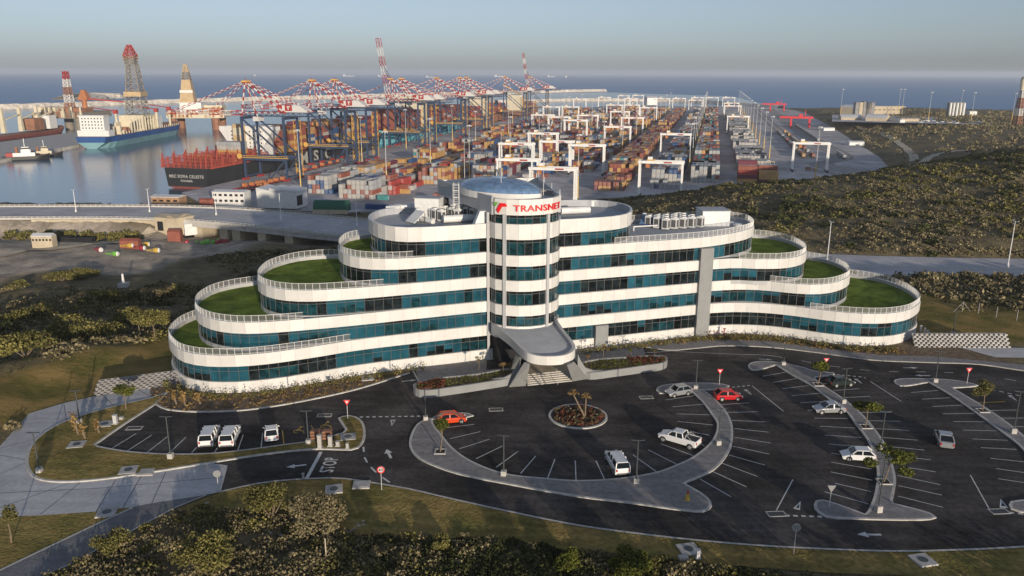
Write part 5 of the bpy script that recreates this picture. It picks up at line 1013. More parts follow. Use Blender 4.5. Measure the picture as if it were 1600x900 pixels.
for p, up, lab in SL:
    x, y = XY(p + 9, -297)
    if cr[bool(up)] is None: cr[bool(up)] = o = sts(up); o.location = (x, y, ZP); o.rotation_euler = (0, 0, PROT); tag(o, lab, None, 'red and white ship to shore cranes along the quay')
    else: dup(cr[bool(up)], (x, y, ZP), PROT, lab)
# ---- yard gantries
def rtg():
    t = thing('yard_gantry', '', 'gantry crane'); w = 11.9; h = 20.3
    for s_ in (-1, 1):
        mb = MB()
        for y in (-3.6, 3.6): mb.bar((s_ * w, y, 1.6), (s_ * w, y * .8, h), 1.0, 'rtg_white')
        mb.bar((s_ * w, -5.6, 1.9), (s_ * w, 5.6, 1.9), 1.0, 'rtg_white'); mb.bar((s_ * w, -3, h - .6), (s_ * w, 3, h - .6), .7, 'rtg_white'); mb.build('leg_frame', t)
        for y in (-4.8, 4.8):
            mb = MB(); mb.box(s_ * w - .7, y - 1.2, .9, s_ * w + .7, y + 1.2, 1.5, 'sts_blue')
            for yy in (-.8, .8): mb.tube((s_ * w - .5, y + yy, .8), (s_ * w + .5, y + yy, .8), .8, .8, 'tyre', 10)
            mb.build('wheel_set', t)
    mb = MB()
    for y in (-3, 3): mb.bar((-w - .9, y, h), (w + .9, y, h), 1.0, 'rtg_white', 1.5)
    mb.build('top_beam', t)
    mb = MB(); mb.box(1.5, -3.06 - .5, h - .35, 6, -3.52, h + .45, 'sts_red'); mb.build('name_plate', t)
    mb = MB(); mb.box(-8, -2.6, h + .8, -3.5, 2.6, h + 1.4, 'sts_yellow'); mb.box(-7.5, -2, h + 1.4, -5, 2, h + 2.8, 'rtg_white'); mb.box(-8.6, -1.1, h - 3.4, -6.4, 1.1, h - .9, 'cont_orange'); mb.build('trolley', t); return t
RT = [(457, -39, 1), (675, -41, 1), (753, -98, 2), (912, -100, 2), (978, 16, 3), (1189, -104, 2), (1055, -130, 0), (1270, -163, 0), (1279, -137, 0), (1628, -110, 4), (1639, -80, 4), (1550, -46, 4), (1706, -46, 4), (1717, -17, 4), (1730, 16, 4), (1416, 16, 3), (1295, 16, 3), (1607, -171, 4), (1799, -206, 4), (1836, -178, 4), (1664, -231, 4), (613, 58, 5), (551, -146, 6), (448, -120, 6), (410, -92, 6), (653, -148, 6), (577, -122, 6), (553, -96, 6), (944, -210, 0), (846, -153, 0), (904, -182, 0), (1173, -244, 0), (1182, -217, 0), (950, -156, 0), (1544, -262, 4), (1500, -150, 4)]
LB = {1: 'white yard gantry crane spanning the pale container row behind the office tower, {}', 2: 'white yard gantry crane in the row left of the long brown container block, {}', 3: 'white yard gantry crane over the white reefer racks, {}', 4: 'small far white yard gantry crane near the sea edge, {}', 0: 'white yard gantry crane in the middle of the left yard, {}', 5: 'white gantry crane standing alone on the apron beside the railway', 6: 'white yard gantry crane among the stacks just above the office roof, {}'}
cnt = {}; r0 = None
for p, q, c in sorted(RT):
    cnt[c] = cnt.get(c, 0) + 1; lab = LB[c].format(ORD[cnt[c] - 1]); x, y = XY(p + 4, q + 12)
    if r0 is None: r0 = rtg(); r0.location = (x, y, ZP); r0.rotation_euler = (0, 0, PROT); tag(r0, lab, None, 'white yard gantry cranes'); 
    else: dup(r0, (x, y, ZP), PROT, lab)
for (xa, xb, yy, la, lb2, lab) in ((1190, 1226.5, 161, 1203, 1224, 'far red rail gantry crane near the sea'), (1217.5, 1269, 181.5, 1235, 1263, 'near red rail gantry crane with a long cantilever over the tracks')):
    p_, q0 = PQ(la, 199 if yy > 170 else 173.5); q1 = PQ(lb2, 199 if yy > 170 else 173.5)[1]; qa = q0 - (la - xa) * (q1 - q0) / (lb2 - la); t = pthing('rail_gantry', lab, 'gantry crane', p_, q0, ZP, 'red rail gantry cranes'); w_ = q1 - q0
    for x in (0, w_): mb = MB(); [mb.bar((x, y, 0), (x, y * .6, 12), 1.8, 'crane_red') for y in (-5, 5)]; mb.bar((x, -7, 1), (x, 7, 1), 1.3, 'crane_red'); mb.build('leg', t)
    mb = MB(); [mb.bar((qa - q0, y, 13), (w_ + 4, y, 13), 1.6, 'crane_red', 2.4) for y in (-3, 3)]; mb.build('top_beam', t); mb = MB(); mb.box(w_ * .4, -3, 14.2, w_ * .6, 3, 17.5, 'crane_red'); mb.bar((w_ * .75, 0, 14), (w_ * .75, 0, 22), .8, 'crane_red'); mb.build('trolley', t)
# ---- light masts
mastc = None
def mast(x, y, z, h, label, group='tall light masts in the port'):
    global mastc
    if mastc is None:
        mastc = thing('light_mast', label, 'light mast', (x, y, z), PROT, group); mb = MB(); mb.tube((0, 0, 0), (0, 0, 12), .42, .36, 'mast_yellow', 8); mb.tube((0, 0, 12), (0, 0, 35), .24, .12, 'mast_grey', 8); mb.build('mast', mastc)
        mb = MB(); mb.tube((0, 0, 34.6), (0, 0, 35), 1.5, 1.5, 'mast_grey', 10)
        for i in range(6): mb.box(1.5 * cos(i * pi / 3) - .25, 1.5 * sin(i * pi / 3) - .25, 34, 1.5 * cos(i * pi / 3) + .25, 1.5 * sin(i * pi / 3) + .25, 34.6, 'cool_white')
        mb.build('lamp_ring', mastc); o = mastc
    else: o = dup(mastc, (x, y, z), PROT, label)
    o.scale = (1, 1, h / 35); return o
MS = [(554, 67, 'light mast standing at the edge of the railway apron'), (446, -72, 'light mast beside the nearest white gantry crane'), (707, -277, 'light mast on the quay between the ships'), (435, -239, 'light mast between the long white shed and the container stacks'), (439, -185, 'light mast with yellow foot at the front of the left container stacks'), (577, -263, 'light mast on the quay near the black ship bow')]
for p, q, lab in MS: x, y = XY(p, q); mast(x, y, ZP, 36, lab)
for q, ps, lab in ((46, range(682, 1650, 80), 'light mast in the row right of the white reefer racks'), (-14, range(565, 1550, 80), 'light mast in the row between the two long container blocks'), (-75, range(576, 1500, 125), 'light mast left of the long brown container block'), (-154, range(505, 1200, 110), 'light mast among the crowded left stacks'), (-205, range(572, 1300, 120), 'light mast in the quay side stacks'), (-262, range(800, 1500, 130), 'light mast on the far quay')):
    for i, p in enumerate(ps): x, y = XY(p, q); mast(x, y, ZP, 36, lab + ', ' + ORD[i])
# ---- containers
def container(col, L=12.19):
    t = MB(); k = 'cont_' + col; w = 1.22; h = 2.59
    t.box(-w + .05, -L / 2 + .06, .06, w - .05, L / 2 - .06, h - .04, k)
    for x in (-w, w - .12):
        for y in (-L / 2, L / 2 - .12): t.box(x, y, 0, x + .12, y + .12, h, k)
    for x in (-w, w - .1): t.box(x, -L / 2 + .13, 0, x + .1, L / 2 - .13, .14, k); t.box(x, -L / 2 + .13, h - .1, x + .1, L / 2 - .13, h, k)
    for y in (-L / 2, L / 2 - .1): t.box(-w + .13, y, h - .12, w - .13, y + .1, h, k); t.box(-w + .13, y, 0, w - .13, y + .1, .14, k)
    n = 11
    for s_ in (-1, 1):
        for i in range(n): y = -L / 2 + .8 + i * (L - 1.6) / (n - 1); t.box(s_ * (w - .05) - (.03), y - .12, .15, s_ * (w - .05) + .03, y + .12, h - .11, k)
    for x in (-.6, -.2, .2, .6): t.box(x - .03, -L / 2 + .02, .15, x + .03, -L / 2 + .058, h - .14, 'mast_grey')
    return t
cmesh = {}
def cmeshfor(c, L):
    if (c, L) not in cmesh:
        o = container(c, L).build('tmp'); cmesh[(c, L)] = o.data; bpy.data.objects.remove(o)
    return cmesh[(c, L)]
boxes = []   # p, q, z, colour, turned, block label, visible, length
def block(p0, p1, q0, ncol, hmax, pal, lab, hmin=1, gap=.12, pitch=12.9, turned=False, front=None, run=2):
    p = p0; i = 0; base = hmax; prev = None
    while p < p1:
        if random.random() < gap: p += pitch * random.choice((1, 1, 2)); prev = None; i += 1; continue
        if i % run == 0: base = random.randint(hmin, hmax)
        if i == 0 and front: base = front
        pk = random.choices([x for x, _ in pal], [w for _, w in pal], k=3)
        hs = []
        for c in range(ncol):
            h = max(0, min(hmax, base - (random.random() < .2) - (random.random() < .08) * 2)); hs.append(h)
        for c, h in enumerate(hs):
            for k in range(h):
                col = random.choice(pk) if random.random() < .6 else random.choices([x for x, _ in pal], [w for _, w in pal])[0]
                top = k == h - 1; frontv = prev is None or k >= prev[c]; side = c in (0, ncol - 1)
                boxes.append((p + random.uniform(-.15, .15), q0 + (c + .5) * 2.62, ZP + k * 2.6, col, turned, lab, top or frontv or side, 12.19))
        prev = hs; p += pitch; i += 1
mixA = [('yellow', 5), ('brown', 5), ('maroon', 2), ('grey', 1), ('teal', .3), ('blue', .3)]; mixB = [('white', 6), ('grey', 5), ('blue', .8), ('brown', .8)]; mixC = [('brown', 3), ('yellow', 3), ('grey', 3), ('white', 1), ('teal', .6), ('maroon', 1), ('blue', .4)]
mixL = [('grey', 4), ('white', 3), ('brown', 3), ('yellow', 3), ('blue', 1.6), ('red', .6), ('maroon', .6)]; mixM = [('brown', 4), ('yellow', 5), ('maroon', 1.5), ('orange', .6), ('white', 1.5), ('grey', 2), ('blue', .8), ('teal', .3), ('red', .1)]
random.seed(11)
block(482, 700, -68, 7, 4, mixA, 'long yellow and brown block', 3, .03, front=2, run=4); block(700, 1500, -68, 7, 4, mixA, 'far', 3, .04, run=4)
block(497, 510, -35.5, 7, 2, mixB, 'pale block under the nearest gantry', 2, 0, front=2); block(510, 630, -35.5, 7, 4, mixB, 'pale block under the nearest gantry', 3, .0, run=3); block(630, 1500, -35.5, 7, 4, [('white', 4), ('grey', 4), ('brown', 1.5), ('yellow', 1), ('blue', .8)], 'far', 2, .05, run=3)
block(533, 560, -12, 7, 4, [('grey', 6), ('white', 1), ('blue', .5), ('brown', .8)], 'grey fronted block right of the nearest gantry', 4, 0); block(560, 620, -12, 7, 5, [('brown', 5), ('red', 1), ('grey', 2), ('teal', 1.2)], 'grey fronted block right of the nearest gantry', 4, 0, run=5); block(620, 1500, -12, 7, 5, mixC, 'far', 4, .01, run=5)
for i, (p_, n, z) in enumerate(((541, 3, 0), (545, 4, 0), (549, 4, 0), (553, 5, 0), (557, 5, 0), (561, 5, 0))):
    for q_, cols in ((24, ('yellow', 'maroon', 'red', 'brown', 'brown')), (37, ('maroon', 'yellow', 'yellow', 'brown', 'grey'))):
        nn = n - (1 if q_ > 30 and n > 3 else 0)
        for k in range(nn): boxes.append((p_ - (0 if i == 0 else 1.2), q_, ZP + 2.6 * k, cols[k] if i < 3 else random.choice(('brown', 'grey', 'maroon')), True, 'side-on stacks beside the railway', k == nn - 1 or i == 0, 12.19))
for pp in range(600, 1400, 14):
    block(pp, pp + 13, 19, 9, 3, [('white', 8), ('grey', 1)], 'far' if pp > 700 else 'white reefer racks', 1, .12)
block(412, 447, -203, 8, 4, [('grey', 5), ('white', 4), ('blue', 2.2), ('brown', .8)], 'big grey blue stack by the green shelter', 4, 0, run=5)
block(432, 446, -181.5, 2, 3, [('red', 4), ('white', 1)], 'big grey blue stack by the green shelter', 3, 0); block(425, 452, -229, 6, 4, mixB, 'grey stack beside the long white shed', 3, 0, front=4)
block(470, 700, -229, 7, 4, mixM, 'left quay side stacks', 2, .25); block(465, 640, -203, 7, 4, mixM, 'left quay side stacks', 2, .2); block(455, 600, -181, 7, 4, mixL, 'pale stacks behind the yellow footed mast', 3, .12, front=4); block(490, 640, -152, 7, 4, mixL, 'mixed stacks above the office roof', 2, .15, front=4)
block(500, 700, -123, 6, 3, mixM, 'mixed stacks above the office roof', 1, .3); block(540, 740, -98, 6, 3, mixL, 'low stacks left of the long brown block', 1, .35)
for q0 in (-229, -203, -177, -152, -123, -98):
    block(650 if q0 < -160 else 700, 1500, q0, 7, 4, mixM if random.random() < .6 else mixL, 'far', 1, .22)
block(900, 1500, -252, 7, 3, mixM, 'far', 1, .3)
for p_, q_, c, L, lab, turned in ((393, -188, 'teal', 6, 'short blue green container alone on the apron above the green tank', True), (399, -163, 'brown', 6, 'single brown container on the apron just left of the tower', False), (416, -168, 'yellow', 6, 'yellow container with a brown one on top on the open apron', True), (432, -155, 'white', 6, 'white container between yellow and red ones on the apron', True), (440, -148, 'red', 12, 'red container lying alone on the open apron', False), (383, -168, 'blue', 12, 'long blue grey container beside the highway behind the left roof', True)):
    pass
x_ = [(G(599, 312, ZP), 'teal', True, 6.06, 'short teal container alone on the open apron above the left roof', 0), (G(633, 302, ZP), 'yellow', True, 6.06, 'yellow container on the open apron under a brown one', 0), (G(631, 302, ZP), 'brown', True, 6.06, 'brown container on top of the yellow one on the open apron', 1), (G(645, 296, ZP), 'white', False, 6.06, 'white container between the yellow and red ones on the apron', 0), (G(654, 290, ZP), 'red', False, 12.19, 'red container lying alone on the open apron', 0), (G(589, 327, ZP), 'blue', True, 12.19, 'long dull blue container beside the highway behind the left roof', 0), (G(683, 316, ZP), 'brown', False, 6.06, 'brown container at the left of the tower crown', 0), (G(683, 316, ZP), 'brown', False, 6.06, 'upper brown container at the left of the tower crown', 1)]
for (x, y), c, tu, L, lab, k in x_:
    o = bpy.data.objects.new('shipping_container', cmeshfor(c, L)); C.objects.link(o); o.location = (x, y, ZP + 2.6 * k); o.rotation_euler = (0, 0, PROT + (pi / 2 if tu else 0)); tag(o, lab, 'container')
def cpos(b): return XY(b[0] + (0 if b[4] else 6.1), b[1])
vis = [b for b in boxes if b[6] and b[5] != 'far']; vis.sort(key=lambda b: hypot(*cpos(b)) + (3 if not b[4] else 0)); near = vis[:290]; nid = set(map(id, near))
bc, br_ = {}, {}
for b in near: bc.setdefault(b[5], set()).add(round(b[1], 1)); br_.setdefault(b[5], set()).add(round(b[0] / 4))
bc = {k: sorted(v) for k, v in bc.items()}; br_ = {k: sorted(v) for k, v in br_.items()}
for b in near:
    x, y = cpos(b); o = bpy.data.objects.new('shipping_container', cmeshfor(b[3], 12.19)); C.objects.link(o); o.location = (x, y, b[2]); o.rotation_euler = (0, 0, PROT + (pi / 2 if b[4] else 0))
    k_ = int(round((b[2] - ZP) / 2.6)); tag(o, f'{b[3]} container, {NW[k_]} tier, {NW[bc[b[5]].index(round(b[1], 1))]} column, {NW[br_[b[5]].index(round(b[0] / 4))]} row, {b[5]}', 'container', f'{b[3]} containers, {b[5]}')
mb = MB()
for b in boxes:
    if id(b) in nid: continue
    x, y = cpos(b); mb.rbox(x, y, b[2] + .03, b[2] + 2.57, 2.38, 12.1, PROT + (pi / 2 if b[4] else 0), 'cont_' + b[3])
o = mb.build('stacked_containers'); tag(o, 'far rows of stacked shipping containers across the port yard', None, None, 'stuff')
# reefer racks between white containers
mb = MB()
t = pthing('reefer_rack', 'cream steel reefer racks at the front of the white container row', 'rack', 574, 19); mb = MB()
for i in range(10): mb.box(i * 2.6 - .1, 0, 0, i * 2.6 + .1, 2.5, 11, 'cream')
for k in range(5): mb.box(-.2, -.05, k * 2.6, 23.6, 2.55, k * 2.6 + .25, 'cream')
mb.build('frame', t)
# ---- rails, trains
mb = MB(); railp = []
for q in (76, 84, 98, 103, 108, 113):
    pts = [XY(1700, q), XY(1300, q), XY(900, q)] + ([XY(720, q)] if q < 90 else [XY(720, q + 1), (235 + (q - 100) * 1.2, 625 + (q - 100) * .5), (247 + (q - 100) * 1.3, 575 + (q - 100) * .9), (275 + (q - 100) * 1.1, 535 + (q - 100) * 1.1)])
    pts = smooth(pts, 12, closed=False); railp.append(pts); mb.ribbon(pts, 3.8, ZP + .006, 'concrete_dark')
    for o_s in (-.75, .75): mb.ribbon(offset(pts, o_s), .16, ZP + .05, 'rust')
struct('railway', mb)
wag = None
def wagon(x, y, rz, col, label):
    t = thing('rail_wagon', label, 'rail wagon', (x, y, ZP), rz, 'wagons on the port railway'); mb = MB(); mb.box(-1.3, -6.5, .8, 1.3, 6.5, 1.1, 'black')
    for yy in (-5, 5): mb.box(-1.1, yy - 1, .1, 1.1, yy + 1, .8, 'black')
    mb.build('chassis', t); return t
w0 = wagon(0, 0, 0, 'grey', 'x'); wu = False; wn = {}
def put_wagon(p, q, col, label, load=True, n_w=0):
    global wu; wn[q] = wn.get(q, -1) + 1; n_w = wn[q]; label += ', ' + NW[n_w] + ' wagon'; 
    x, y = XY(p, q)
    if not wu: w0.location = (x, y, ZP); w0.rotation_euler = (0, 0, PROT); w0['label'] = label; wu = True; o = w0
    else: o = dup(w0, (x, y, ZP), PROT, label)
    if load:
        c = bpy.data.objects.new('shipping_container', cmeshfor(col, 12.19)); C.objects.link(c); c.location = (x, y, ZP + 1.12); c.rotation_euler = (0, 0, PROT); tag(c, f'{col} container on the {NW[n_w]} wagon of the {"left short" if q == 76 else "right short" if q == 84 else "long outer"} train', 'container', 'containers on rail wagons')
for p in range(722, 1020, 14):
    if random.random() < .85: put_wagon(p, 76, random.choice(('brown', 'grey', 'yellow', 'grey')), 'flat rail wagon in the left of the two short trains')
for p in range(724, 1020, 14):
    if random.random() < .75: put_wagon(p, 84, random.choice(('grey', 'brown', 'grey', 'yellow')), 'flat rail wagon in the right of the two short trains')
for p in list(range(720, 760, 14)) + list(range(900, 1150, 14)): put_wagon(p, 108, 'grey', 'flat rail wagon in the long train on the outer track')
t = pthing('reach_stacker', 'dark red terminal tractors parked beside the lone gantry crane', 'tractor', 622, 70)
mb = MB(); mb.box(-2, -2, .8, 2, 2, 2.6, 'maroon' if 'maroon' in M else 'rust'); mb.box(3, -1.5, .8, 6, 1.5, 1.6, 'rust'); mb.build('body', t)
# red and orange terminal trailers along the quay
tr0 = None
for k, (px, py) in enumerate(((302, 0), (376, 296), (386, 294), (396, 292), (406, 291), (416, 289), (426, 287), (436, 285), (500, 262), (512, 259), (524, 256), (398, 297), (410, 294), (472, 270), (486, 266))):
    if py == 0: continue
    x, y = G(px, py, ZP)
    if tr0 is None:
        tr0 = thing('terminal_tractor', '', 'tractor', (x, y, ZP), PROT, 'red terminal tractors on the quay'); mb = MB(); mb.box(-1.2, -6, .9, 1.2, 3.4, 1.3, 'sts_red'); mb.build('trailer', tr0); mb = MB(); mb.box(-1.2, 3.6, .7, 1.2, 6, 3.2, 'cont_orange'); mb.box(-1.0, 4.6, 2.2, 1.0, 6.05, 3.0, 'black'); mb.build('cab', tr0)
        mb = MB(); [mb.tube((s_ * 1.1, yy, .5), (s_ * 1.35, yy, .5), .5, .5, 'tyre', 10) for s_ in (-1, 1) for yy in (-5, -3.8, 2.4, 5)]; mb.build('wheels', tr0); o = tr0
    else: o = dup(tr0, (x, y, ZP), PROT + random.choice((0, .1, -.1)))
    kq = 0 if px < 450 else 1; tq = globals().setdefault('tq', [0, 0]); o['label'] = f'red orange terminal tractor, {NW[tq[kq]]} in the line ' + ('beside the black ship' if kq == 0 else 'under the farther quay cranes'); tq[kq] += 1
# ---- ships
def hull_mesh(t, L, B, zt, keel='hull_red', top='hull_black', zw=2.5, bow=.14, sheer=4.0, stern_in=.0, boot=None):
    mb = MB(); st = []; N = 22; lv = [(-1.5, .55), (zw, .93), (zt, 1.0)]
    for i in range(N + 1):
        f = i / N; x = f * L; b = 1.0
        if f > 1 - bow: u = (f - (1 - bow)) / bow; b = (1 - u ** 2.2) * 1.0 + .02
        if f < .08: b = .86 + .14 * f / .08
        st.append([(x + (0 if f < .99 else 0), b, f)])
    def sec(i, s_):
        f = i / N; x = f * L; b = st[i][0][1]; sh = sheer * max(0, (f - .8) / .2) ** 2
        u = max(0, (f - (1 - bow)) / bow); flare = 1 + u * .4
        sn = 1 - max(0, (.06 - f) / .06)
        return [(s_ * B / 2 * b * .75 * (sn * .8 + .2), x - (L * .02 * u), -1.5), (s_ * B / 2 * min(1, b) * (.97 if sn == 1 else .9), x, zw), (s_ * B / 2 * min(1, b * flare), x + L * .02 * u, zt + sh)]
    for i in range(N):
        for s_ in (-1, 1):
            a, b = sec(i, s_), sec(i + 1, s_)
            mb.face([a[0], b[0], b[1], a[1]], keel); mb.face([a[1], b[1], b[2], a[2]], top)
        a, b, c, d = sec(i, -1)[2], sec(i, 1)[2], sec(i + 1, 1)[2], sec(i + 1, -1)[2]; mb.face([a, b, c, d], 'rust')
    a, b = sec(0, -1), sec(0, 1); mb.face([a[0], b[0], b[1], a[1]], keel); mb.face([a[1], b[1], b[2], a[2]], top); mb.build('hull', t)
def flat_text(t, s, size, key, place, name):
    me, co = text_mesh(s, size, .03, key, off=.03 * size); c = co[:, 0].max() / 2; me.vertices.foreach_set('co', np.array([place(q[0] - c, q[1]) for q in co], np.float32).ravel()); o = bpy.data.objects.new(name, me); C.objects.link(o); o.parent = t
def stacks(t, y0, y1, B, z0, tiers, pal, name='deck_containers', ragged=.25, cols=None):
    nb = max(1, int((y1 - y0) / 14)); nc = int(B / 2.55)
    for b in range(nb):
        mb = MB(); base = random.randint(tiers - 1, tiers); pk = random.choices([x for x, _ in pal], [w for _, w in pal], k=3)
        for c in range(nc):
            h = max(1, base - (random.random() < ragged) * random.randint(1, 2))
            for k in range(h):
                x = -nc * 2.55 / 2 + c * 2.55; col = random.choice(pk) if random.random() < .6 else random.choices([x for x, _ in pal], [w for _, w in pal])[0]; mb.box(x, y0 + b * 14, z0 + k * 2.62, x + 2.45, y0 + b * 14 + 12.2, z0 + k * 2.62 + 2.56, 'cont_' + col)
        mb.build(name, t)
pA = PQ(343, 267, -11); pB = PQ(256, 265, -11)
def ship_at(px, py, z, name, label, cat='ship'):
    p, q = PQ(px, py, z); x, y = XY(p, q); return thing(name, label, cat, (x, y, ZS), PROT)
p_, q_ = pA
mscp, mscq = 440, -321
t = pthing('container_ship', 'black hulled container ship moored under the nearest quay cranes, red lashing bridges at its stern', 'container ship', mscp, mscq, ZS)
Bm = 36; DK = 13; hull_mesh(t, 292, Bm, DK, top='hull_black', zw=1.4)
for i, f in enumerate((0, 12, 24, 36, 48, 58)):
    mb = MB(); y = 1.5 + f
    for c in range(10): x = -Bm / 2 + .5 + c * (Bm - 1) / 9; mb.box(x - .3, y, DK, x + .3, y + .8, DK + (6.5 if c % 2 else 9), 'lash_red')
    for z in (DK + 2, DK + 4.2, DK + 6.4): mb.box(-Bm / 2, y + .1, z, Bm / 2, y + .7, z + .3, 'lash_red')
    for c in range(30): mb.box(-Bm / 2 + c * Bm / 29, y, DK, -Bm / 2 + c * Bm / 29 + .22, y + .15, DK + 7, 'lash_red')
    mb.build('lashing_bridge', t)
mb = MB()
for s_ in (-1, 1):
    for c in range(46): y = 1 + c * 1.5; mb.bar((s_ * Bm / 2, y, DK), (s_ * Bm / 2, y, DK + 5), .3, 'lash_red')
    for zz in (1.8, 3.4, 5): mb.bar((s_ * Bm / 2, 0, DK + zz), (s_ * Bm / 2, 66, DK + zz), .25, 'lash_red')
    mb.box(min(s_ * Bm / 2, s_ * (Bm / 2 - .3)), 0, DK - .1, max(s_ * Bm / 2, s_ * (Bm / 2 - .3)), 70, DK + 1, 'lash_red')
mb.build('bulwark', t)
mb = MB(); cc = ['yellow', 'brown', 'yellow', 'white', 'grey']
for k in range(5): [mb.box(-2 + c * 2.55, 38, DK + .5 + k * 2.62, .4 + c * 2.55, 46.5, DK + 3.05 + k * 2.62, 'cont_' + cc[k]) for c in range(7)]
for c in range(4): mb.box(-14 + c * 2.55, 26, DK + .5, -11.6 + c * 2.55, 35, DK + 5.7, 'cont_yellow')
for c in range(9): mb.box(-16 + c * 3.4, 50, DK, -14 + c * 3.4, 57, DK + 2.6 * (1 + c % 3), 'cont_brown')
mb.build('deck_containers', t)
mb = MB(); y0 = 70; mb.box(-14, y0, DK, 14, y0 + 14, 35, 'white_metal'); mb.hexa([(-14, y0 + 1, 22), (14, y0 + 1, 22), (14, y0 + 12, 22), (-14, y0 + 12, 22), (-21, y0 + 1, 32), (21, y0 + 1, 32), (21, y0 + 12, 32), (-21, y0 + 12, 32)], 'white_metal'); mb.box(-21, y0 + 1, 32, 21, y0 + 12, 34.5, 'white_metal'); ac = mb.build('accommodation', t)
mb = MB()
for k in range(7): [mb.box(x, y0 - .08, 15 + k * 2.6, x + .9, y0 - .01, 16 + k * 2.6, 'black') for x in (-11, -9, 3.2, 6.2, 9.2, 12)]
mb.build('windows', ac); mb = MB(); mb.box(-6.5, y0 - 5, DK, .5, y0 - .2, 36.5, 'tan'); mb.box(-6.0, y0 - 5.1, 29, 0, y0 - 5.02, 34, 'cream'); mb.build('funnel', t)
stacks(t, 88, 272, Bm - 1, DK + 1.5, 7, [('brown', 5), ('yellow', 4), ('maroon', 1.5), ('blue', 1), ('teal', .5), ('white', .6), ('orange', .6)])
flat_text(t, 'MSC SOFIA CELESTE', 2.6, 'white_metal', lambda a, b: (a, -.2, 7.0 + b), 'name_lettering'); flat_text(t, 'PANAMA', 2.0, 'white_metal', lambda a, b: (a, -.2, 4.4 + b), 'name_lettering')
for s_, y in (('M', 119), ('S', 139), ('C', 160)): flat_text(t, s_, 12, 'white_metal', lambda a, b, y=y: (Bm / 2 + .12, y + a * 1.5, 4.0 + b), 'hull_lettering')
# teal ship and the ships beyond it
t = pthing('container_ship', 'teal hulled container ship with brown container stacks behind the raised crane boom', 'container ship', 775, -325, ZS); hull_mesh(t, 250, 36, 14, top='hull_teal', keel='hull_teal', zw=2)
stacks(t, 4, 60, 34, 15, 8, [('brown', 8), ('maroon', 2), ('white', .3)], ragged=.1); stacks(t, 95, 235, 34, 15, 7, [('brown', 6), ('maroon', 2), ('yellow', 1), ('grey', 1)])
mb = MB(); mb.box(-13, 74, 14, 13, 88, 46, 'cream'); mb.box(-18, 75, 42, 18, 86, 45, 'cream'); mb.build('accommodation', t); flat_text(t, 'MAERSK LINE', 9, 'hull_blue', lambda a, b: (18.12, 140 + a * 1.2, 4 + b), 'hull_lettering')
t = pthing('container_ship', 'dark container ship with cream bridge block beyond the teal ship', 'container ship', 1040, -325, ZS); hull_mesh(t, 210, 32, 13, top='rust', zw=2); stacks(t, 5, 60, 30, 14, 5, [('brown', 5), ('red', 2), ('yellow', 1)]); stacks(t, 85, 190, 30, 14, 5, [('brown', 5), ('red', 2), ('blue', 1), ('yellow', 1)]); mb = MB(); mb.box(-12, 62, 13, 12, 78, 40, 'cream'); mb.build('accommodation', t)
t = pthing('container_ship', 'small container ship with cream bridge and yellow deck crane near the end of the quay', 'container ship', 1290, -322, ZS); hull_mesh(t, 170, 26, 11, top='rust', zw=2); stacks(t, 50, 150, 24, 12, 4, [('brown', 5), ('yellow', 2), ('maroon', 1)]); mb = MB(); mb.box(-11, 18, 11, 11, 34, 36, 'cream'); mb.box(-13, 20, 33, 13, 31, 36, 'white_metal'); mb.build('accommodation', t); mb = MB(); mb.tube((9, 48, 11), (9, 48, 34), 1.5, 1.2, 'sts_yellow'); mb.bar((9, 48, 34), (-25, 48, 52), 1.5, 'sts_yellow'); mb.build('deck_crane', t)
def derrick(t, x, y, z0, h, w0, w1, keys, name='derrick', n=9):
    mb = MB()
    for i in range(n):
        k = keys[i * len(keys) // n]; a = w0 + (w1 - w0) * i / n; b = w0 + (w1 - w0) * (i + 1) / n; za = z0 + h * i / n; zb = z0 + h * (i + 1) / n
        A = [(x + sx * a, y + sy * a, za) for sx, sy in ((-1, -1), (1, -1), (1, 1), (-1, 1))]; B_ = [(x + sx * b, y + sy * b, zb) for sx, sy in ((-1, -1), (1, -1), (1, 1), (-1, 1))]
        for j in range(4): m_ = (j + 1) % 4; mb.bar(A[j], B_[j], .9, k); mb.bar(A[j], B_[m_], .5, k); mb.bar(A[m_], B_[j], .5, k); mb.bar(A[j], A[m_], .5, k)
    mb.build(name, t)
# drill ship
xa, ya = G(144, 233, ZS); t = thing('drill_ship', 'blue hulled drilling ship with a tall lattice derrick in the harbour basin', 'drill ship', (xa, ya, ZS), R(1.5)); hull_mesh(t, 200, 33, 11.5, top='hull_blue', keel='hull_cyan', zw=6, sheer=3)
mb = MB(); mb.box(-15, 6, 11.5, 15, 18, 17, 'white_metal'); mb.box(-13, 9, 17, 10, 20, 30, 'white_metal'); mb.box(-14, 8, 30, 11, 19, 31, 'white_metal'); ac = mb.build('accommodation', t); mb = MB()
for k in range(4): [mb.box(-11 + i * 3, 8.9, 18.5 + k * 3, -9.8 + i * 3, 8.98, 19.7 + k * 3, 'black') for i in range(7)]
mb.build('windows', ac); mb = MB()
for i in range(34): y = 30 + i * 3.1; x = random.uniform(-12, 12); mb.box(x - 2, y, 11.5, x + 2, y + 2.2, 11.5 + random.uniform(3, 9), random.choice(('cream', 'rig_grey', 'cream', 'rust')))
mb.box(-13, 92, 11.5, 13, 96, 27, 'cream'); mb.box(-13, 122, 11.5, 13, 128, 27, 'cream'); mb.box(-13, 96, 24, 13, 122, 27, 'cream'); mb.box(-10, 134, 11.5, 10, 148, 24, 'white_metal'); mb.box(-14, 80, 11.5, -11, 170, 20, 'cream')
for i in range(9): mb.box(13, 60 + i * 7, 11.5, 14, 61 + i * 7, 25, 'cream')
for i in range(26): mb.bar((16, 30 + i * 6, 11.5), (16, 30 + i * 6, 14), .6, 'cream')
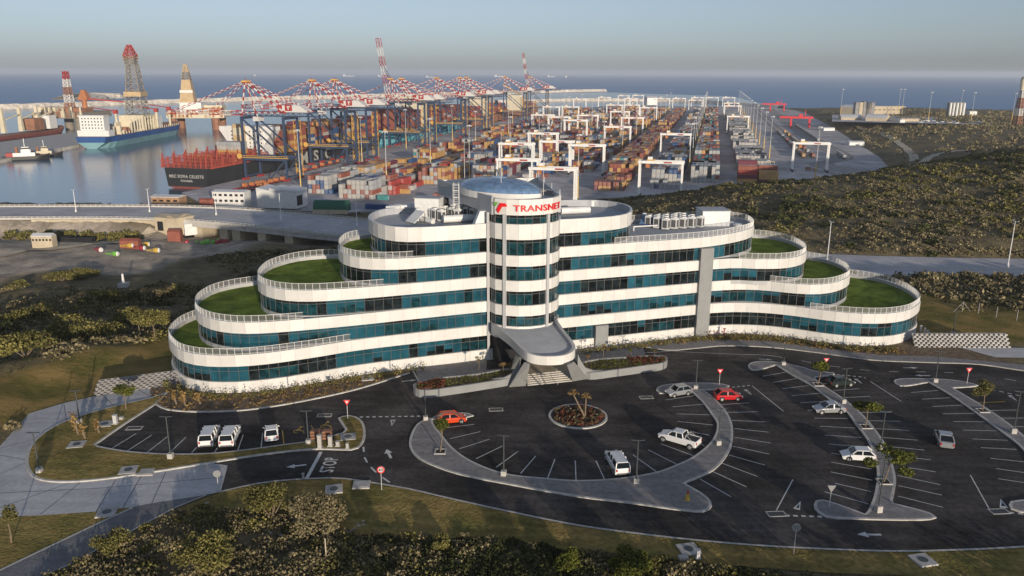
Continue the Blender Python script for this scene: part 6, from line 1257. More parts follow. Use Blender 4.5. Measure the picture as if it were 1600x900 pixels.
mb.build('deck_plant', t); derrick(t, 0, 110, 27, 52, 9, 4.6, ('rig_grey',), n=8); mb = MB(); mb.box(-9, 101, 46, 9, 119, 51, 'tan'); mb.build('derrick_floor', t); derrick(t, -1, 110, 79, 9, 4.6, 5.4, ('rig_grey', 'rust'), n=3, name='crown_block'); derrick(t, -1, 110, 88, 11, 5.4, 1.4, ('sts_red',), n=3, name='derrick_top')
for x, y in ((-12, 84), (14, 124), (12, 165)): mb = MB(); mb.tube((x, y, 12), (x, y, 30), 1.3, 1.3, 'cream'); mb.box(x - 2, y - 2, 29, x + 2, y + 2, 33, 'sts_red'); mb.bar((x, y, 32), (x - 12, y - 22, 36), .9, 'sts_red'); mb.build('deck_crane', t)
flat_text(t, 'DEEPWATER', 2.2, 'white_metal', lambda a, b: (a, -.15, 8.2 + b), 'name_lettering') if False else None
# rig ship behind
xa, ya = G(300, 203, ZS); t = thing('drilling_rig', 'tan drilling rig with a solid sided tapering derrick behind the blue ship', 'drilling rig', (xa, ya, ZS), R(8)); mb = MB()
for x in (-22, 30): [(mb.tube((x, y, -1), (x, y, 16), 5, 5, 'rust'), mb.build('column', t), mb.__init__()) for y in (0, 40)]
mb = MB(); mb.box(-28, -6, 15, 42, 46, 22, 'cream'); mb.box(-12, 0, 22, 14, 30, 34, 'white_metal'); mb.box(10, 0, 22, 38, 16, 27, 'cont_orange'); mb.box(14, 16, 22, 36, 40, 30, 'cream')
for i in range(20): x = random.uniform(-24, 40); mb.box(x, -7, 16, x + 2, -6, random.uniform(22, 27), random.choice(('tan', 'cont_orange', 'cream')))
mb.build('deck', t); mb = MB(); a, b = 9, 5; mb.hexa([(-4 - a, 14 - a, 34), (-4 + a, 14 - a, 34), (-4 + a, 14 + a, 34), (-4 - a, 14 + a, 34), (-4 - b, 14 - b, 62), (-4 + b, 14 - b, 62), (-4 + b, 14 + b, 62), (-4 - b, 14 + b, 62)], 'tan'); mb.box(-12, 6.2, 46, 4, 6.9, 49, 'white_metal'); mb.build('derrick_housing', t); derrick(t, -4, 14, 62, 19, 5, 1.2, ('rig_grey', 'tan'), n=6)
# left semi-submersible
xa, ya = G(112, 207, ZS); t = thing('drilling_rig', 'drilling rig with a slim red and white derrick at the left of the basin', 'drilling rig', (xa, ya, ZS), R(-4)); mb = MB()
for x in (-30, 12): [(mb.tube((x, y, -1), (x, y, 18), 5.5, 5.5, 'rig_grey', 12), mb.build('column', t), mb.__init__()) for y in (0, 45)]
mb = MB(); mb.box(-42, -8, 17, 22, 54, 24, 'rig_grey'); mb.box(-36, -4, 24, -14, 18, 30, 'cream'); mb.box(-8, 0, 24, 18, 22, 29, 'rust')
for i in range(26): x = random.uniform(-40, 20); mb.box(x, -9, 18, x + 2, -8, random.uniform(24, 31), random.choice(('tan', 'rust', 'cream', 'rig_grey')))
mb.build('deck', t); derrick(t, -9, 18, 26, 46, 4.2, 2.2, ('rust', 'sts_white', 'rust', 'sts_white', 'sts_red'), n=10); mb = MB(); mb.tube((15, 10, 24), (15, 10, 40), 3, 3, 'cont_orange'); mb.hexa([(9, 6, 38), (21, 6, 38), (21, 16, 38), (9, 16, 38), (13, 9, 50), (17, 9, 50), (17, 13, 50), (13, 13, 50)], 'cont_orange'); mb.bar((15, 10, 40), (60, 20, 36), 1.6, 'sts_red'); mb.build('deck_crane', t)
# bulk carrier behind the wharf
xa, ya = G(-40, 224, ZS); xb, yb = G(115, 205, ZS); ang = atan2(yb - ya, xb - xa); t = thing('cargo_ship', 'dark red cargo ship with three yellow kingpost cranes behind the wharf', 'cargo ship', (xa, ya, ZS), ang - pi / 2); hull_mesh(t, 150, 22, 5, top='hull_red', zw=2)
for i, y in enumerate((48, 78, 108)): mb = MB(); mb.hexa([(-2.4, y - 2, 7), (2.4, y - 2, 7), (2.4, y + 2, 7), (-2.4, y + 2, 7), (-1.4, y - 1.2, 33), (1.4, y - 1.2, 33), (1.4, y + 1.2, 33), (-1.4, y + 1.2, 33)], 'cream'); mb.bar((0, y, 20), (3, y + 24, 26), 1.2, 'cream'); mb.build('deck_crane', t)
mb = MB(); mb.box(-9, 88, 7, 9, 106, 20, 'rust'); mb.box(-8, 118, 7, 8, 132, 22, 'white_metal'); mb.build('deckhouse', t)
def tug(px, py, label, s_, w, black=True):
    x, y = G(px, py, ZS); t = thing('tug_boat', label, 'tug boat', (x, y, ZS), R(-62)); t.scale = (s_,) * 3; hull_mesh(t, 34, 10, 3.6, top='hull_black', keel='hull_black', zw=1, bow=.35, sheer=2)
    mb = MB(); mb.box(-3.6, 8, 3.6, 3.6, 24, 6.4, w); mb.box(-2.8, 14, 6.4, 2.8, 21, 9, w); mb.box(-2.6, 14.5, 9, 2.6, 20, 11.2, w); mb.box(-2.65, 14.4, 9.4, 2.65, 20.1, 10.6, 'black'); mb.build('wheelhouse', t)
    mb = MB(); mb.tube((-2, 11, 6), (-2, 11, 11), .9, .9, 'cont_orange'); mb.tube((2, 11, 6), (2, 11, 11), .9, .9, 'cont_orange'); mb.build('funnels', t); mb = MB(); mb.bar((0, 17, 11), (0, 17, 18), .4, 'white_metal'); mb.bar((-2, 17, 14.5), (2, 17, 14.5), .3, 'white_metal'); mb.build('mast', t); mb = MB(); mb.box(-3.8, 3, 3.6, 3.8, 8, 6.5, 'sts_red'); mb.build('stern_gear', t)
tug(4, 252, 'white and red tug boat at the left edge of the basin', 1.0, 'white_metal'); tug(42, 246, 'dull workboat with a folded crane behind the white and red tug', .8, 'cream')
for px, py, L, lab in ((396, 117.5, 160, 'small dark tanker on the horizon left of the first crane apex'), (535, 113, 330, 'pale long ship on the horizon above the quay cranes'), (665, 119, 120, 'small white ship on the open sea right of the raised boom'), (590, 116, 90, 'tiny white ship just left of the raised boom tip'), (772, 114, 260, 'pale ship on the horizon above the pair of cranes'), (855, 113.5, 180, 'tiny pale ship on the horizon left of the two bright ships'), (882, 120, 210, 'bright ship pair riding at anchor right of the far raised boom')):
    x, y = G(px, py + 2.0, ZS); dd = hypot(x, y); 
    if dd > 14000: x, y = x / dd * 14000, y / dd * 14000
    t = thing('distant_ship', lab, 'ship', (x, y, ZS), R(-70), 'ships at anchor out at sea'); w_ = min(hypot(x, y), 14000) * (.011 if L < 200 else .014)
    hull_mesh(t, w_, w_ * .16, w_ * .06, top='hull_black' if L in (160, 210) else 'white_metal', zw=1); mb = MB(); mb.box(-w_ * .06, w_ * .05, w_ * .05, w_ * .06, w_ * .22, w_ * .17, 'white_metal'); mb.box(-w_ * .05, w_ * .55, w_ * .05, w_ * .05, w_ * .6, w_ * .1, 'white_metal'); mb.build('deckhouse', t)
# ---- sheds and buildings around the port
def shed(px0, px1, py, z, h, depth, wall, roof, label, name='shed', cat='shed', curved=False, windows=0, door=None, rows=1, sawtooth=0, overhang=.3):
    a = Vector(G(px0, py[0] if isinstance(py, tuple) else py, z)); b = Vector(G(px1, py[1] if isinstance(py, tuple) else py, z)); d = b - a; L = d.length; rz = atan2(d.y, d.x); t = thing(name, label, cat, (a.x, a.y, z), rz)
    mb = MB(); mb.box(0, 0, -1.5, L, depth, h, wall); w_ = mb.build('walls', t); mb = MB(); o = overhang
    if curved:
        n = 8
        for i in range(n):
            y0, y1 = -o + (depth + 2 * o) * i / n, -o + (depth + 2 * o) * (i + 1) / n; z0, z1 = h + .02 + depth * .14 * sin(pi * i / n), h + .02 + depth * .14 * sin(pi * (i + 1) / n); mb.face([(-o, y0, z0), (L + o, y0, z0), (L + o, y1, z1), (-o, y1, z1)], roof)
        mb.face([(-o, -o + (depth + 2 * o) * i / n, h + .02 + depth * .14 * sin(pi * i / n)) for i in range(n + 1)], wall); mb.face([(L + o, -o + (depth + 2 * o) * i / n, h + .02 + depth * .14 * sin(pi * i / n)) for i in range(n + 1)], wall)
    elif sawtooth:
        for i in range(sawtooth):
            x0, x1 = L * i / sawtooth, L * (i + 1) / sawtooth; mb.hexa([(x0, -o, h + .02), (x1, -o, h + .02), (x1, depth + o, h + .02), (x0, depth + o, h + .02), (x0, -o, h + 1.7), (x1 - .1, -o, h + .5), (x1 - .1, depth + o, h + .5), (x0, depth + o, h + 1.7)], roof)
    else: mb.hexa([(-o, -o, h + .02), (L + o, -o, h + .02), (L + o, depth + o, h + .02), (-o, depth + o, h + .02), (-o, -o, h + .3), (L + o, -o, h + .3), (L + o, depth / 2, h + 1.0), (-o, depth / 2, h + 1.0)], roof); mb.face([(-o, depth / 2, h + 1.0), (L + o, depth / 2, h + 1.0), (L + o, depth + o, h + .1), (-o, depth + o, h + .1)], roof)
    mb.build('roof', t)
    for r_ in range(rows):
        if windows:
            mb = MB()
            for i in range(windows): x = L * (i + .5) / windows; zz = h * (.25 + .45 * r_) if rows > 1 else h * .45; mb.box(x - L / windows * .28, -.06, zz, x + L / windows * .28, -.01, zz + min(1.2, h * .25), 'black')
            mb.build('window_row', t)
    if door: mb = MB(); mb.box(L * door[0], -.08, 0, L * door[1], -.01, h * .75, 'black'); mb.build('door', t)
    return t
shed(237, 280, (320, 321), -22, 4.0, 8, 'brick', 'shed_roof', 'low brown brick hut with a pale roof at the water end of the highway', 'hut', 'hut', windows=4); shed(333, 383, (320, 321), -22, 6.6, 8, 'white_metal', 'shed_roof', 'white two storey building with rows of dark windows beside the highway', 'site_office', 'office', windows=6, rows=2)
shed(402, 463, (320, 322), -22, 7.2, 14, 'white_metal', 'shed_roof', 'long white shed with stepped roof and open end door', 'shed', sawtooth=3); shed(463, 477, (322, 318), -22, 6.8, 12, 'white_metal', 'shed_roof', 'short white end bay of the long shed with a dark doorway', 'shed', door=(.1, .7))
x, y = G(489, 329, -21); t = thing('fabric_shelter', 'dark green rounded fabric shelter on the apron edge', 'shelter', (x, y, -21.5), R(-3)); mb = MB(); n = 8; L_s = 17
for i in range(n):
    a0, a1 = pi * i / n, pi * (i + 1) / n; f = lambda a: (4 - 4 * cos(a), 5.2 * sin(a) ** .7); y0, z0 = f(a0); y1, z1 = f(a1); mb.face([(0, y0, z0), (L_s, y0, z0), (L_s, y1, z1), (0, y1, z1)], 'tank_green')
for xx in (0, L_s): mb.face([(xx, *f(pi * i / n)) for i in range(n + 1)], 'tank_green')
mb.build('cover', t); mb = MB(); mb.box(-.3, -.3, -1, L_s + .3, 0, 1.0, 'pale_wall'); mb.build('base_wall', t)
zy = lambda px, py, z0: float(height(*[np.array([c]) for c in G(px, py, z0)])[0])
shed(243, 277, (360, 362), -10.2, 4.5, 9, 'pale_wall', 'pale_wall', 'pale beige substation with dark louvred doors below the highway', 'substation', 'substation', door=(.12, .38)); shed(277, 304, (362, 357), -10.2, 4.5, 7, 'pale_wall', 'pale_wall', 'pale beige annex of the substation below the highway', 'substation', 'substation')
shed(289, 308, (362, 360), -10.4, 2.3, 3, 'white_metal', 'white_metal', 'small white cabin beside the substation', 'site_cabin', 'cabin', overhang=.05); shed(50, 82, (382, 382), -10, 2.6, 3, 'pale_wall', 'shed_roof', 'pale site cabin with a row of small windows in the left yard', 'site_cabin', 'cabin', windows=6, overhang=.05)
for px0, px1, py, c, lab in ((188, 217, 390, 'rust', 'rusty red open container behind the buoys in the yard'), (262, 282, 375, 'rust', 'rusty red container in the yard below the substation'), (312, 333, 321, 'rust', 'rusty red container beside the white two storey building')):
    z = -11.2 if py > 330 else -22; shed(px0, px1, py, z, 2.6, 2.5, 'cont_brown', 'cont_brown', lab, 'shipping_container', 'container', overhang=.02)
def buoy(px, py, key, rz, label):
    x, y = G(px, py, -10.8); t = thing('harbour_buoy', label, 'buoy', (x, y, zy(px, py, -10.8) + 1.2), rz); mb = MB(); mb.tube((-1.5, 0, 0), (.2, 0, 0), 1.4, 1.4, key, 14); mb.tube((.2, 0, 0), (1.2, 0, 0), 1.4, .8, key, 14); mb.build('float', t); mb = MB()
    for a in range(4): mb.bar((1, .9 * cos(a * pi / 2), .9 * sin(a * pi / 2)), (4.6, .25 * cos(a * pi / 2), .25 * sin(a * pi / 2)), .16, key)
    mb.tube((4.4, 0, 0), (5, 0, 0), .35, .35, key); mb.build('cage', t); mb = MB(); mb.tube((-2.1, 0, 0), (-1.5, 0, 0), 1.0, 1.35, 'white_metal', 14); mb.build('base', t); t.scale = (.58,) * 3
buoy(156, 396, 'red', R(150), 'red and white harbour buoy lying at the left of the group'); buoy(180, 401, 'green', R(175), 'green harbour buoy lying in the yard'); buoy(203, 389, 'line_yellow', R(190), 'yellow harbour buoy lying beside the rusty container'); buoy(228, 384, 'line_yellow', R(200), 'yellow harbour buoy lying behind the others'); buoy(222, 394, 'red', R(178), 'red harbour buoy lying between the yellow ones'); buoy(244, 396, 'line_yellow', R(185), 'yellow harbour buoy lying at the right end of the group')
t = thing('buoy_heap', 'heap of red and green floats and gear on a slab below the viaduct', 'heap', (*G(322, 380, -12), -12.3)); 
for k, key in enumerate(('red', 'green')):
    mb = MB()
    for i in range(22):
        x = random.uniform(-9, 9) * .9; y = random.uniform(-2.5, 2.5); r = random.uniform(.4, .9)
        if (abs(x) < 4) == (key == 'green'): mb.dome(x, y, r, r, r, r, key, 8, 3, full=True)
    mb.build('floats', t)
mb = MB(); mb.box(-13, -4, -.6, 14, 4, .05, 'concrete'); mb.build('slab', t)
for k in range(9):
    px = 90 + k * 14 if k < 6 else 95 + (k - 6) * 18; py = 363 if k < 6 else 372; x, y = G(px, py, -10); t = thing('pipe_stack', f'dark stack of stored pipes in the left yard, {ORD[8 - k]}', 'pipe stack', (x, y, zy(px, py, -10)), R(5), 'dark pipe stacks in the yard'); mb = MB()
    for i in range(5): mb.tube((-2.6, i * .7, .35), (2.6, i * .7, .35), .34, .34, 'black', 8)
    for i in range(4): mb.tube((-2.6, .35 + i * .7, .95), (2.6, .35 + i * .7, .95), .34, .34, 'black', 8)
    mb.build('pipes', t)
# far right plateau
zh = lambda px, py, z: float(height(*[np.array([c]) for c in G(px, py, z)])[0])
Zf = -13
shed(1313, 1338, (177, 178), Zf, 9, 26, 'pale_wall', 'shed_roof', 'big pale warehouse behind the tall silo block', 'warehouse', 'warehouse', curved=True); shed(1363, 1414, (177, 177), Zf, 10, 20, 'pale_wall', 'concrete', 'long low pale building with arches right of the silo block', 'warehouse', 'warehouse', windows=7)
x0, y0 = G(1349, 181.5, Zf); t = thing('silo_block', 'tall block of pale and dark vertical silos on the plateau', 'silos', (x0, y0, Zf), R(-10))
for i in range(5): mb = MB(); mb.box(-13 + i * 5.2, -6, -1, -8.4 + i * 5.2, 8, 19 if i != 2 else 20.5, 'pale_wall' if i % 2 else 'concrete_dark'); mb.build('silo', t)
x0, y0 = G(1494, 181.5, Zf); t = thing('silo_block', 'row of slender white silos on the far plateau', 'silos', (x0, y0, Zf), R(-12))
for i in range(5): mb = MB(); mb.tube((-9 + i * 4.4, 0, 0), (-9 + i * 4.4, 0, 18), 1.7, 1.7, 'white_metal', 12); mb.build('silo', t)
mb = MB(); mb.box(-11, 3, -1, 11, 9, 19, 'concrete_dark'); mb.build('frame', t)
shed(1314, 1346, (187.5, 188), Zf, 3.2, 26, 'pale_wall', 'shed_roof', 'pale shed with curved white roof, left of the pair on the plateau', curved=True); shed(1352, 1384, (189, 190), Zf, 4, 30, 'pale_wall', 'shed_roof', 'broad pale shed with curved white roof, right of the pair on the plateau', curved=True)
shed(1405, 1436, (190, 190), Zf, 3, 5, 'pale_wall', 'pale_wall', 'long thin beige wall building beside the parking lot on the plateau', 'low_building', 'building'); shed(1391, 1406, (188.5, 191.5), Zf, 3, 6, 'white_metal', 'shed_roof', 'narrow slanting white roofed shelter beside the curved roof sheds', 'shelter', 'shelter'); shed(1515, 1526, 180, Zf, 5, 12, 'white_metal', 'white_metal', 'small pale hut near the far shoreline', 'hut', 'hut')
for a, b, py, lab in ((1271, 1284, 196, 'farthest round roofed white shed at the railway embankment'), (1287, 1304, 205, 'middle round roofed white shed at the railway embankment'), (1327, 1350, 228, 'nearest round roofed white shed at the railway embankment')):
    shed(a, b, (py, py), zh((a + b) / 2, py, -20), 3.5, 9, 'white_metal', 'shed_roof', lab, curved=True)
shed(1011, 1027, (163, 163), ZP, 14, 30, 'white_metal', 'shed_roof', 'white arched warehouse at the far sea edge of the yard', 'warehouse', 'warehouse', curved=True)
mb = MB(); mb.sheet([G(1300, 190, Zf), G(1400, 192, Zf), G(1600, 196, Zf), G(1900, 205, Zf), G(1900, 188, Zf), G(1600, 186, Zf), G(1300, 179, Zf)], Zf + .12, 'highway'); struct('plateau_yard', mb)
fc = None
for k in range(26):
    px = random.uniform(1438, 1530) if k < 18 else random.uniform(1400, 1600); py = 190.5 + (px - 1440) * .012 + random.uniform(-2.5, 2); x, y = G(px, py, Zf + .1)
    if fc is None:
        fc = thing('distant_car', 'tiny car in the parking lot on the far plateau', 'car', (x, y, Zf + .12), 0, 'tiny cars on the far plateau'); mb = MB(); mb.box(-2.2, -.9, .3, 2.2, .9, 1.0, 'car_white'); mb.hexa([(-1.5, -.85, 1), (1.2, -.85, 1), (1.2, .85, 1), (-1.5, .85, 1), (-1.1, -.7, 1.5), (.6, -.7, 1.5), (.6, .7, 1.5), (-1.1, .7, 1.5)], 'car_glass'); mb.build('body', fc)
    else: o = dup(fc, (x, y, Zf + .12), random.uniform(0, 3)); 
x, y = G(1588, 197, Zf); t = thing('lattice_tower', 'red and white lattice tower with a pale drum head at the right edge', 'tower', (x, y, Zf), R(20)); derrick(t, 0, 0, 0, 40, 3.6, 1.4, ('rust', 'sts_white', 'rust', 'sts_white'), 'lattice', 10); mb = MB(); mb.tube((0, 0, 40), (0, 0, 52), 2.2, 3.4, 'cream', 12); mb.tube((0, 0, 52), (0, 0, 55), 3, 2, 'concrete_dark', 12); mb.bar((0, 0, 55), (0, 0, 58), .5, 'sts_red'); mb.build('drum_head', t)
for (px, py), w_ in zip(((1313, 178), (1403, 178), (1409, 178), (1450, 190), (1499, 182), (1517, 190), (1580, 193)), ('left of the silo block', 'right of the silo block', 'just right of the mast beside the silo block', 'over the parked cars', 'behind the slender white silos', 'beside the small pale hut', 'beside the lattice tower')): x, y = G(px, py, Zf); mast(x, y, Zf, 36, f'slim light mast on the far plateau {w_}')
# highway lamps
hl = None
for px, py, top, z, lab in ((119, 331, 302, ZR, 'tall white highway lamp at the far left over the median'), (234, 331, 300, ZR, 'white highway lamp above the sunlit retaining wall'), (338, 336, 303, ZR, 'white highway lamp in front of the white two storey building'), (439, 343, 306, ZR, 'white highway lamp in front of the long white shed'), (558, 353, 324, ZR, 'white highway lamp beside the rounded left roof'), (1292, 409, 352, ZR, 'white highway lamp behind the upper right grass terrace'), (1574, 419, 358, ZR, 'white highway lamp near the right edge of the picture')):
    x, y = G(px, py, z); dd = hypot(x, y); h = max(8, (py - top) / F_PX * dd * 1.06)
    if hl is None:
        hl = thing('highway_lamp', lab, 'street lamp', (x, y, z), 0, 'white lamps along the highway'); mb = MB(); mb.tube((0, 0, 0), (0, 0, 10), .16, .09, 'white_metal', 8); mb.box(-.25, -.25, 0, .25, .25, 1, 'white_metal'); mb.build('pole', hl)
        for s_ in (-1, 1): mb = MB(); mb.bar((0, s_ * .1, 9.8), (0, s_ * 1.5, 10.1), .14, 'white_metal'); mb.build('lamp_head', hl)
        o = hl
    else: o = dup(hl, (x, y, z), 0, lab)
    o.scale = (1, 1, h / 10)
# wire fence on the right bank
for k, (px, py) in enumerate(((1503, 488), (1528, 491), (1556, 497), (1588, 502))):
    x, y = G(px, py, -.3); t = thing('fence_post', ['pale fence post with diagonal struts on the right bank', 'second pale fence post from the strutted one', 'third pale fence post from the strutted one', 'pale fence post nearest the right edge'][k], 'fence post', (x, y, float(height(np.array([x]), np.array([y]))[0]))); mb = MB(); mb.bar((0, 0, 0), (0, 0, 2.1), .1, 'concrete_dark'); mb.build('post', t)
    if k == 0: mb = MB(); mb.bar((0, 0, 1.9), (-1.6, 0, 0), .07, 'concrete_dark'); mb.bar((0, 0, 1.9), (1.6, 0, 0), .07, 'concrete_dark'); mb.build('strut', t)
x, y = G(195, 459, -11); t = thing('survey_beacon', 'small white beacon on a pale block in the left scrub', 'beacon', (x, y, zh(195, 459, -11))); mb = MB(); mb.box(-1.1, -1.1, -.5, 1.1, 1.1, 1, 'concrete'); mb.build('block', t); mb = MB(); mb.tube((0, 0, 1), (0, 0, 3.4), .35, .25, 'white_metal'); mb.build('pillar', t)
# ================================================================== vegetation
def crown_pts(n, rx, ry, rz, lobes=6, fill=.55):
    out = []; cs = [(random.gauss(0, .42), random.gauss(0, .42), random.uniform(-.3, .6), random.uniform(.35, .62)) for _ in range(lobes)]
    per = n // lobes
    for cx, cy, cz, r in cs:
        v = rng.normal(size=(per, 3)); v /= np.linalg.norm(v, axis=1)[:, None]; v *= r * rng.uniform(fill, 1.05, (per, 1)); out.append(v + (cx, cy, cz))
    a = np.vstack(out); return a * (rx, ry, rz)
def tree(px, py, h, cr, key, label, name='young_tree', cat='tree', z=.13, n=420, trunk=.09, lean=(0, 0), lobes=6, leaf=.16, loc=None, box=True, crown_h=.45, grp=None, palm=False):
    x, y = loc or G(px, py, z); t = thing(name, label, cat, (x, y, z), 0, grp); top = Vector((lean[0], lean[1], h * (1 - crown_h * .7)))
    mb = MB(); mid = top * .5 + Vector((.08, 0, 0)); mb.tube((0, 0, 0), mid, trunk, trunk * .8, 'bark', 7); mb.tube(mid, top, trunk * .8, trunk * .6, 'bark', 7)
    for i in range(6):
        a = i * 1.05 + random.random(); e = top + Vector((cos(a) * cr * .7, sin(a) * cr * .7, h * crown_h * random.uniform(.3, .6))); mb.tube(top * random.uniform(.75, 1), e, trunk * .45, trunk * .15, 'bark', 5)
    mb.build('trunk', t)
    n = int(n * 1.8); leaf *= .72; c = crown_pts(n, cr, cr, h * crown_h * .62, lobes) + (top.x, top.y, h * (1 - crown_h * .5)); v, q = leaves(c, leaf); npmesh('crown', v, q, key, t)
    if box:
        mb = MB(); s_ = .7
        for a in ((-s_, -s_, s_, -s_ + .16), (-s_, s_ - .16, s_, s_), (-s_, -s_ + .16, -s_ + .16, s_ - .16), (s_ - .16, -s_ + .16, s_, s_ - .16)): mb.box(a[0], a[1], 0, a[2], a[3], .12, 'concrete')
        mb.box(-s_ + .16, -s_ + .16, 0, s_ - .16, s_ - .16, .06, 'dark_soil'); mb.build('tree_pit', t)
    return t
tree(688, 706, 4.6, 1.5, 'leaf_green', 'thin young tree in a square pit beside the orange hatchback', lean=(.3, 0), n=420, lobes=5)
tree(1278, 601, 3.6, 1.5, 'leaf_green', 'leafy young tree in a square pit at the top of the middle island', n=900, lean=(.2, 0)); tree(1352, 667, 3.7, 1.75, 'leaf_green', 'round crowned young tree in a square pit, middle of the island trees', n=1100); tree(1381, 753, 4.0, 2.3, 'leaf_green', 'wide spreading young tree in a square pit at the lower part of the middle island', n=1100, lobes=7, lean=(.4, 0)); tree(1535, 642, 4.0, 1.5, 'leaf_olive', 'thin crowned young tree in a square pit on the right island', n=520, lean=(-.1, 0), lobes=5)
tree(197, 639, 3.3, 1.6, 'leaf_green', 'small green tree on the left grass wedge beside the concrete road', n=700, box=False, z=.12)
tree(18, 848, 3.6, .9, 'leaf_olive', 'slender young tree at the left edge above the lower road', n=300, box=False, z=-.05)
for k, (px, py, h, lab) in enumerate(((122, 678, 2.5, 'dry bundled palm leaning on the left grass island'), (133, 685, 1.9, 'short dry bundled palm beside the leaning one'), (155, 676, 1.5, 'small dry palm on the left grass island near the manhole'), (276, 632, 1.6, 'dry palm at the left corner of the gravel planting bed'), (290, 634, 1.8, 'second dry palm in the gravel planting bed'), (313, 631, 1.3, 'third dry palm in the gravel planting bed'))):
    x, y = G(px, py, .1); t = thing('young_palm', lab, 'palm', (x, y, .1)); mb = MB(); mb.tube((0, 0, 0), (-.25, 0, h * .8), .14, .1, 'bark', 7); mb.build('trunk', t)
    c = rng.normal(size=(130, 3)) * (.16, .16, h * .22) + (-.3, 0, h * .75); v, q = leaves(c, .16); npmesh('crown', v, q, 'leaf_dry', t)
# round bed: crossed dragon tree and red succulents
x, y = rc; t = thing('dragon_tree', 'two stemmed dragon tree leaning in the round flower bed', 'tree', (x + .9, y - .6, .15)); mb = MB(); mb.tube((0, 0, 0), (-1.6, .2, 3.2), .13, .09, 'bark', 8); mb.tube((0, 0, 0), (.1, .3, 2.7), .11, .08, 'bark', 8); mb.build('trunk', t)
for cx_, cz_ in ((-1.6, 3.3), (.1, 2.8)):
    c = []; 
    for i in range(40):
        a = random.uniform(0, 2 * pi); e = random.uniform(-.2, 1.3)
        for k in range(5): c.append((cx_ + cos(a) * cos(e) * .18 * k, .25 + sin(a) * cos(e) * .18 * k, cz_ + sin(e) * .16 * k))
    v, q = leaves(np.array(c), .09); npmesh('crown', v, q, 'leaf_dry', t)
def plants(area_pts, n, h, spread, key, per=16, leaf=.12, z=.1, seed=1):
    """low plants inside a polygon -> merged leaf mesh arrays"""
    xs = [p[0] for p in area_pts]; ys = [p[1] for p in area_pts]; r = np.random.default_rng(seed); X = r.uniform(min(xs), max(xs), n * 6); Y = r.uniform(min(ys), max(ys), n * 6); k = inside(area_pts, X, Y); X = X[k][:n]; Y = Y[k][:n]
    c = np.repeat(np.stack([X, Y, np.full(len(X), z)], 1), per, 0); o = rng.normal(size=c.shape) * (spread, spread, h * .4); o[:, 2] = np.abs(o[:, 2]); return leaves(c + o, leaf)
def stuff(name, parts, key, label):
    V = []; Q = []; n = 0
    for v, q in parts: V.append(v); Q.append(q + n); n += len(v)
    o = npmesh(name, np.vstack(V), np.vstack(Q), key); return tag(o, label, None, None, 'stuff')
ci = [(rc[0] + (rr - .5) * cos(2 * pi * i / 30), rc[1] + (rr - .5) * sin(2 * pi * i / 30)) for i in range(30)]
stuff('grey_succulents', [plants(ci, 80, .35, .13, '', 14, .11, .15, 13)], 'leaf_grey', 'grey green succulents among the red ones in the round bed')
stuff('red_succulents', [plants(ci, 100, .4, .13, '', 16, .11, .15, 3)], 'leaf_red', 'red tipped succulents filling the round flower bed')
for pl_, nm, lab in ((polyL, 'L', 'left'), (polyR, 'R', 'right')):
    w = offset(pl_, .45, True); x0 = min(p[0] for p in w); x1 = max(p[0] for p in w)
    stuff('planter_shrubs', [plants(w, 190, .25, .16, '', 10, .09, .95, 5)], 'leaf_green', f'low green rows in the {lab} planter'); edge = [p for p in w]; 
    cl = (lambda x: x < x0 + 4.5) if nm == 'L' else (lambda x: x > x1 - 6); wv = [p for p in w if cl(p[0])]; stuff('flowering_shrubs', [plants(wv, 40, .6, .2, '', 16, .12, .95, 6)], 'leaf_red', f'reddish flowering shrubs at the outer end of the {lab} planter')
for k, (px, py, h, z, key, lab) in enumerate(((748, 578, 2.2, .95, 'leaf_olive', 'small sparse tree in the left planter'), (786, 583, 1.6, .95, 'leaf_dry', 'dry feathery shrub in the left planter by the canopy leg'), (796, 580, 1.5, .95, 'leaf_dry', 'second dry feathery shrub in the left planter by the canopy leg'), (942, 560, 2.2, .95, 'leaf_dry', 'thin bare tree in the right planter'), (918, 566, 1.2, .95, 'leaf_dry', 'pale dry shrub at the inner end of the right planter'), (985, 556, 1.2, .95, 'leaf_green', 'small green shrub in the middle of the right planter'), (1022, 556, 1.2, .95, 'leaf_olive', 'small tree at the outer end of the right planter'))):
    tree(px, py, h, h * .32, key, lab, 'planter_tree', 'shrub', z=z, n=110, box=False, trunk=.05, leaf=.1, lobes=4)
# planting bed strips along the wings
bedL = bd + [(-52, 108), (-48, 108.4), (-44, 106.6), (-40, 106.3), (-36, 107), (-30, 109.8), (-24, 113), (-16, 116.8)]
stuff('bed_plants', [plants(bedL, 220, .35, .16, '', 9, .12, .05, 7)], 'leaf_dry', 'dry low plants in the gravel bed along the left wing')
stripL = offset(smooth([(-51.5, 110), (-48, 107.6), (-44.6, 106), (-40.3, 105.6), (-36, 106.5), (-29.4, 109.6), (-20, 114), (-14, 116.6)], 1.1, closed=False), 0)
cc_ = np.repeat(np.array([(x + random.uniform(-.4, .4), y + random.uniform(-.5, .5), .1) for x, y in stripL for _ in range(2)]), 26, 0); o_n = rng.normal(size=cc_.shape) * (.28, .28, .5); o_n[:, 2] = np.abs(o_n[:, 2])
stuff('border_shrubs', [leaves(cc_ + o_n, .12)], 'leaf_olive', 'yellow green shrubs lining the foot of the left wing')
stripR = smooth([(12, 125.6), (24, 129.4), (33, 132.2), (40, 133.2), (46, 132.4), (52, 129.6), (58, 127.4), (64, 127.2)], 1.2, closed=False); cc_ = np.repeat(np.array([(x + random.uniform(-.5, .5), y - .6 + random.uniform(-.9, .5), .1) for x, y in stripR for _ in range(3)]), 22, 0); o_n = rng.normal(size=cc_.shape) * (.3, .3, .45); o_n[:, 2] = np.abs(o_n[:, 2])
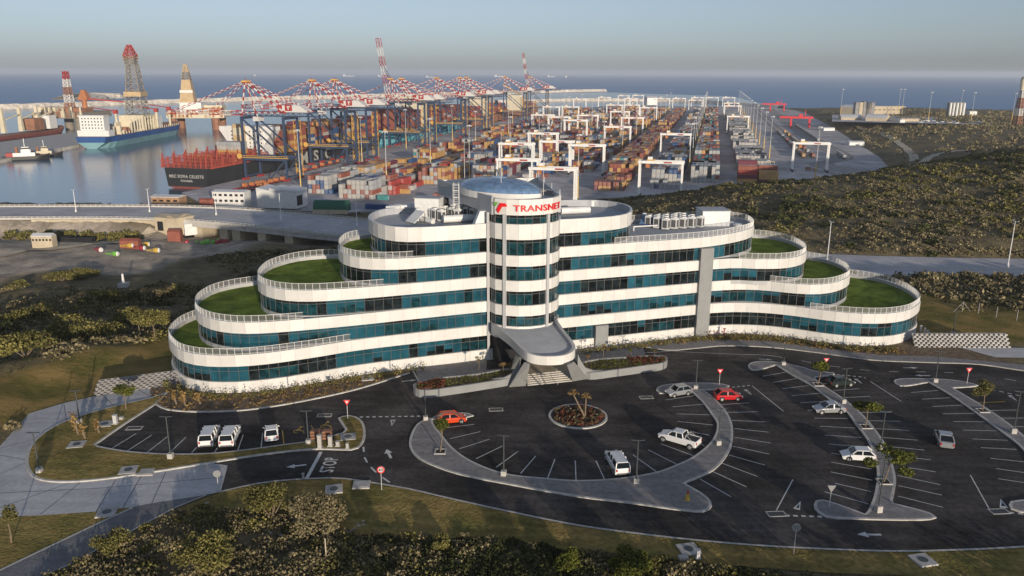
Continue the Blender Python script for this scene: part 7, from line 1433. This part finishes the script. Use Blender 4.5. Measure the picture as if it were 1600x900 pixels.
stuff('border_shrubs', [leaves(cc_ + o_n, .13)], 'leaf_olive', 'yellow green shrubs in the bed along the right wing')
bedR = [(10, 124.5), (34, 131), (44, 131.5), (52, 127), (60, 124.5), (68, 124.5), (66, 127), (56, 128), (48, 132.5), (36, 133.6), (20, 128.5)]
stuff('bed_plants', [plants(bedR, 200, .35, .18, '', 9, .13, .1, 8)], 'leaf_dry', 'dry low plants in the bed along the right wing')
# ---- wild scrub
NOGO = [CAMPUS]
def scatter(n, box_, zone, rmin, rmax, per, leafsz, seed, key, hk=.7, clump=.045, thr=.0, zmin=-99):
    r = np.random.default_rng(seed); X = r.uniform(box_[0], box_[2], n); Y = r.uniform(box_[1], box_[3], n); k = zone(X, Y)
    c = np.sin(X * clump * 1.7 + 2 * np.sin(Y * clump)) * np.cos(Y * clump * 1.3 + 1.5 * np.sin(X * clump * .9)) + .6 * np.sin(X * .23 + Y * .17) * np.cos(Y * .29)
    k &= (c + r.normal(size=n) * .35) > thr; X = X[k]; Y = Y[k]; Z = height(X, Y); k = Z > zmin; X, Y, Z = X[k], Y[k], Z[k]; m = len(X); rad = r.uniform(rmin, rmax, m) ** 1
    d = r.normal(size=(m * per, 3)); d /= np.linalg.norm(d, axis=1)[:, None]; d[:, 2] = np.abs(d[:, 2]) * hk; d *= (np.repeat(rad, per) * r.uniform(.6, 1.08, m * per))[:, None]
    lob = r.normal(size=(m * per, 3)) * .12 * np.repeat(rad, per)[:, None]; cen = np.repeat(np.stack([X, Y, Z - .05], 1), per, 0) + d + lob; return leaves(cen, np.repeat(np.clip(rad * .28, leafsz * .6, leafsz * 1.3), per))
def free(X, Y):
    return (distpoly(CAMPUS, X, Y) > 1) & (road_dist(X, Y) > 16) & (distpoly(PORT, X, Y) > 3) & (distpoly(LAND, X, Y) < -4)
lawnback = BANK
laneband = [G(325, 772), G(200, 792), G(140, 820), G(0, 885), G(-160, 950), G(-100, 1060), G(65, 908), G(112, 886), G(225, 825), G(290, 796), G(350, 795), G(480, 812), G(560, 840), G(760, 840), G(840, 852), G(1000, 870), G(1100, 884), G(1300, 905), G(1900, 960), G(1900, 700), G(345, 760)]
lowz = lambda X, Y: (Y > 40) & ~inside(laneband, X, Y) & (Y < 78) & ~inside([G(-200, 700), G(345, 760), G(325, 775), G(207, 795), G(0, 893), G(-200, 960)], X, Y)
stuff('scrub', [scatter(5200, (-75, 42, 62, 76), lowz, .35, 1.0, 100, .09, 21, '', thr=.0), scatter(600, (-60, 42, 30, 70), lowz, .9, 1.7, 260, .11, 22, '', thr=.5)], 'leaf_grey', 'grey green scrub across the dark foreground slope')
stuff('scrub', [scatter(1500, (-16, 60, 34, 76), lowz, .35, .85, 90, .085, 24, '', thr=-2)], 'leaf_dark', 'dense low dark scrub along the bottom edge')
stuff('scrub', [scatter(1500, (-75, 42, 62, 76), lowz, .5, 1.4, 170, .1, 23, '', thr=.25, clump=.07)], 'leaf_olive', 'olive bushes scattered through the foreground scrub')
backL = lambda X, Y: free(X, Y) & ~inside(lawnback, X, Y) & (Y > 95) & ~((X < -60 - (Y - 200) * .9) & (Y > 200)) & (Y < 262) & (distpoly(YARD, X, Y) > 2)
stuff('scrub', [scatter(9000, (-190, 92, -10, 262), backL, .5, 1.7, 60, .2, 31, '', thr=-.3), ], 'leaf_grey', 'dark grey green scrub on the slope behind the left wing')
stuff('scrub', [scatter(1500, (-190, 92, 0, 250), backL, .8, 2.1, 110, .2, 32, '', thr=.6)], 'leaf_olive', 'olive bushes on the slope behind the left wing')
backR = lambda X, Y: free(X, Y) & (X > -20) & (Y < 232)
stuff('scrub', [scatter(3600, (-10, 150, 200, 232), backR, .6, 2.0, 50, .28, 33, '', thr=-.3)], 'leaf_grey', 'scrub between the right wing and the highway')
hillz = lambda X, Y: free(X, Y) & (Y > 225) & (X > -10 + 0 * X)
stuff('scrub', [scatter(19000, (-10, 222, 420, 470), hillz, .5, 1.6, 36, .28, 34, '', thr=.1)], 'leaf_grey', 'grey green scrub covering the hill behind the highway')
stuff('scrub', [scatter(5000, (-10, 222, 420, 470), hillz, .9, 2.5, 60, .36, 35, '', thr=.35, clump=.03)], 'leaf_olive', 'olive bushes covering the hill behind the highway')
stuff('scrub', [scatter(2600, (-10, 222, 420, 470), hillz, 1.2, 3.2, 110, .34, 44, '', thr=.5, clump=.022, hk=.6), scatter(1200, (-190, 92, -10, 262), backL, 1.0, 2.6, 110, .26, 45, '', thr=.5)], 'leaf_dark', 'dark green thickets on the slopes behind the building')
stuff('heath', [scatter(34000, (-10, 222, 420, 470), hillz, .25, .7, 12, .2, 46, '', thr=-9, hk=.9)], 'leaf_grey', 'low heath and dry grass covering the hill behind the highway')
stuff('heath', [scatter(14000, (-190, 92, -5, 262), backL, .2, .55, 12, .14, 47, '', thr=-9, hk=.9), scatter(6000, (-10, 150, 200, 232), backR, .25, .6, 12, .16, 48, '', thr=-9)], 'leaf_dark', 'low heath on the slopes around the building')
farz = lambda X, Y: (distpoly(PORT, X, Y) > 6) & (distpoly(LAND, X, Y) < -20) & (Y > 470)
stuff('scrub', [scatter(9000, (230, 470, 800, 1400), farz, 1.5, 4.5, 14, 1.2, 36, '', thr=.1, clump=.012)], 'leaf_grey', 'dark scrub on the far plateau and ravine')
stuff('scrub', [scatter(1500, (-420, 300, -50, 440), lambda X, Y: (road_dist(X, Y) > 15) & (distpoly(PORT, X, Y) > 2) & (distpoly(LAND, X, Y) < -3) & (X < -60), .6, 1.6, 26, .4, 37, '', thr=.1)], 'leaf_grey', 'scrub strip between the highway and the harbour')
# ---- single bushes and small trees one can tell apart
def bush(px, py, z, r, h, key, label, n=900, leaf=.2, name='bush'):
    x, y = G(px, py, z); z0 = float(height(np.array([x]), np.array([y]))[0]); t = thing(name, label, 'bush', (x, y, z0)); c = crown_pts(n, r, r, h * .6, 9, .5) + (0, 0, h * .5); c[:, 2] = np.maximum(c[:, 2], .05); v, q = leaves(c, leaf); npmesh('foliage', v, q, key, t)
    mb = MB()
    for i in range(5): a = i * 1.3; mb.tube((0, 0, -.2), (cos(a) * r * .5, sin(a) * r * .5, h * .7), .09, .03, 'bark', 5)
    mb.build('stem', t)
BU = [(425, 806, 0, 2.6, 3.0, 'leaf_olive', 'bright olive bush below the STOP line'), (512, 822, 0, 2.9, 3.4, 'leaf_grey', 'large feathery grey bush beside the pale stake'), (325, 897, 0, 3.2, 3.2, 'leaf_olive', 'big yellow green bush at the bottom edge'), (175, 862, 0, 1.6, 2.0, 'leaf_olive', 'olive bush leaning over the lower road edge'), (590, 872, 0, 1.0, 1.4, 'leaf_grey', 'small round grey bush in the foreground scrub'), (888, 888, 0, 1.2, 1.8, 'leaf_green', 'bright green bush at the bottom edge right of centre'), (985, 893, 0, 2.0, 1.8, 'leaf_green', 'broad bright green bush at the bottom edge'), (690, 856, 0, 1.0, 1.3, 'leaf_olive', 'small yellow green bush at the top of the dark scrub'),
      (45, 590, -2, 5.0, 3.6, 'leaf_olive', 'broad sunlit bush at the left edge above the lawn bank'), (122, 545, -3, 5.2, 3.4, 'leaf_olive', 'broad sunlit bush left of the building'), (20, 556, -3, 3.0, 2.4, 'leaf_olive', 'small sunlit bush at the far left edge'), (205, 505, -4, 4.0, 3.6, 'leaf_olive', 'rounded tree bush behind the lowest left terrace'), (48, 502, -7, 4.2, 3, 'leaf_olive', 'bush in the dark slope at far left'), (172, 472, -8, 3.6, 2.8, 'leaf_olive', 'round bush near the white beacon'), (240, 466, -8, 4.4, 3, 'leaf_grey', 'bush right of the white beacon'), (98, 443, -11, 3.5, 2.6, 'leaf_olive', 'bush at the yard edge left of the beacon'), (132, 438, -11, 3.2, 2.4, 'leaf_olive', 'bush at the yard edge near the red buoy'), (28, 455, -11, 3, 2, 'leaf_olive', 'low bush at the left yard edge')]
for px, py, z, r, h, key, lab in BU: bush(px, py, z, r, h, key, lab, n=int((900 + 520 * r) * (2 if z == 0 else 1)), leaf=(.1 + .025 * r) * (.66 if z == 0 else 1))
for k, (px, py) in enumerate(((95, 352), (70, 352), (110, 350), (135, 352), (150, 354), (172, 356), (192, 356), (210, 357), (38, 352), (12, 352))): bush(px, 357, -8.6, 2.8, 3.0, 'leaf_olive', f'sunlit bush in the row below the highway, number {"one two three four five six seven eight nine ten".split()[k]} of the row', n=500, leaf=.4, name='bush')
tree(254, 530, 6.2, 2.6, 'leaf_olive', 'tall slim tree beside the rounded left end of the building', z=-1, n=1100, box=False, trunk=.13, leaf=.22, loc=(-62, 131))
tree(243, 515, 5, 2.6, 'leaf_olive', 'tree just left of the tall slim tree behind the lowest terrace', z=-1.6, n=900, box=False, trunk=.12, leaf=.22, loc=(-67, 136))
tree(188, 538, 2.6, .9, 'leaf_olive', 'small sapling on the lawn bank left of the building', z=-.9, n=160, box=False, trunk=.06, leaf=.15, loc=(-74, 119)); tree(160, 538, 2.6, .7, 'leaf_dry', 'thin leaning sapling on the lawn bank', z=-1.2, n=120, box=False, trunk=.05, leaf=.14, loc=(-78, 118), lean=(-.8, 0))
x, y = G(510, 876, 0); t = thing('timber_stake', 'pale upright stake in the foreground scrub', 'stake', (x, y, 0)); mb = MB(); mb.tube((0, 0, 0), (0, 0, 2.4), .07, .06, 'pale_wall', 7); mb.build('pole', t)
# pale stones in the foreground
mb = MB()
for px, py, n, s_ in ((540, 828, 16, 14), (445, 845, 14, 18), (320, 806, 12, 20), (470, 795, 5, 6), (565, 816, 8, 8)):
    for i in range(n): x, y = G(px + random.gauss(0, s_), py + random.gauss(0, s_ * .35)); r = random.uniform(.1, .3); mb.dome(x, y, float(height(np.array([x]), np.array([y]))[0]), r, r * .8, r * .6, 'concrete', 6, 2)
tag(mb.build('stones'), 'pale stones scattered in the foreground scrub', None, None, 'stuff')
# wild trees on the rise behind the viewpoint (they throw the long morning shade across the foreground)
for k, (x, y, h) in enumerate(((20, 45, 7), (26, 42, 7.5), (32, 44, 7), (39, 40, 8), (10, 46, 5.5), (-6, 48, 4.5), (48, 42, 7))):
    tree(0, 0, h, h * .38, 'leaf_olive', f'tree on the slope below the viewpoint, {ORD[k]} of the row', 'thicket_tree', z=-.2, n=700, box=False, trunk=.14, leaf=.24, loc=(x, y), grp='trees below the viewpoint')
stuff('shadebelt', [scatter(300, (-14, 44, 75, 58), lambda X, Y: Y > 40, 1.5, 2.6, 260, .15, 41, '', hk=1.0, thr=-.1)], 'leaf_grey', 'tall scrub thicket added out of view to shade the foreground')  # unseen scrub belt below the frame, added to throw shade over the foreground
# ================================================================== haze
hm = bpy.data.materials.new('haze'); hm.use_nodes = True; hn = hm.node_tree.nodes; hn.remove(hn['Principled BSDF']); pv = hn.new('ShaderNodeVolumePrincipled')
pv.inputs['Color'].default_value = (.88, .9, .93, 1); pv.inputs['Density'].default_value = 0.00008; pv.inputs['Anisotropy'].default_value = .1
hm.node_tree.links.new(pv.outputs[0], hn['Material Output'].inputs['Volume']); M['haze'] = hm
mb = MB(); mb.box(-30500, -2000, -36, 30500, 26500, 90, 'haze'); hz = mb.build('haze'); tag(hz, 'thin pale haze over the port and the sea', None, None, 'stuff')
